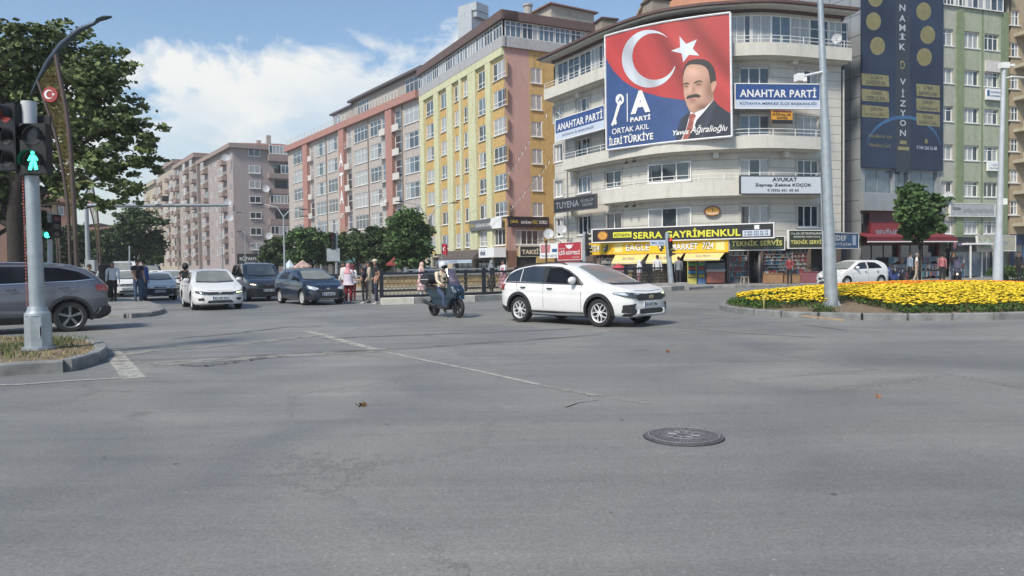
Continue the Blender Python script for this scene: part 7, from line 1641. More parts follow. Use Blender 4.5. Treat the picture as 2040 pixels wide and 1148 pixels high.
def rshelf(F_, px0, px1, label, seed):
    a, b = F_.t(px0, 540), F_.t(px1, 540); q = F_.P((a+b)/2, .25); w_ = b-a; o = empty('display_rack', (q.x, q.y, .13), F_.rot(0)); tag(o, label, 'display rack')
    r_ = random.Random(seed); m = MB()
    for x in (-w_/2, w_/2): m.tube([(x, 0, 0), (x, 0, 1.5)], .02, 5)
    for zz in (.5, 1.0, 1.5): m.tube([(-w_/2, 0, zz), (w_/2, 0, zz)], .015, 5)
    m.build('frame', STEEL, o); m = MB(); mats = [MATS['pack_'+c_] for c_, _ in CL]
    for zz in (1.0, 1.5, .5):
        x = -w_/2+.03
        while x < w_/2-.1: bw_ = r_.uniform(.08, .2); m.box(x, -.06, zz-r_.uniform(.25, .45), x+bw_*.9, .03, zz-.02, r_.randrange(len(mats))); x += bw_
    p = m.build('goods', mats, o); p['kind'] = 'stuff'
rshelf(FT, 1765, 1800, 'rack of goods hanging outside the red shop, behind the blue scooter', 3); rshelf(FT, 1830, 1866, 'rack of goods outside the red shop, right of the man in white', 4); rshelf(FG, 1885, 1915, 'rack with grey covers in front of the glass kiosk', 9)
def table(px0, px1, h, label, topm, boxes=(), seed=1, off=-.0):
    a, b = FW.t(px0, 570, off), FW.t(px1, 570, off); q = FW.P((a+b)/2, off); w_ = b-a; o = empty('display_table', (q.x, q.y, .13), FW.rot((a+b)/2)); tag(o, label, 'table')
    m = MB(); m.box(-w_/2, -.3, h-.03, w_/2, .3, h); m.build('table_top', topm, o)
    m = MB(); m.box(-w_/2+.02, -.27, .02, w_/2-.02, -.25, h-.03); m.box(-w_/2+.02, -.25, .02, -w_/2+.04, .27, h-.03); m.box(w_/2-.04, -.25, .02, w_/2-.02, .27, h-.03); m.build('cloth_front', topm, o)
    r_ = random.Random(seed); m = MB(); mats = [MATS['pack_'+c_] for c_, _ in CL]; x = -w_/2+.05
    while x < w_/2-.15: bw_ = r_.uniform(.1, .25); m.box(x, -.2+r_.uniform(0, .1), h+.002, x+bw_*.85, .15, h+r_.uniform(.05, .22), r_.randrange(len(mats))); x += bw_
    p = m.build('goods', mats, o); p['kind'] = 'stuff'
CARD = mat('cardboard', (.32, .19, .10), .85, var=.2, scale=5); table(1523, 1556, .62, 'cardboard brown display table right of the dark doorway', CARD, seed=4)
table(1592, 1626, .70, 'display table covered with a dusty pink cloth', mat('pink_cloth', (.28, .10, .12), .9, var=.2), seed=6, off=.15); table(1560, 1590, .55, 'low display table with boxes in the middle of the shop front', CARD, seed=8, off=.1)
# stool by the phone shop
q = FW.P(FW.t(1484, 570, .1), .05); o = empty('stool', (q.x, q.y, .13), .3); tag(o, 'small beige plastic stool in front of the phone shop display', 'stool')
m = MB(); m.box(-.17, -.17, .40, .17, .17, .43); m.build('seat', mat('stool_beige', (.45, .38, .28), .6), o)
for x in (-1, 1):
    for y in (-1, 1): m = MB(); m.tube([(x*.14, y*.14, .40), (x*.18, y*.18, 0)], .022, 6); m.build('leg', MATS['stool_beige'], o)
# kiosk frame before the green block
q = FG.P(FG.t(1905, 540), 1.2); o = empty('glass_kiosk', (q.x, q.y, .13), FG.rot(0)); tag(o, 'small white framed glass kiosk in front of the green striped block', 'kiosk')
m = MB()
for x in (-.1, 2.3):
    for y in (0, 1.1): m.box(x-.04, y-.04, 0, x+.04, y+.04, 2.3)
m.build('post', PVC, o); m = MB(); m.box(-.2, -.1, 2.302, 2.4, 1.2, 2.42); m.build('roof', PVC, o); m = MB(); m.box(-.06, 1.14, .1, 2.26, 1.16, 2.2); m.build('glass_wall', GL3, o)
# ================================================================ FAR BLOCKS OF THE LEFT STREET
DS = Vector((.562, -.827)); DN = Vector((.827, .562))       # street direction towards us, and square to it
def block(name, label, corner, length, width, H_, storeys, wallm, street_cols, side_cols=0, bal=(), side_bal=False, roof='flat', accent=None, storey=3.35, base=3.6, roofm=None, groups=None):
    c = Vector(corner); far = c-DS*length; Fm = Line(tuple(far), tuple(c)); Fsd = Line(tuple(c), tuple(c+DN*width)); O = W0(empty('apartment_building', Fm.P(Fm.len))); tag(O, label, 'building')
    ops = []; n_ = street_cols; bays = []
    for k in range(n_):
        t = Fm.len*(k+.5)/n_
        if k in bal: bays.append((t, Fm.len/n_*.36)); continue
        for s_ in range(storeys): z_ = base+s_*storey+.9; ops.append((t-.75, t+.75, z_, z_+1.45, 2))
    acc = accent or wallm
    m = MB(); wall(m, Fm, 0, Fm.len, 0, H_, ops, .2); m.build('wall', wallm, O)
    for o in ops: window(O, Fm, *o[:4], -.12, 2, style=rnd.choice([0, 1, 3, 0]), sill=False, fw=.10)
    for t, hw_ in bays:
        for s_ in range(storeys):
            z_ = base+s_*storey; m = MB(); slab(m, Fm, t-hw_, t+hw_, z_, z_+1.05, .0, 1.1); b_ = m.build('balcony', acc, O)
            if rnd.random() < .55: window(O, Fm, t-hw_+.05, t+hw_-.05, z_+1.06, z_+2.6, 1.0, 4, style=rnd.choice([1, 0, 4]), sill=False, name='balcony_glazing', fw=.12)
            else: m = MB(); slab(m, Fm, t-hw_+.2, t+hw_-.2, z_+1.06, z_+2.6, .0, .05); m.build('balcony_door', GL, O)
    ops = []
    if side_cols:
        for k in range(side_cols):
            t = Fsd.len*(k+.5)/side_cols
            for s_ in range(storeys): z_ = base+s_*storey+.9; ops.append((t-.9, t+.9, z_, z_+1.45, 2))
    m = MB(); wall(m, Fsd, 0, Fsd.len, 0, H_, ops, .2); m.build('side_wall', wallm, O)
    for o in ops: window(O, Fsd, *o[:4], -.12, 2, style=rnd.choice([0, 1, 2]), sill=False, fw=.10)
    bk = [Fm.P(0), Fsd.P(Fsd.len), Fsd.P(Fsd.len)-Vector((DS.x, DS.y, 0))*length]; up = Vector((0, 0, H_)); m = MB()
    m.add([bk[1], bk[2], bk[2]+up, bk[1]+up], [(0, 1, 2, 3)]); m.add([bk[2], bk[0], bk[0]+up, bk[2]+up], [(0, 1, 2, 3)]); m.build('back_wall', wallm, O)
    e = .9; A = [Fm.P(-e, e), Fm.P(Fm.len+e, e), Fsd.P(Fsd.len+e, -length-e), Fsd.P(Fsd.len+e, e)]
    q = [Fm.P(-e, e), Fm.P(Fm.len+e, e), Fm.P(Fm.len+e, -width-e), Fm.P(-e, -width-e)]
    rm = roofm or mat('red_roof_tiles', (.24, .10, .065), .85, var=.3, scale=8, dirt=.3)
    m = MB(); m.prism([(p.x, p.y) for p in q], H_, H_+.9); m.build('parapet', acc, O)
    if roof == 'hip':
        rg = [Fm.P(width*.45, -width/2), Fm.P(Fm.len-width*.45, -width/2)]; V_ = [p+Vector((0, 0, H_+.9)) for p in q]+[p+Vector((0, 0, H_+3.6)) for p in rg]
        m = MB(); m.add(V_, [(0, 1, 5, 4), (1, 2, 5), (2, 3, 4, 5), (3, 0, 4)]); m.build('roof', rm, O)
        for k in range(3): p = Fm.P(Fm.len*(.3+.25*k), -width*.35); m = MB(); m.rbox((p.x, p.y, H_+3.0), (.9, .9, 2.6), .6); m.build('chimney', CONC, O)
    else:
        m = MB(); m.prism([(p.x, p.y) for p in q], H_+.9, H_+1.1); m.build('roof', rm, O)
    return Fm, Fsd, O
MAU = mat('mauve_render', (.34, .29, .28), .85, var=.08, dirt=.3); MAUB = mat('brown_pink_band', (.29, .225, .20), .85, var=.08, dirt=.2)
Fm_, Fs_, O_ = block('', 'mauve grey apartment block with brown bands and red tiled roof', (-58.7, 160), 31, 27, 27.0, 7, MAU, 7, 0, bal=(1, 5), roof='hip', accent=MAUB, storey=3.4)
# its frontal side: windows and deep balconies as in the photo
for (y0, y1) in ((296, 312), (330, 346), (361, 376), (391, 405), (423, 436), (454, 469), (484, 498)):
    t0, t1 = Fs_.t(497, 400), Fs_.t(520, 400); z1, z0 = Fs_.tz(510, y0)[1], Fs_.tz(510, y1)[1]; window(O_, Fs_, t0, t1, z0, z1, .08, 2, style=rnd.choice([0, 1, 3]), fw=.12)
for i, (y0, y1) in enumerate(((309, 323), (347, 357), (377, 388), (407, 416), (437, 449), (468, 480))):
    t0, t1 = Fs_.t(534, 400), Fs_.t(584, 400); z1, z0 = Fs_.tz(555, y0)[1], Fs_.tz(555, y1)[1]; m = MB(); slab(m, Fs_, t0, t1, z0, z1, .0, 1.2); m.build('balcony', MAUB, O_)
    if i in (0, 3): window(O_, Fs_, t0+.1, t1, z1+.01, z1+1.9, 1.1, 7, style=1, sill=False, name='balcony_glazing', fw=.14)
    elif i == 1: window(O_, Fs_, t0+2.6, t1, z1+.01, z1+1.9, 1.1, 3, style=2, sill=False, name='balcony_glazing', fw=.12)
    elif i == 5: window(O_, Fs_, t0+.1, t1, z1+.01, z1+1.9, 1.1, 6, style=1, sill=False, name='balcony_glazing', fw=.14)
    m = MB(); slab(m, Fs_, t0+1.5, t1-1.2, z1, z1+1.9, 0, .05); m.build('balcony_door', GL, O_)
sign('shop_sign', Fs_, .3, Fs_.t(520, 520), 2.0, 4.6, .6, 'dark grey restaurant sign with pale letters at the foot of the mauve block', DK, [('KÜTAHYA', .1, .9, .45, .8, LW, .02), ('RESTAURANT', .3, .7, .15, .32, LW, .01)])
TANR = mat('tan_render', (.42, .37, .27), .85, var=.1, dirt=.35); PEACH = mat('peach_render', (.42, .355, .285), .85, var=.1, dirt=.3)
block('', 'brown banded apartment block directly behind the mauve one', (-77.5, 187), 26, 18, 29.0, 8, mat('brown_grey_render', (.33, .285, .255), .85, dirt=.3), 6, bal=(0, 3, 5), accent=MAUB, storey=3.2)
block('', 'tall tan and peach apartment block with many stacked balconies', (-93.5, 211), 28, 18, 31.0, 8, PEACH, 7, bal=(1, 4, 6), accent=MAUB, storey=3.3, roofm=MATS['dark_roof_sheet'])
block('', 'olive tan apartment block, last of the tall ones in the left street', (-111, 237), 26, 20, 28.5, 7, TANR, 6, 0, bal=(2, 5), accent=TANR, storey=3.4, roofm=MATS['dark_roof_sheet'])
block('', 'low grey gabled block at the end of the left street', (-131, 268), 26, 26, 21.5, 5, mat('pale_grey_render', (.33, .31, .30), .85, dirt=.3), 5, 0, roof='hip', accent=MATS['pale_grey_render'])
block('', 'distant block with red tiled roof left of the low grey one', (-182, 300), 20, 34, 17.5, 4, mat('grey_brown_render', (.27, .25, .24), .85, dirt=.3), 4, 4, roof='hip')
block('', 'brown apartment block behind the big tree trunk at the far left', (-98, 118), 24, 26, 13.5, 3, mat('brown_orange_render', (.30, .17, .12), .85, dirt=.3), 5, 5, roof='hip')
block('', 'pale house far down the street, right of the tree trunk', (-150, 235), 20, 22, 13.0, 3, mat('pale_house_render', (.42, .40, .38), .85), 4, 3, roof='hip')
block('', 'distant apartment block closing the view between the trees', (-230, 330), 24, 60, 20, 5, mat('dusty_pink_render', (.36, .27, .24), .85, dirt=.3), 4, 9, roof='hip')

FM2 = Line(tuple(Vector((-58.7, 160))-DS*31), (-58.7, 160))
for F_, px, py, lab in ((Fs_, 530, 376, 'dish on the frontal mauve wall at mid height, left of the balconies'), (Fs_, 536, 470, 'dish on the frontal mauve wall near the bottom'), (FM2, 453, 403, 'large dish on the street side of the mauve block, above the gantry beam tip'), (FM2, 457, 434, 'dish on the street side of the mauve block, below the beam tip'), (FM2, 449, 314, 'topmost dish on the street side of the mauve block'), (FATA, 764, 399, 'dish on a balcony of the long beige block, left of the right red pier')): dish(px, py, F_, 1.3, .75 if F_ is not FATA else .45, lab)
# ================================================================ TREES
import numpy as np
BARK = mat('bark', (.034, .028, .023), .95, var=.35, scale=9, bump=.8, bscale=14)
def leafmat(name, col, tr=.25):
    m = mat(name, col, .6, var=.35, scale=.9, island=.5, spec=.25); return m
LEAF = leafmat('maple_leaves', (.115, .15, .055)); LEAF2 = leafmat('dark_leaves', (.055, .085, .032)); LEAF3 = leafmat('fresh_leaves', (.070, .125, .042)); LEAF4 = leafmat('yellow_green_leaves', (.10, .15, .028))
def crown(name, blobs, nleaf, size, mt, parent, seed, squash=.85):
    """leaf sprays scattered through many clumps; each face is one leaf cluster"""
    rg = np.random.default_rng(seed); tot = sum(b[3]**2.4 for b in blobs); P = []
    for x, y, z, r in blobs:
        n = int(nleaf*r**2.4/tot)
        sub = max(7, int(n/(42 if size < .14 else 30))); c = rg.normal(size=(sub, 3)); c /= np.linalg.norm(c, axis=1)[:, None]; c *= (r*(.35+.85*rg.random(sub)**.75))[:, None]
        k = rg.integers(0, sub, n); p = c[k]+rg.normal(size=(n, 3))*np.array([1.25, 1.25, .7])*min(.17, r*.13+.02)*(1 if size < .14 else 1.5); p[:, 2] *= squash; P.append(p+np.array([x, y, z]))
    P = np.concatenate(P); n = len(P)
    a = rg.normal(size=(n, 3)); a /= np.linalg.norm(a, axis=1)[:, None]; a[:, 2] *= .55; b = np.cross(a, rg.normal(size=(n, 3))); b /= np.linalg.norm(b, axis=1)[:, None]
    s = size*(.55+.9*rg.random(n))[:, None]
    v = np.stack([P-a*s, P+b*s*.62-a*s*.1, P+a*s, P-b*s*.62+a*s*.15], 1).reshape(-1, 3)
    me = bpy.data.meshes.new(name); me.vertices.add(4*n); me.vertices.foreach_set('co', v.astype(np.float32).ravel())
    me.loops.add(4*n); me.loops.foreach_set('vertex_index', np.arange(4*n, dtype=np.int32)); me.polygons.add(n)
    me.polygons.foreach_set('loop_start', np.arange(0, 4*n, 4, dtype=np.int32)); me.update(); me.materials.append(mt)
    return link(me, name, parent)
def tree(label, base, trunk_pts, trunk_r, limbs, blobs, nleaf, size, mt, seed, name='tree', grp=None):
    r = empty(name, base); tag(r, label, 'tree', grp)
    m = MB(); m.tube(trunk_pts, trunk_r, 10)
    for pts, rr in limbs: m.tube(pts, rr, 7)
    m.build('trunk', BARK, r, 60); crown('crown', blobs, nleaf, size, mt, r, seed); return r
# the big tree, upper left. local coordinates measured on the photo at 25 m
TB = 30.0; b0 = at(36, 600, TB); b0 = Vector((b0.x, TB, 0))
def tp(px, py, dy=0.0): q = at(px, py, TB+dy); return (q.x-b0.x, q.y-b0.y, q.z)
blobs = []
for px, py, r_, dy in ((60, 110, 1.1, 0), (120, 95, .95, .5), (20, 150, 1.2, .4), (175, 150, 1.05, -.2), (215, 125, .75, .4), (-40, 180, 1.3, 0), (100, 200, 1.3, .8), (205, 195, 1.0, 0), (180, 250, 1.0, -.6), (245, 235, .75, .2), (60, 280, 1.2, 1.0), (225, 290, .85, .1), (305, 262, .52, 0), (290, 300, .5, .2), (270, 330, .55, 0), (140, 320, 1.0, .7), (200, 345, .75, -.3), (245, 372, .55, 0), (10, 330, 1.0, .5), (-60, 290, 1.2, 0), (90, 370, .7, .4), (150, 385, .45, 0), (205, 405, .42, 0), (255, 395, .4, .1), (170, 400, .4, .2), (300, 320, .45, .3), (30, 400, .5, .3), (-30, 400, .7, .2), (62, 75, .5, 0), (285, 245, .3, 0), (0, 60, .6, .2), (-60, 100, 1.0, .3)):
    x, y, z_ = tp(px, py, dy); blobs.append((x, y, z_, r_*1.08))
lm = lambda *p: [tp(*q) for q in p]
tree('big dark green tree with thick trunk filling the upper left of the photo', b0, [tp(36, 612), tp(34, 520), tp(30, 440), tp(34, 380), tp(60, 300), tp(90, 220)], [.42, .34, .31, .28, .18, .08],
     [(lm((32, 430), (80, 390, .3), (130, 340, .5), (190, 290, .3)), [.17, .13, .10, .04]), (lm((30, 440), (-10, 400), (-50, 330), (-70, 250)), [.2, .16, .12, .05]), (lm((34, 390), (10, 300), (5, 200), (20, 120)), [.17, .13, .09, .03]), (lm((32, 455), (-20, 430), (-70, 425)), [.14, .09, .05]),
      (lm((90, 385, .3), (150, 372, .2), (220, 350), (275, 320)), [.08, .06, .045, .02]), (lm((60, 300), (130, 240), (190, 180)), [.12, .08, .03]), (lm((40, 420), (110, 405), (170, 415), (215, 405)), [.06, .045, .03, .015])], blobs, 32000, .118, LEAF, 5, 'broadleaf_tree')
tree('second tree trunk and dark foliage at the left edge, behind the signal post', (at(-30, 600, 32).x, 32, 0), [(-.6, 0, 0), (-.5, 0, 2.4), (.2, .2, 5)], [.2, .17, .10], [((( -.5, 0, 2.4), (1.2, 0, 3.4), (2.0, 0, 3.9)), [.12, .08, .03])], [(0, 0, 5.2, 1.5), (1.2, .3, 4.6, 1.1), (-1.4, 0, 4.4, 1.2), (1.9, .3, 3.8, .6), (.6, .2, 6.5, 1.2)], 16000, .13, LEAF2, 6, 'broadleaf_tree')
def round_tree(label, px, d, ytop, ybot, wpx, mt, seed, n=9000, size=.15, name='street_tree', grp='trees along the left street', trunk=1.0, dx=0):
    q = at(px, 560, d); zt, zb = at(px, ytop, d).z, at(px, ybot, d).z; w_ = wpx/2/F*d; h_ = (zt-zb)/2; cz = (zt+zb)/2
    r_ = random.Random(seed); bl = []
    for k in range(24):
        a = r_.random()*2*pi; rr = r_.random()**.5*.80; zz = r_.uniform(-.72, .8); f = sqrt(max(0.1, 1-zz*zz)); s_ = r_.uniform(.20, .44)
        bl.append((cos(a)*rr*w_*f, sin(a)*rr*w_*f, cz+zz*h_, s_*min(w_, h_)*1.0))
    bl.append((0, 0, cz, min(w_, h_)*.5))
    return tree(label, (q.x, q.y, 0), [(0, 0, 0), (.05, 0, zb*.6), (0, .1, zb+h_*.5), (.1, 0, cz+h_*.3)], [.17*trunk, .14*trunk, .10*trunk, .04], [(((0, 0, zb*.8), (w_*.4, .1, cz)), [.07, .03]), (((0, 0, zb*.85), (-w_*.45, -.1, cz)), [.07, .03])], bl, n, size, mt, seed, name, grp)
round_tree('full green street tree in front of the beige block, beside the double lamp', 818, 62, 426, 540, 104, LEAF3, 21, 16000, .15)
round_tree('dark street tree left of the big green one, above the capped man', 765, 68, 456, 532, 104, LEAF2, 22, 11000, .16)
round_tree('dark round tree above the grey signal cabinet', 712, 72, 458, 528, 104, LEAF2, 23, 11000, .16)
round_tree('widest dark tree in front of the mauve and beige blocks', 622, 76, 455, 528, 124, LEAF3, 24, 13000, .17)
round_tree('small dark tree at the left end of the row below the mauve block', 552, 84, 470, 528, 84, LEAF2, 25, 8000, .17)
round_tree('medium green tree behind the row, below the ATA letters', 668, 82, 464, 526, 90, LEAF, 26, 7000, .17)
round_tree('large dark tree in the middle of the left street, under the gantry beam', 272, 88, 415, 530, 105, LEAF2, 27, 14000, .2)
round_tree('broad shadowy tree left of the gantry post', 205, 84, 440, 532, 80, LEAF2, 28, 9000, .2)
round_tree('dark tree between the decorated lamp post and the gantry post', 140, 70, 450, 535, 80, LEAF2, 29, 9000, .17)
round_tree('dark tree behind the big trunk at the left edge', 85, 66, 455, 530, 60, LEAF2, 30, 8000, .16)
round_tree('small sparse tree low in front of the end block', 305, 95, 490, 530, 50, LEAF2, 31, 5000, .18)
round_tree('young green street tree in front of the red shop', 1832, 44.5, 368, 482, 115, LEAF3, 33, 15000, .13, grp=None, trunk=.4)
q = at(2030, 560, 47); m = MB()
bl = [(x*.5, 0, .45, .42) for x in range(-2, 5)]; o = empty('hedge', (q.x-.4, q.y, .13)); tag(o, 'low clipped green hedge at the far right beside the lamp column', 'hedge'); crown('foliage', bl, 7000, .05, LEAF3, o, 44, .9); m = MB(); [m.tube([(x*.5, 0, 0), (x*.5, .05, .4)], .02, 5) for x in range(-2, 5)]; m.build('stem', BARK, o)
# ================================================================ FLOWER BED
bed = [(7.0, 24.8), (6.55, 23.2), (6.6, 21.6), (7.35, 19.8), (8.8, 18.65), (10.7, 18.25), (12.5, 18.45), (15, 19.6), (17.6, 21.8), (20.5, 25), (22.5, 29), (22, 33), (18.5, 34.4), (15, 33.2), (11.6, 30.2), (9.6, 28.2), (8.2, 26.8)]
def smooth_loop(p, n=6):
    o = []; N_ = len(p)
    for i in range(N_):
        a, b, c, d = [Vector(p[(i+k-1) % N_]) for k in range(4)]
        for k in range(n): u = k/n; q = .5*((2*b)+(c-a)*u+(2*a-5*b+4*c-d)*u*u+(3*b-a-3*c+d)*u**3); o.append((q.x, q.y))
    return o
bedS = smooth_loop(bed); cxy = Vector((sum(p[0] for p in bedS)/len(bedS), sum(p[1] for p in bedS)/len(bedS)))
kerb_run(bedS, 1.0, [KERB], wd=.2, h=.17, closed=True, gap=.02)
inn = [tuple(cxy+(Vector(p)-cxy)*.985) for p in bedS]
m = MB(); rings = [1.0, .85, .6, .3, 0.02]; hs = [.13, .22, .33, .40, .42]; n = len(inn)
for f, hh in zip(rings, hs): m.v += [(cxy.x+(p[0]-cxy.x)*f, cxy.y+(p[1]-cxy.y)*f, hh) for p in inn]
for k in range(len(rings)-1):
    for i in range(n): m.f.append((k*n+i, k*n+(i+1) % n, (k+1)*n+(i+1) % n, (k+1)*n+i)); m.m.append(0)
tag(m.build('bed_soil', SOIL, smooth=60), kind='structure')
def bedh(x, y):                                  # height of the mound and how far inside the rim a point lies (0..1)
    v_ = Vector((x, y))-cxy; a = atan2(v_.y, v_.x); best = None
    for i in range(len(inn)):
        p, q = Vector(inn[i])-cxy, Vector(inn[(i+1) % len(inn)])-cxy; den = p.x*q.y-p.y*q.x
        d = v_.normalized(); c1 = p.x*d.y-p.y*d.x; c2 = d.x*q.y-d.y*q.x
        if c1*den >= 0 and c2*den >= 0 and (d.dot(p+q) > 0):
            e = q-p; t_ = (p.x*e.y-p.y*e.x)/(d.x*e.y-d.y*e.x); best = v_.length/t_; break
    f = best if best is not None else 1
    for (f0, h0), (f1, h1) in zip(zip(rings, hs), zip(rings[1:], hs[1:])):
        if f1 <= f <= f0: return h0+(h1-h0)*(f0-f)/(f0-f1), f
    return (.13, 1) if f > 1 else (.42, f)
FY1 = mat('marigold_yellow', (.68, .50, .02), .8, var=.2, scale=4, island=.24); FOR = mat('marigold_orange', (.72, .22, .012), .75, var=.15, island=.15); FLF = mat('marigold_leaves', (.055, .115, .020), .8, var=.4, scale=2, island=.4)
rg = random.Random(12); G1, G2_ = MB(), MB(); fl = MB()
from mathutils import noise as mnoise
# template flower head: flattened ruffled dome
def head(mb, x, y, z, r_, mi):
    n = 7; vs = [(x, y, z+r_*.62)]; a0 = rg.random()*6; tx_, ty_ = rg.uniform(-.25, .25), rg.uniform(-.35, .1)
    for rr, hz in ((.62, .48), (1.0, .10), (.62, -.28)):
        for k in range(n): a = a0+2*pi*k/n+rr; q = rr*r_*(1+.16*rg.uniform(-1, 1)); vs.append((x+cos(a)*q, y+sin(a)*q, z+hz*r_*.8+tx_*cos(a)*q+ty_*sin(a)*q))
    fs = [(0, 1+k, 1+(k+1) % n) for k in range(n)]
    for i in range(2): fs += [(1+i*n+k, 1+(i+1)*n+k, 1+(i+1)*n+(k+1) % n, 1+i*n+(k+1) % n) for k in range(n)]
    mb.add(vs, fs, mi)
def pole_gap(x, y): return (abs(x-8.95) < .6 and y < 21.3) or (x < 7.9 and y < 20.9)
cnt = 0
for x, y in scatter(inn, 24000, rg):
    h_, f = bedh(x, y)
    if f > .985: continue
    near = y < 24
    ns = mnoise.noise(Vector((x*.55, y*.55, 3.1)))
    if rg.random() < (.80 if f > .90 else .45) and not pole_gap(x, y):
        ph = rg.uniform(.10, .24)*(.8 if f > .95 else 1)
        for k in range(3 if near else 2):
            a = rg.random()*2*pi; c_ = Vector((x+rg.uniform(-.06, .06), y+rg.uniform(-.06, .06), h_+ph*rg.uniform(.3, 1))); d_ = Vector((cos(a), sin(a), rg.uniform(-.2, .9)))*rg.uniform(.04, .085); s2 = Vector((-sin(a), cos(a), 0))*.028
            fl.add([c_-d_*.3, c_+s2, c_+d_, c_-s2], [(0, 1, 2, 3)])
        fl.add([(x-.006, y, h_-.02), (x+.006, y, h_-.02), (x+.004, y, h_+ph), (x-.004, y, h_+ph)], [(0, 1, 2, 3)])
    rim_ = .962 if x > 9.6 else .94
    if f > rim_ or pole_gap(x, y+.35) or ns > .42: continue
    if (x-7.9)**2/1.0+(y-22.9)**2/.5 < 1: continue
    dens = (.62 if y < 26 else .50)*(1.15+1.1*mnoise.noise(Vector((x*1.3, y*1.3, 9))))
    if rg.random() > dens: continue
    cnt += 1; big = rg.uniform(.036, .060)
    orange = (26.4 < y < 33.4 and 12.2 < x < 21.5 and mnoise.noise(Vector((x*.5, y*.9, 0))) > -.10 and f < .95) or (25.0 < y < 27.4 and 10.6 < x < 14.0)
    head(G1, x, y, h_+rg.uniform(.20, .29), big, 1 if orange else 0)
print('flowers', cnt)
tag(G1.build('marigolds', [FY1, FOR], smooth=80), 'thick carpet of yellow and orange marigolds on the kerbed roundabout bed', 'flowers', kind='stuff')
tag(fl.build('marigold_foliage', FLF), 'low green foliage under the marigolds on the roundabout bed', 'foliage', kind='stuff')
# planks and stake at the bed edge
q = G(1600, 632, .2); q2 = G(1680, 641, .2)
m = MB(); d = (q2-q); m.rbox(tuple((q+q2)/2+Vector((0, 0, .03))), (d.length, .06, .03), atan2(d.y, d.x)); tag(m.build('plank', mat('raw_wood', (.42, .30, .18), .8, var=.25)), 'long thin wooden plank lying at the foot of the tall pole on the bed edge', 'plank')
q = G(1522, 618, .12); m = MB(); m.tube([q, q+Vector((0, 0, .42))], .018, 6); m.lathe([(.024, 0), (.024, .02)], (q.x, q.y, q.z+.42), 6); tag(m.build('stake', mat('stake_yellow', (.50, .42, .14), .7)), 'short pale yellow stake standing in the flower bed edge', 'stake')
# ================================================================ POLES, LAMPS, SIGNALS
GALV = mat('galvanised_pole', (.36, .40, .42), .45, .45, var=.14, scale=5, dirt=.25)
GRN_L = mat('green_signal_lens', (.02, .6, .35), .3, emit=(.05, 1.0, .55), estr=2.2); RED_L = mat('red_signal_lens', (.6, .02, .02), .3, emit=(1.0, .03, .03), estr=2.2); DIM = mat('unlit_lens', (.035, .03, .03), .2); DIMR = mat('unlit_red_lens', (.20, .03, .025), .3)
SIGB = mat('signal_black', (.007, .008, .010), .6, var=.1)
def signal_head(parent, p, face, lit, w_=.28, n_=3, h_=.29, man=False, name='signal_head'):
    """box of n lenses hanging at p (top centre), facing direction face"""
    d = Vector(face).normalized(); s_ = Vector((-d.y, d.x, 0)); P_ = Vector(p)
    def W_(a, b, c): return P_+s_*a+d*b+Vector((0, 0, c))
    m = MB(); H_ = h_*n_; m.hexa([W_(-w_/2, -.1, -H_), W_(w_/2, -.1, -H_), W_(w_/2, .06, -H_), W_(-w_/2, .06, -H_), W_(-w_/2, -.1, 0), W_(w_/2, -.1, 0), W_(w_/2, .06, 0), W_(-w_/2, .06, 0)]); o = m.build(name, SIGB, parent)
    for k in range(n_):
        c = W_(0, .065, -h_*(k+.5)); r_ = h_*.36; N_ = 18
        m = MB()
        for kk in range(N_):                     # visor: open half tube
            a0, a1 = pi*(-.15+1.3*kk/N_), pi*(-.15+1.3*(kk+1)/N_)
            q = [c+s_*cos(a)*r_*1.12+Vector((0, 0, sin(a)*r_*1.12))+d*e for a, e in ((a0, 0), (a1, 0), (a1, .16), (a0, .16))]; m.add(q, [(0, 1, 2, 3)])
        m.build('visor', SIGB, o)
        on = lit == k
        if on and man:
            m = MB(); B = lambda pts: m.add([c+s_*a*r_*1.25+Vector((0, 0, b*r_*1.25))+d*.012 for a, b in pts], [tuple(range(len(pts)))])
            B([(.16*cos(2*pi*i/10), .72+.15*sin(2*pi*i/10)) for i in range(10)]); B([(-.22, .52), (.22, .52), (.25, .0), (-.18, .0)]); B([(-.22, .5), (-.45, .05), (-.35, 0), (-.12, .3)]); B([(.22, .5), (.48, .12), (.38, .02), (.14, .28)]); B([(-.18, .02), (.04, .02), (-.12, -.8), (-.42, -.78)]); B([(.0, .02), (.25, .02), (.42, -.74), (.14, -.8)]); m.build('lit_symbol', GRN_L, o)
            mt_ = DIM
        else: mt_ = (RED_L if k == 0 else GRN_L) if on else (DIMR if k == 0 and n_ == 3 else DIM)
        m = MB(); m.add([c+s_*cos(2*pi*i/N_)*r_+Vector((0, 0, sin(2*pi*i/N_)*r_))+d*.002 for i in range(N_)], [tuple(range(N_))]); m.build('lens', mt_, o)
    return o
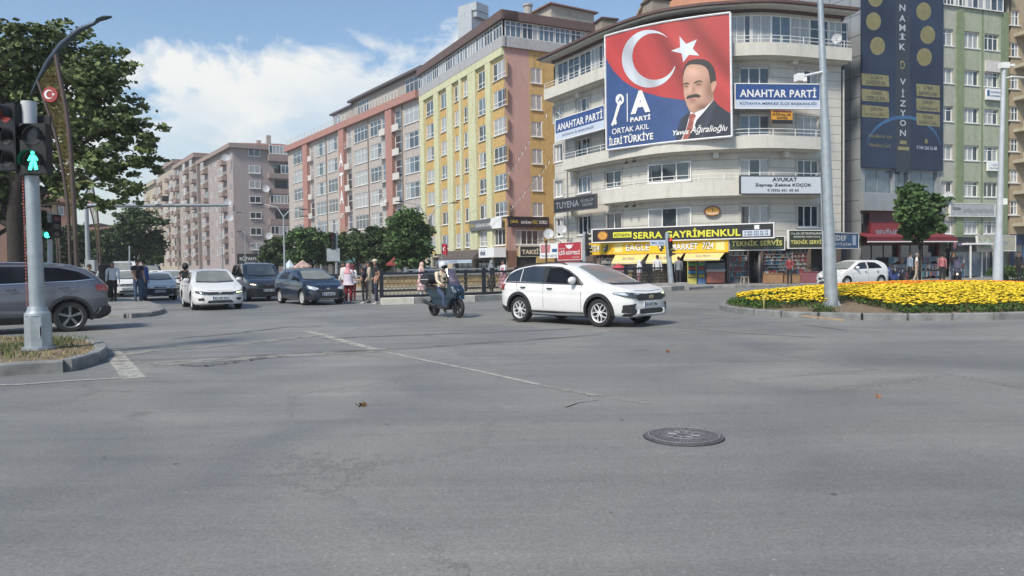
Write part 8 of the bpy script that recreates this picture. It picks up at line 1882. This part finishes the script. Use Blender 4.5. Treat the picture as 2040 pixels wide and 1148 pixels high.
# near signal post, left foreground
b = G(78, 696, .16); topp = at(57, 203, b.y)
P0 = W0(empty('traffic_signal_post', b)); tag(P0, 'thick grey signal post with green walking man, on the grass verge in the foreground', 'traffic signal')
m = MB(); ax = (topp-b).normalized()
m.tube([b+ax*.72, topp], [.120, .100], 24); m.build('pole', GALV, P0, 50)
m = MB(); m.tube([b, b+ax*.05], [.26, .26], 12); m.tube([b+ax*.05, b+ax*.58], [.215, .205], 8); m.tube([b+ax*.58, b+ax*.62, b+ax*.66, b+ax*.74], [.205, .20, .165, .145], 16); m.build('base', GALV, P0, 25)
m = MB(); c = b+ax*.32; vdir = (Vector((0, 0, 1.5))-c); vdir.z = 0; vdir.normalize(); s_ = Vector((-vdir.y, vdir.x, 0)); e = c+vdir*.213-s_*.03*-1
m.tube([e+ax*-.10, e+ax*.10], .035, 12, flat=.4); m.build('hatch', mat('hatch_grey', (.50, .52, .53), .5), P0); m = MB(); m.tube([e+ax*-.07+vdir*.016, e+ax*.07+vdir*.016], .018, 12, flat=.4); m.build('hatch_slot', TRIM, P0)
m = MB(); s3 = Vector((vdir.y, -vdir.x, 0)); [m.tube([b+ax*z_+s3*(.150-.007*z_), b+ax*(z_+.035)+s3*(.150-.007*z_)], (.011), 6) for z_ in [.76+.055*k for k in range(50)]]; m.build('red_light_strip', mat('led_strip_red', (.36, .10, .08), .5), P0)
q = at(68, 247, b.y-.16); signal_head(P0, (q.x, q.y, q.z), (.05, -1, 0), 1, .42, 2, .42, man=True)
q = at(66, 240, b.y+.1); m = MB(); m.rbox((q.x, q.y+.0, q.z-.42), (.58, .05, .98), .05); m.build('backing_board', SIGB, P0)
q = at(18, 208, b.y-.1); signal_head(P0, (q.x, q.y, q.z), (-.35, -1, 0), None, .40, 3, .37)
m = MB(); q1, q2 = at(55, 330, b.y), at(20, 330, b.y-.05); m.tube([q1, q2], .03, 6); q1, q2 = at(55, 232, b.y), at(15, 225, b.y-.05); m.tube([q1, q2], .03, 6); q1 = at(59, 345, b.y); m.tube([q1-ax*.05, q1+ax*.05], .15, 16); m.build('bracket', TRIM, P0)
m = MB(); m.tube([topp-ax*.42, topp+ax*.0], [.118, .118], 24); m.build('cap_sleeve', mat('sleeve_pale', (.48, .50, .51), .5), P0, 50)
# decorated lamp post with gold lattice and crescent disc
LAT = mat('gold_lattice', (.17, .13, .04), .5, .3, var=.3, scale=9); DST = mat('dark_blue_steel', (.05, .07, .09), .4, .4, var=.2); BRZ = mat('bronze_steel', (.09, .065, .055), .5, .3)
def deco(px, d, label, s=1.0):
    q0 = at(px, 600, d); o = empty('decorated_lamp_post', (q0.x, d, 0)); tag(o, label, 'lamp post', 'decorated lamp posts')
    T = lambda dx, z_, dy=0: Vector((dx, dy, z_))
    L_ = [T(-.10, 0), T(-.12, 3.3), T(-.38, 5.6), T(-.98, 7.75)]; R2 = [T(.12, 0), T(.08, 3.3), T(.0, 5.9), T(-.38, 8.67)]
    def bez(P_, n=14): return [Vector((cr([(p.z, p.x) for p in P_], P_[0].z+(P_[-1].z-P_[0].z)*k/n), 0, P_[0].z+(P_[-1].z-P_[0].z)*k/n)) for k in range(n+1)]
    l, r_ = bez(L_), bez(R2)
    m = MB(); m.tube(l, .055, 8); m.build('left_member', BRZ, o, 50); m = MB(); m.tube(r_, .075, 8); m.build('right_member', BRZ, o, 50)
    # lattice: net of small rings and crossing bars between the members
    m = MB(); rr = random.Random(4)
    LX = lambda z_: cr([(p.z, p.x) for p in l], z_); RX = lambda z_: cr([(p.z, p.x) for p in r_], z_)
    z_ = 3.4
    while z_ < 8.3:
        x0, x1 = LX(min(z_, 7.75)) if z_ < 7.75 else -.98+(z_-7.75)*.65, RX(z_)
        nn = max(1, int((x1-x0)/.17))
        for k in range(nn):
            cx_ = x0+(x1-x0)*(k+.5)/nn; N_ = 6; a0 = rr.random()*6
            pts = [(cx_+cos(a0+2*pi*i/N_)*.085, 0, z_+sin(a0+2*pi*i/N_)*.085) for i in range(N_+1)]
            m.tube(pts, .013, 4, cap=False)
            m.tube([(cx_-.09, 0, z_-.09), (cx_+.09, 0, z_+.09)], .010, 4); m.tube([(cx_+.09, 0, z_-.09), (cx_-.09, 0, z_+.09)], .010, 4)
        z_ += .155
    g = m.build('lattice', LAT, o)
    m = MB(); arm = [T(-1.25, 7.3), T(-.98, 7.8), T(-.64, 8.35), T(-.15, 8.95), T(.45, 9.42), T(.95, 9.62)]; m.tube(arm, [.02, .05, .09, .10, .085, .06], 8); m.build('arm', DST, o, 50)
    m = MB(); m.tube([T(.95, 9.6), T(1.06, 9.72), T(1.28, 9.79), T(1.5, 9.82)], [.05, .11, .13, .06], 10, flat=.5); m.build('lamp_head', DST, o, 50)
    m = MB(); m.add([(-.60, 0, 0)], []); m = MB(); m.tube([(-.56, .02, 7.3), (-.56, -.07, 7.3)], .25, 28); dd = m.build('crest_disc', mat('crest_red', (.30, .035, .035), .5, var=.1), o)
    m = MB(); cx_, cz_ = -.59, 7.3; oa = [(cx_+.15*cos(R(a)), cz_+.15*sin(R(a))) for a in range(35, 326, 12)]; ia = [(cx_+.034+.116*cos(R(a)), cz_+.116*sin(R(a))) for a in range(318, 41, -12)]
    m.add([(x, -.082, z_) for x, z_ in oa+ia], [tuple(range(len(oa+ia)))]); sx = cx_+.145
    m.add([(sx+(.062 if i % 2 == 0 else .025)*cos(R(180+36*i)), -.082, cz_+(.062 if i % 2 == 0 else .025)*sin(R(180+36*i))) for i in range(10)], [tuple(range(10))]); m.build('crescent_and_star', WT, dd)
    return o
deco(149, 25.0, 'tall lamp post with gold lattice and red crescent disc before the big tree')
for px, d_, lab in ((200, 62, 'far decorated lamp post standing between the big tree and the gantry'), (120, 58, 'decorated lamp post half lost behind the big tree foliage')): deco(px, d_, lab)
# gantry with cameras
b = at(178, 600, 40); b = Vector((b.x, 40, 0)); g = W0(empty('camera_gantry', b)); tag(g, 'grey gantry post with a long horizontal beam carrying small cameras over the left street', 'gantry')
tq = at(176, 410, 40); bm_ = at(455, 409, 42.5)
m = MB(); m.tube([b, Vector((b.x, 40, tq.z))], [.13, .10], 12); m.build('post', GALV, g, 50); m = MB(); m.tube([Vector((b.x-.25, 40, tq.z)), bm_], [.12, .08], 10); m.build('beam', GALV, g, 50)
for px in (262, 312, 340, 365): q = at(px, 404, 41); m = MB(); m.rbox((q.x, q.y, q.z), (.18, .28, .16), .3); m.build('camera', PVC, g)
q = at(330, 396, 41); m = MB(); m.rbox((q.x, q.y, q.z), (.28, .16, .30), .1); m.build('flash_unit', TRIM, g)
b = at(180, 560, 39.9); m = MB(); q = at(181, 521, 39.8); m.rbox((q.x, q.y, q.z-.3), (.50, .25, .75), 0); m.build('control_cabinet', GALV, g)
def lamp(label, px, d, ytop, arms, basepx=None, rr=.09, ybase=None, name='street_lamp', grp='street lamps', headm=None):
    tq = at(px, ytop, d); bp = basepx or px; q = at(bp, 560, d); o = W0(empty(name, (q.x, d, 0))); tag(o, label, 'street lamp', grp)
    base = Vector((q.x, d, 0)); top_ = Vector((tq.x, d, tq.z)); m = MB(); m.tube([base, base.lerp(top_, .5), top_], [rr*1.5, rr, rr*.75], 10); m.build('pole', GALV, o, 50)
    for (ax_, ay_) in arms:
        e = at(ax_, ay_, d); e = Vector((e.x, d, e.z)); mid = Vector((top_.x+(e.x-top_.x)*.35, d, top_.z+(e.z-top_.z)*.8)); m = MB(); m.tube([top_, mid, e], [rr*.7, rr*.55, rr*.5], 8); m.build('arm', GALV, o, 50)
        sg = 1 if e.x > top_.x else -1; m = MB(); m.tube([e, e+Vector((sg*.25, 0, .03)), e+Vector((sg*.75, 0, .02))], [.06, .15, .09], 10, flat=.4); m.build('lamp_head', headm or TRIM, o, 50)
lamp('double armed street lamp right beside the full green street tree', 853, 66, 440, ((805, 402), (897, 405)), 857)
lamp('double armed street lamp in front of the mauve block', 565, 70, 432, ((527, 408), (596, 418)), 568)
lamp('single armed street lamp in front of the left end of the beige block', 637, 84, 440, ((614, 431),), 641, .08)
lamp('double armed street lamp standing before the large dark tree', 272, 92, 462, ((259, 455), (285, 455)), 274, .07)
lamp('thin street lamp with a short arm in front of the mauve block corner', 488, 95, 463, ((483, 462),), 489, .06)
lamp('thin low street lamp right of the mauve block corner', 515, 92, 492, ((508, 490),), 517, .05)
lamp('slender lamp before the tan blocks, behind the gantry beam tip', 440, 100, 405, ((395, 424), (470, 424)), 444, .08)
# tall pole on the flower bed
b = Vector((at(1657, 620, 20.7).x, 20.7, .15)); tq = at(1632, -60, 20.7); o = W0(empty('camera_pole', b)); tag(o, 'tall thick galvanised pole on the edge of the flower bed with a camera arm', 'pole')
top_ = Vector((tq.x, 20.7, tq.z)); ax = (top_-b).normalized(); m = MB(); m.tube([b, b+ax*1.7], [.185, .155], 20); m.tube([b+ax*1.7, b+ax*5.2], [.142, .122], 20); m.tube([b+ax*5.2, b+ax*(top_-b).length], [.108, .065], 20); m.build('pole', GALV, o, 40)
m = MB(); m.tube([b, b+ax*.04], .32, 16)
for k in range(8): a = 2*pi*k/8; v_ = Vector((cos(a), sin(a), 0)); m.add([b+v_*.18+ax*.04, b+v_*.30+ax*.04, b+v_*.17+ax*.30], [(0, 1, 2)])
m.build('base_plate', GALV, o); m = MB()
for k in range(8): a = 2*pi*(k+.5)/8; v_ = Vector((cos(a), sin(a), 0)); m.tube([b+v_*.27+ax*.04, b+v_*.27+ax*.10], .025, 6)
m.build('bolt', TRIM, o)
q = at(1646, 142, 20.7); e = at(1600, 152, 20.4); m = MB(); m.tube([q, e], .035, 8); m.build('camera_arm', PVC, o); m = MB(); m.rbox(tuple(at(1592, 155, 20.3)), (.18, .22, .2), .2); m.tube([at(1604, 156, 20.3), at(1604, 164, 20.2)], .05, 8); m.build('camera', PVC, o)
m = MB(); m.tube([at(1651, 292, 20.8), at(1640, 305, 20.9), at(1636, 340, 20.9), at(1640, 460, 20.9)], .014, 6); m.build('cable', TRIM, o)
# thin pole behind it
q = at(1642, 560, 40.5); o = W0(empty('thin_pole', (q.x, 40.5, 0))); tag(o, 'thin grey pole standing just left of the tall galvanised pole', 'pole'); m = MB(); m.tube([(q.x, 40.5, 0), tuple(at(1636, 345, 40.5))], [.07, .05], 8); m.build('pole', GALV, o); m = MB(); m.ball(tuple(at(1636, 345, 40.5)), .08, 8); m.build('cap', GALV, o)
# right lamp column
b = Vector((at(1987, 560, 37.5).x, 37.5, 0)); tq = at(2000, 135, 37.5); top_ = Vector((tq.x, 37.5, tq.z)); o = W0(empty('lamp_column', b)); tag(o, 'tall pale lamp column with camera box and side lamp at the right', 'street lamp')
ax = (top_-b).normalized(); Lh = (top_-b).length; m = MB(); m.tube([b, b+ax*2.6], [.24, .20], 16); m.tube([b+ax*2.6, b+ax*5.5], [.16, .14], 16); m.tube([b+ax*5.5, b+ax*Lh], [.125, .10], 16); m.build('pole', mat('pale_pole', (.47, .50, .52), .5, .2, dirt=.2), o, 40)
q = at(2000, 131, 37.5); m = MB(); m.rbox((q.x, q.y, q.z), (.40, .3, .28), .1); m.rbox((q.x+.35, q.y-.05, q.z), (.25, .14, .12), .1); m.build('camera_box', PVC, o)
q = at(2003, 156, 37.5); m = MB(); m.tube([q, q+Vector((.3, 0, .05)), q+Vector((.9, 0, .0))], [.06, .12, .10], 10, flat=.5); m.build('lamp_head', PVC, o, 50); q = at(1996, 402, 37.4); m = MB(); m.rbox((q.x+.12, q.y, q.z), (.18, .2, .3), 0); m.build('junction_box', PVC, o)
# traffic signals by the crossing
def post_signal(label, px, d, ytop, yb, heads, rr=.06, extra=None, bx=None):
    q = at(bx or px, 560, d); tq = at(px, ytop, d); o = W0(empty('traffic_signal_post', (q.x, d, 0))); tag(o, label, 'traffic signal', 'signal posts')
    m = MB(); m.tube([(q.x, d, 0), (tq.x, d, tq.z)], [rr*1.2, rr], 12); m.build('pole', GALV, o, 50)
    for (hx, hy, face, lit, w_, n_, h_) in heads: p = at(hx, hy, d-.12); signal_head(o, p, face, lit, w_, n_, h_)
    if extra: extra(o)
    return o
def ex1(o):
    q = at(1316, 484, 40.5); m = MB(); m.rbox((q.x-.15, q.y, q.z), (.85, .04, .30), .1); p = m.build('direction_plate', LBL, o); m = MB(); put_text(m, 'Şht. Sok.', lambda u, v: Vector((q.x-.5+.7*u, q.y-.06, q.z-.06+.12*v)), 0, 1, 0, 1, .02); m.build('lettering', BLS, p)
    m = MB(); m.tube([tuple(at(1329, 475, 40.6)), tuple(at(1329, 463, 40.6))], .1, 8); m.build('cap', GALV, o)
post_signal('signal post with a red light in front of the market sign', 1329, 40.6, 468, 577, [(1335, 474, (.1, -1, 0), 0, .22, 3, .20), (1337, 497, (.9, -.3, 0), None, .2, 2, .18)], .13, ex1, 1338)
q = at(1337, 560, 40.6); m = MB(); m.rbox((q.x-.2, q.y, .2), (2.2, .8, .4), .35); tag(m.build('concrete_plinth', CONC), 'low concrete plinth under the signal post by the market', 'plinth')
post_signal('signal post seen from the side right of the red shop sign', 1164, 44.0, 462, 560, [(1170, 466, (1, -.2, 0), None, .3, 3, .31), (1172, 495, (.95, .3, 0), None, .22, 2, .22)], .10)
def ex2(o):
    q = at(664, 508, 41.9); m = MB(); m.rbox((q.x, q.y, q.z), (.72, .06, .70), 0); m.build('sign_back', GALV, o)
post_signal('unlit signal post with a grey sign panel behind the navy hatchback', 670, 42.0, 460, 560, [(663, 464, (-.1, -1, 0), None, .24, 3, .30)], .07, ex2)
post_signal('far left signal post with a small green light beside the big trunk', 99, 31.5, 425, 560, [(95, 444, (.05, -1, 0), 1, .30, 2, .34), (112, 428, (.6, -.8, 0), None, .32, 3, .32)], .09)
post_signal('small signal far down the left street with a side camera', 258, 52, 490, 560, [(232, 500, (.3, -1, 0), None, .22, 2, .2)], .05)
# dark bin on the island
q = at(211, 560, 34.6); o = empty('litter_bin', (q.x, q.y, .13)); tag(o, 'tall dark litter bin with yellow base beside the man in white shirt', 'bin')
m = MB(); m.lathe([(.27, .12), (.30, .2), (.30, 1.55), (.26, 1.62), (.0001, 1.66)], n=18); m.build('body', mat('bin_brown_black', (.035, .028, .026), .6, var=.3), o, 40); m = MB(); m.lathe([(.42, 0), (.42, .10), (.31, .12)], n=18); m.build('base', mat('bin_yellow', (.40, .28, .08), .8), o, 40)
# ================================================================ UNDERPASS RAILINGS
RAILM = mat('railing_dark', (.022, .028, .038), .45, .3, var=.2); WIREM = mat('railing_gold_wire', (.10, .075, .035), .5, .3)
def railing(label, pts, h=1.12, z0=.13, panel=2.1, net=True, mt=RAILM, grp='underpass railings', first=0):
    o = W0(empty('railing', (pts[0][0], pts[0][1], 0))); tag(o, label, 'railing', grp)
    P = [Vector((p[0], p[1], 0)) for p in pts]
    for a, b in zip(P, P[1:]):
        d = b-a; n_ = max(1, round(d.length/panel)); u = d/n_
        for k in range(n_+1):
            c = a+u*k; m = MB(); m.rbox((c.x, c.y, z0+(h+.12)/2), (.13, .13, h+.12), atan2(d.y, d.x)); m.build('post', mt, o)
        for zz, hh in ((h-.04, .09), (.16, .10)):
            c = (a+b)/2; m = MB(); m.rbox((c.x, c.y, z0+zz), (d.length, .07, hh), atan2(d.y, d.x)); m.build('rail', mt, o)
        if net:
            un = d.normalized()
            for k in range(n_):
                m = MB(); s0 = a+u*k; L2 = u.length; st_ = .17
                for i in range(int(L2/st_)):
                    for j in range(5):
                        cx_ = s0+un*(st_*(i+.5+(j % 2)*.5)); cz_ = z0+.28+j*.16
                        pts_ = [cx_+un*cos(2*pi*q_/6)*.10+Vector((0, 0, cz_+sin(2*pi*q_/6)*.085)) for q_ in range(7)]; m.tube(pts_, .010, 3, cap=False)
                m.build('lattice_panel', WIREM, o)
    return o
KR = [(-5.2, 30.0), (-2.6, 31.2), (.2, 33.2), (4.4, 37.0), (8.6, 40.9)]
railing('dark railing with ring lattice along the near side of the underpass', KR)
kk = [(-5.15, 29.5), (-2.4, 30.5), (.5, 32.5), (4.8, 36.3), (9.1, 40.3)]
kerb_run(kk, 1.3, [KERBW, KERB], wd=.34, h=.26)
paved('underpass_pavement', kk+[(11.5, 43), (8, 47), (2, 41), (-5.4, 33.5)], .12, PAV)
RB = [(-9.5, 36.5), (-4.5, 39.5), (1.5, 43.2), (6.5, 46.2)]
railing('farther dark railing on the other side of the underpass', RB, 1.05, .1, 2.6, False)
railing('pale tubular railing behind the underpass, below the brown awning', [(-6.5, 46.0), (2.0, 50.5)], 1.25, .05, 3.2, False, STEEL, None)
RUB = mat('rubble_stone', (.36, .27, .15), .9, var=.5, scale=3.5, bump=.6, bscale=9); m = MB()
F_ = Line((-10, 38.6), (7.6, 47.6)); slab(m, F_, 0, F_.len, 0, .95, -.35, 0); o = m.build('retaining_wall', RUB); tag(o, 'low ochre rubble stone wall behind the underpass railings', 'wall'); m = MB(); slab(m, F_, -.05, F_.len+.05, .95, 1.05, -.42, .06); m.build('coping', CONC, o)
m = MB(); slab(m, F_, .1, F_.len-.1, .0, .42, .0, .03); m.build('pale_plinth', mat('pale_plaster', (.50, .46, .38), .9, var=.2, scale=3), o)
# taxi sign on a post, flag, small umbrellas
q = at(1056, 560, 47.5); o = W0(empty('taxi_sign', (q.x, 47.5, 0))); tag(o, 'black and cream TAKSI sign on a thin post left of the shop row', 'sign'); z1, z0 = at(1050, 490, 47.5).z, at(1050, 512, 47.5).z
a_, b_ = at(1035, 500, 47.2), at(1076, 500, 47.8); FK = Line((a_.x, 47.2), (b_.x, 47.8)); m = MB(); slab(m, FK, 0, FK.len, z0, z1, -.15, .0); m.build('board', mat('taxi_cream', (.55, .48, .34), .5), o); m = MB(); slab(m, FK, .06, FK.len-.05, z0+.05, z1-.05, 0, .012); m.build('black_panel', DK, o)
m = MB(); put_text(m, 'TAKSİ', lambda u, v: FK.P(FK.len*u, .025, z0+(z1-z0)*v), .10, .92, .24, .78, .04); m.build('lettering', mat('letter_cream', (.62, .50, .34), .5), o); m = MB(); m.tube([FK.P(FK.len*.8, -.2, 0), FK.P(FK.len*.8, -.2, z0+.6)], .045, 8); m.build('post', RAILM, o)
q = at(1089, 560, 48.5); o = W0(empty('scroll_lamp_post', (q.x, 48.5, 0))); tag(o, 'thin brown post with scrolled iron arms in front of the white and pink sign', 'lamp post'); m = MB(); m.tube([(q.x, 48.5, 0), tuple(at(1088, 478, 48.5))], .06, 8); m.build('post', BRZ, o)
m = MB()
for sg in (-1, 1):
    c = at(1088, 482, 48.5); m.tube([c, c+Vector((sg*.4, 0, .12)), c+Vector((sg*.9, 0, .02)), c+Vector((sg*1.0, 0, -.12))], .025, 6)
m.build('scroll_arm', BRZ, o)
q = at(880, 486, 58); m = MB(); vs = []
for i in range(9):
    for j in range(2): vs.append((q.x+i*.055, 58+.06*sin(i*.9), q.z-j*.85+.02*sin(i*.7)))
m.add(vs, [(2*i, 2*i+1, 2*i+3, 2*i+2) for i in range(8)]); o = m.build('flag', REDS); tag(o, 'small red crescent flag hanging beside the double lamp', 'flag'); m = MB(); m.tube([(q.x-.02, 58, q.z+.1), (q.x-.02, 58, 0)], .03, 6); m.build('flag_pole', GALV, o)
m = MB(); cx_, cz_ = q.x+.2, q.z-.4; oa = [(cx_+.13*cos(R(a)), cz_+.13*sin(R(a))) for a in range(40, 321, 20)]; ia = [(cx_+.04+.10*cos(R(a)), cz_+.10*sin(R(a))) for a in range(310, 45, -20)]; m.add([(x, 57.9, z_) for x, z_ in oa+ia], [tuple(range(len(oa+ia)))]); m.build('crescent', WT, o)
def umbrella(px, d, ytop, ybot, wpx, label, mt):
    t_, b_ = at(px, ytop, d), at(px, ybot, d); w_ = wpx/2/F*d; o = W0(empty('parasol', (t_.x, d, 0))); tag(o, label, 'parasol'); n = 8; rim = [(t_.x+cos(2*pi*k/n+.2)*w_, d+sin(2*pi*k/n+.2)*w_, b_.z) for k in range(n)]
    m = MB(); m.add([(t_.x, d, t_.z)]+rim+[(x, y, z_-.15) for x, y, z_ in rim], [(0, 1+k, 1+(k+1) % n) for k in range(n)]+[(1+k, 1+(k+1) % n, 1+n+(k+1) % n, 1+n+k) for k in range(n)]); m.build('canopy', mt, o); m = MB(); m.tube([(t_.x, d, 0), (t_.x, d, t_.z)], .03, 6); m.build('pole', STEEL, o)
umbrella(603, 72, 518, 531, 36, 'salmon pink parasol under the widest dark tree', mat('parasol_salmon', (.50, .36, .31), .8)); umbrella(577, 74, 517, 532, 26, 'pale blue parasol left of the salmon one', mat('parasol_blue', (.45, .55, .62), .8))
umbrella(786, 66, 512, 526, 34, 'maroon parasol under the dark street trees', MATS['maroon_canvas']); umbrella(1232, 43.6, 525, 534, 34, 'red and pink parasol outside the market, behind the white crossover', mat('parasol_red', (.40, .05, .07), .8, var=.5, scale=4))
# pale shop front strips under the trees
m = MB(); Fq = Line((-46, 146.5), (-14.5, 100.5)); slab(m, Fq, 4, Fq.len-3, 2.2, 3.0, .3, .5); o = m.build('shop_sign', mat('teal_sign', (.06, .16, .17), .6, var=.5, scale=.3)); tag(o, 'long dark teal shop fascia under the trees along the beige block', 'sign')
# bunting strings between the yellow and the white building
def bunting(p, q, sag, label, seed):
    P, Q = Vector(p), Vector(q); n = 26; pts = [P.lerp(Q, k/n)-Vector((0, 0, sag*4*(k/n)*(1-k/n))) for k in range(n+1)]; m = MB(); m.tube(pts, .012, 4); o = m.build('bunting', RAILM); tag(o, label, 'bunting', 'bunting strings'); r_ = random.Random(seed); m = MB()
    for k in range(1, n, 1):
        c = pts[k]; s_ = (Q-P).normalized()*.16; a = r_.uniform(-.2, .2); m.add([c-s_, c+s_, c+Vector((a, a, -.38))], [(0, 1, 2)])
    m.build('pennant', [PVC][0], o)
bunting(FY.P(FY.len-3, .6, 5.6), FW.P(FW.t(1108, 300, 0), .3, 9.5), .4, 'lower string of pale pennants between the yellow block and the white building', 1)
bunting(FY.P(FY.len-8, .6, 7.5), FW.P(FW.t(1106, 300, 0), .3, 13.2), .8, 'upper string of pale pennants between the yellow block and the white building', 2)
# ================================================================ HAZE
m = MB(); m.box(-420, -40, -1, 160, 480, 42); hz = m.build('haze', None if False else mat('tmp', (1, 1, 1))); tag(hz, kind='stuff')
hm = bpy.data.materials.new('haze'); hm.use_nodes = True; t = hm.node_tree; t.nodes.clear(); vo = N(t, 'ShaderNodeVolumePrincipled'); vo.inputs['Color'].default_value = (.90, .91, .92, 1); vo.inputs['Density'].default_value = .0006; vo.inputs['Anisotropy'].default_value = .2
ou = N(t, 'ShaderNodeOutputMaterial'); t.links.new(vo.outputs[0], ou.inputs['Volume']); hz.data.materials.clear(); hz.data.materials.append(hm)
settle()
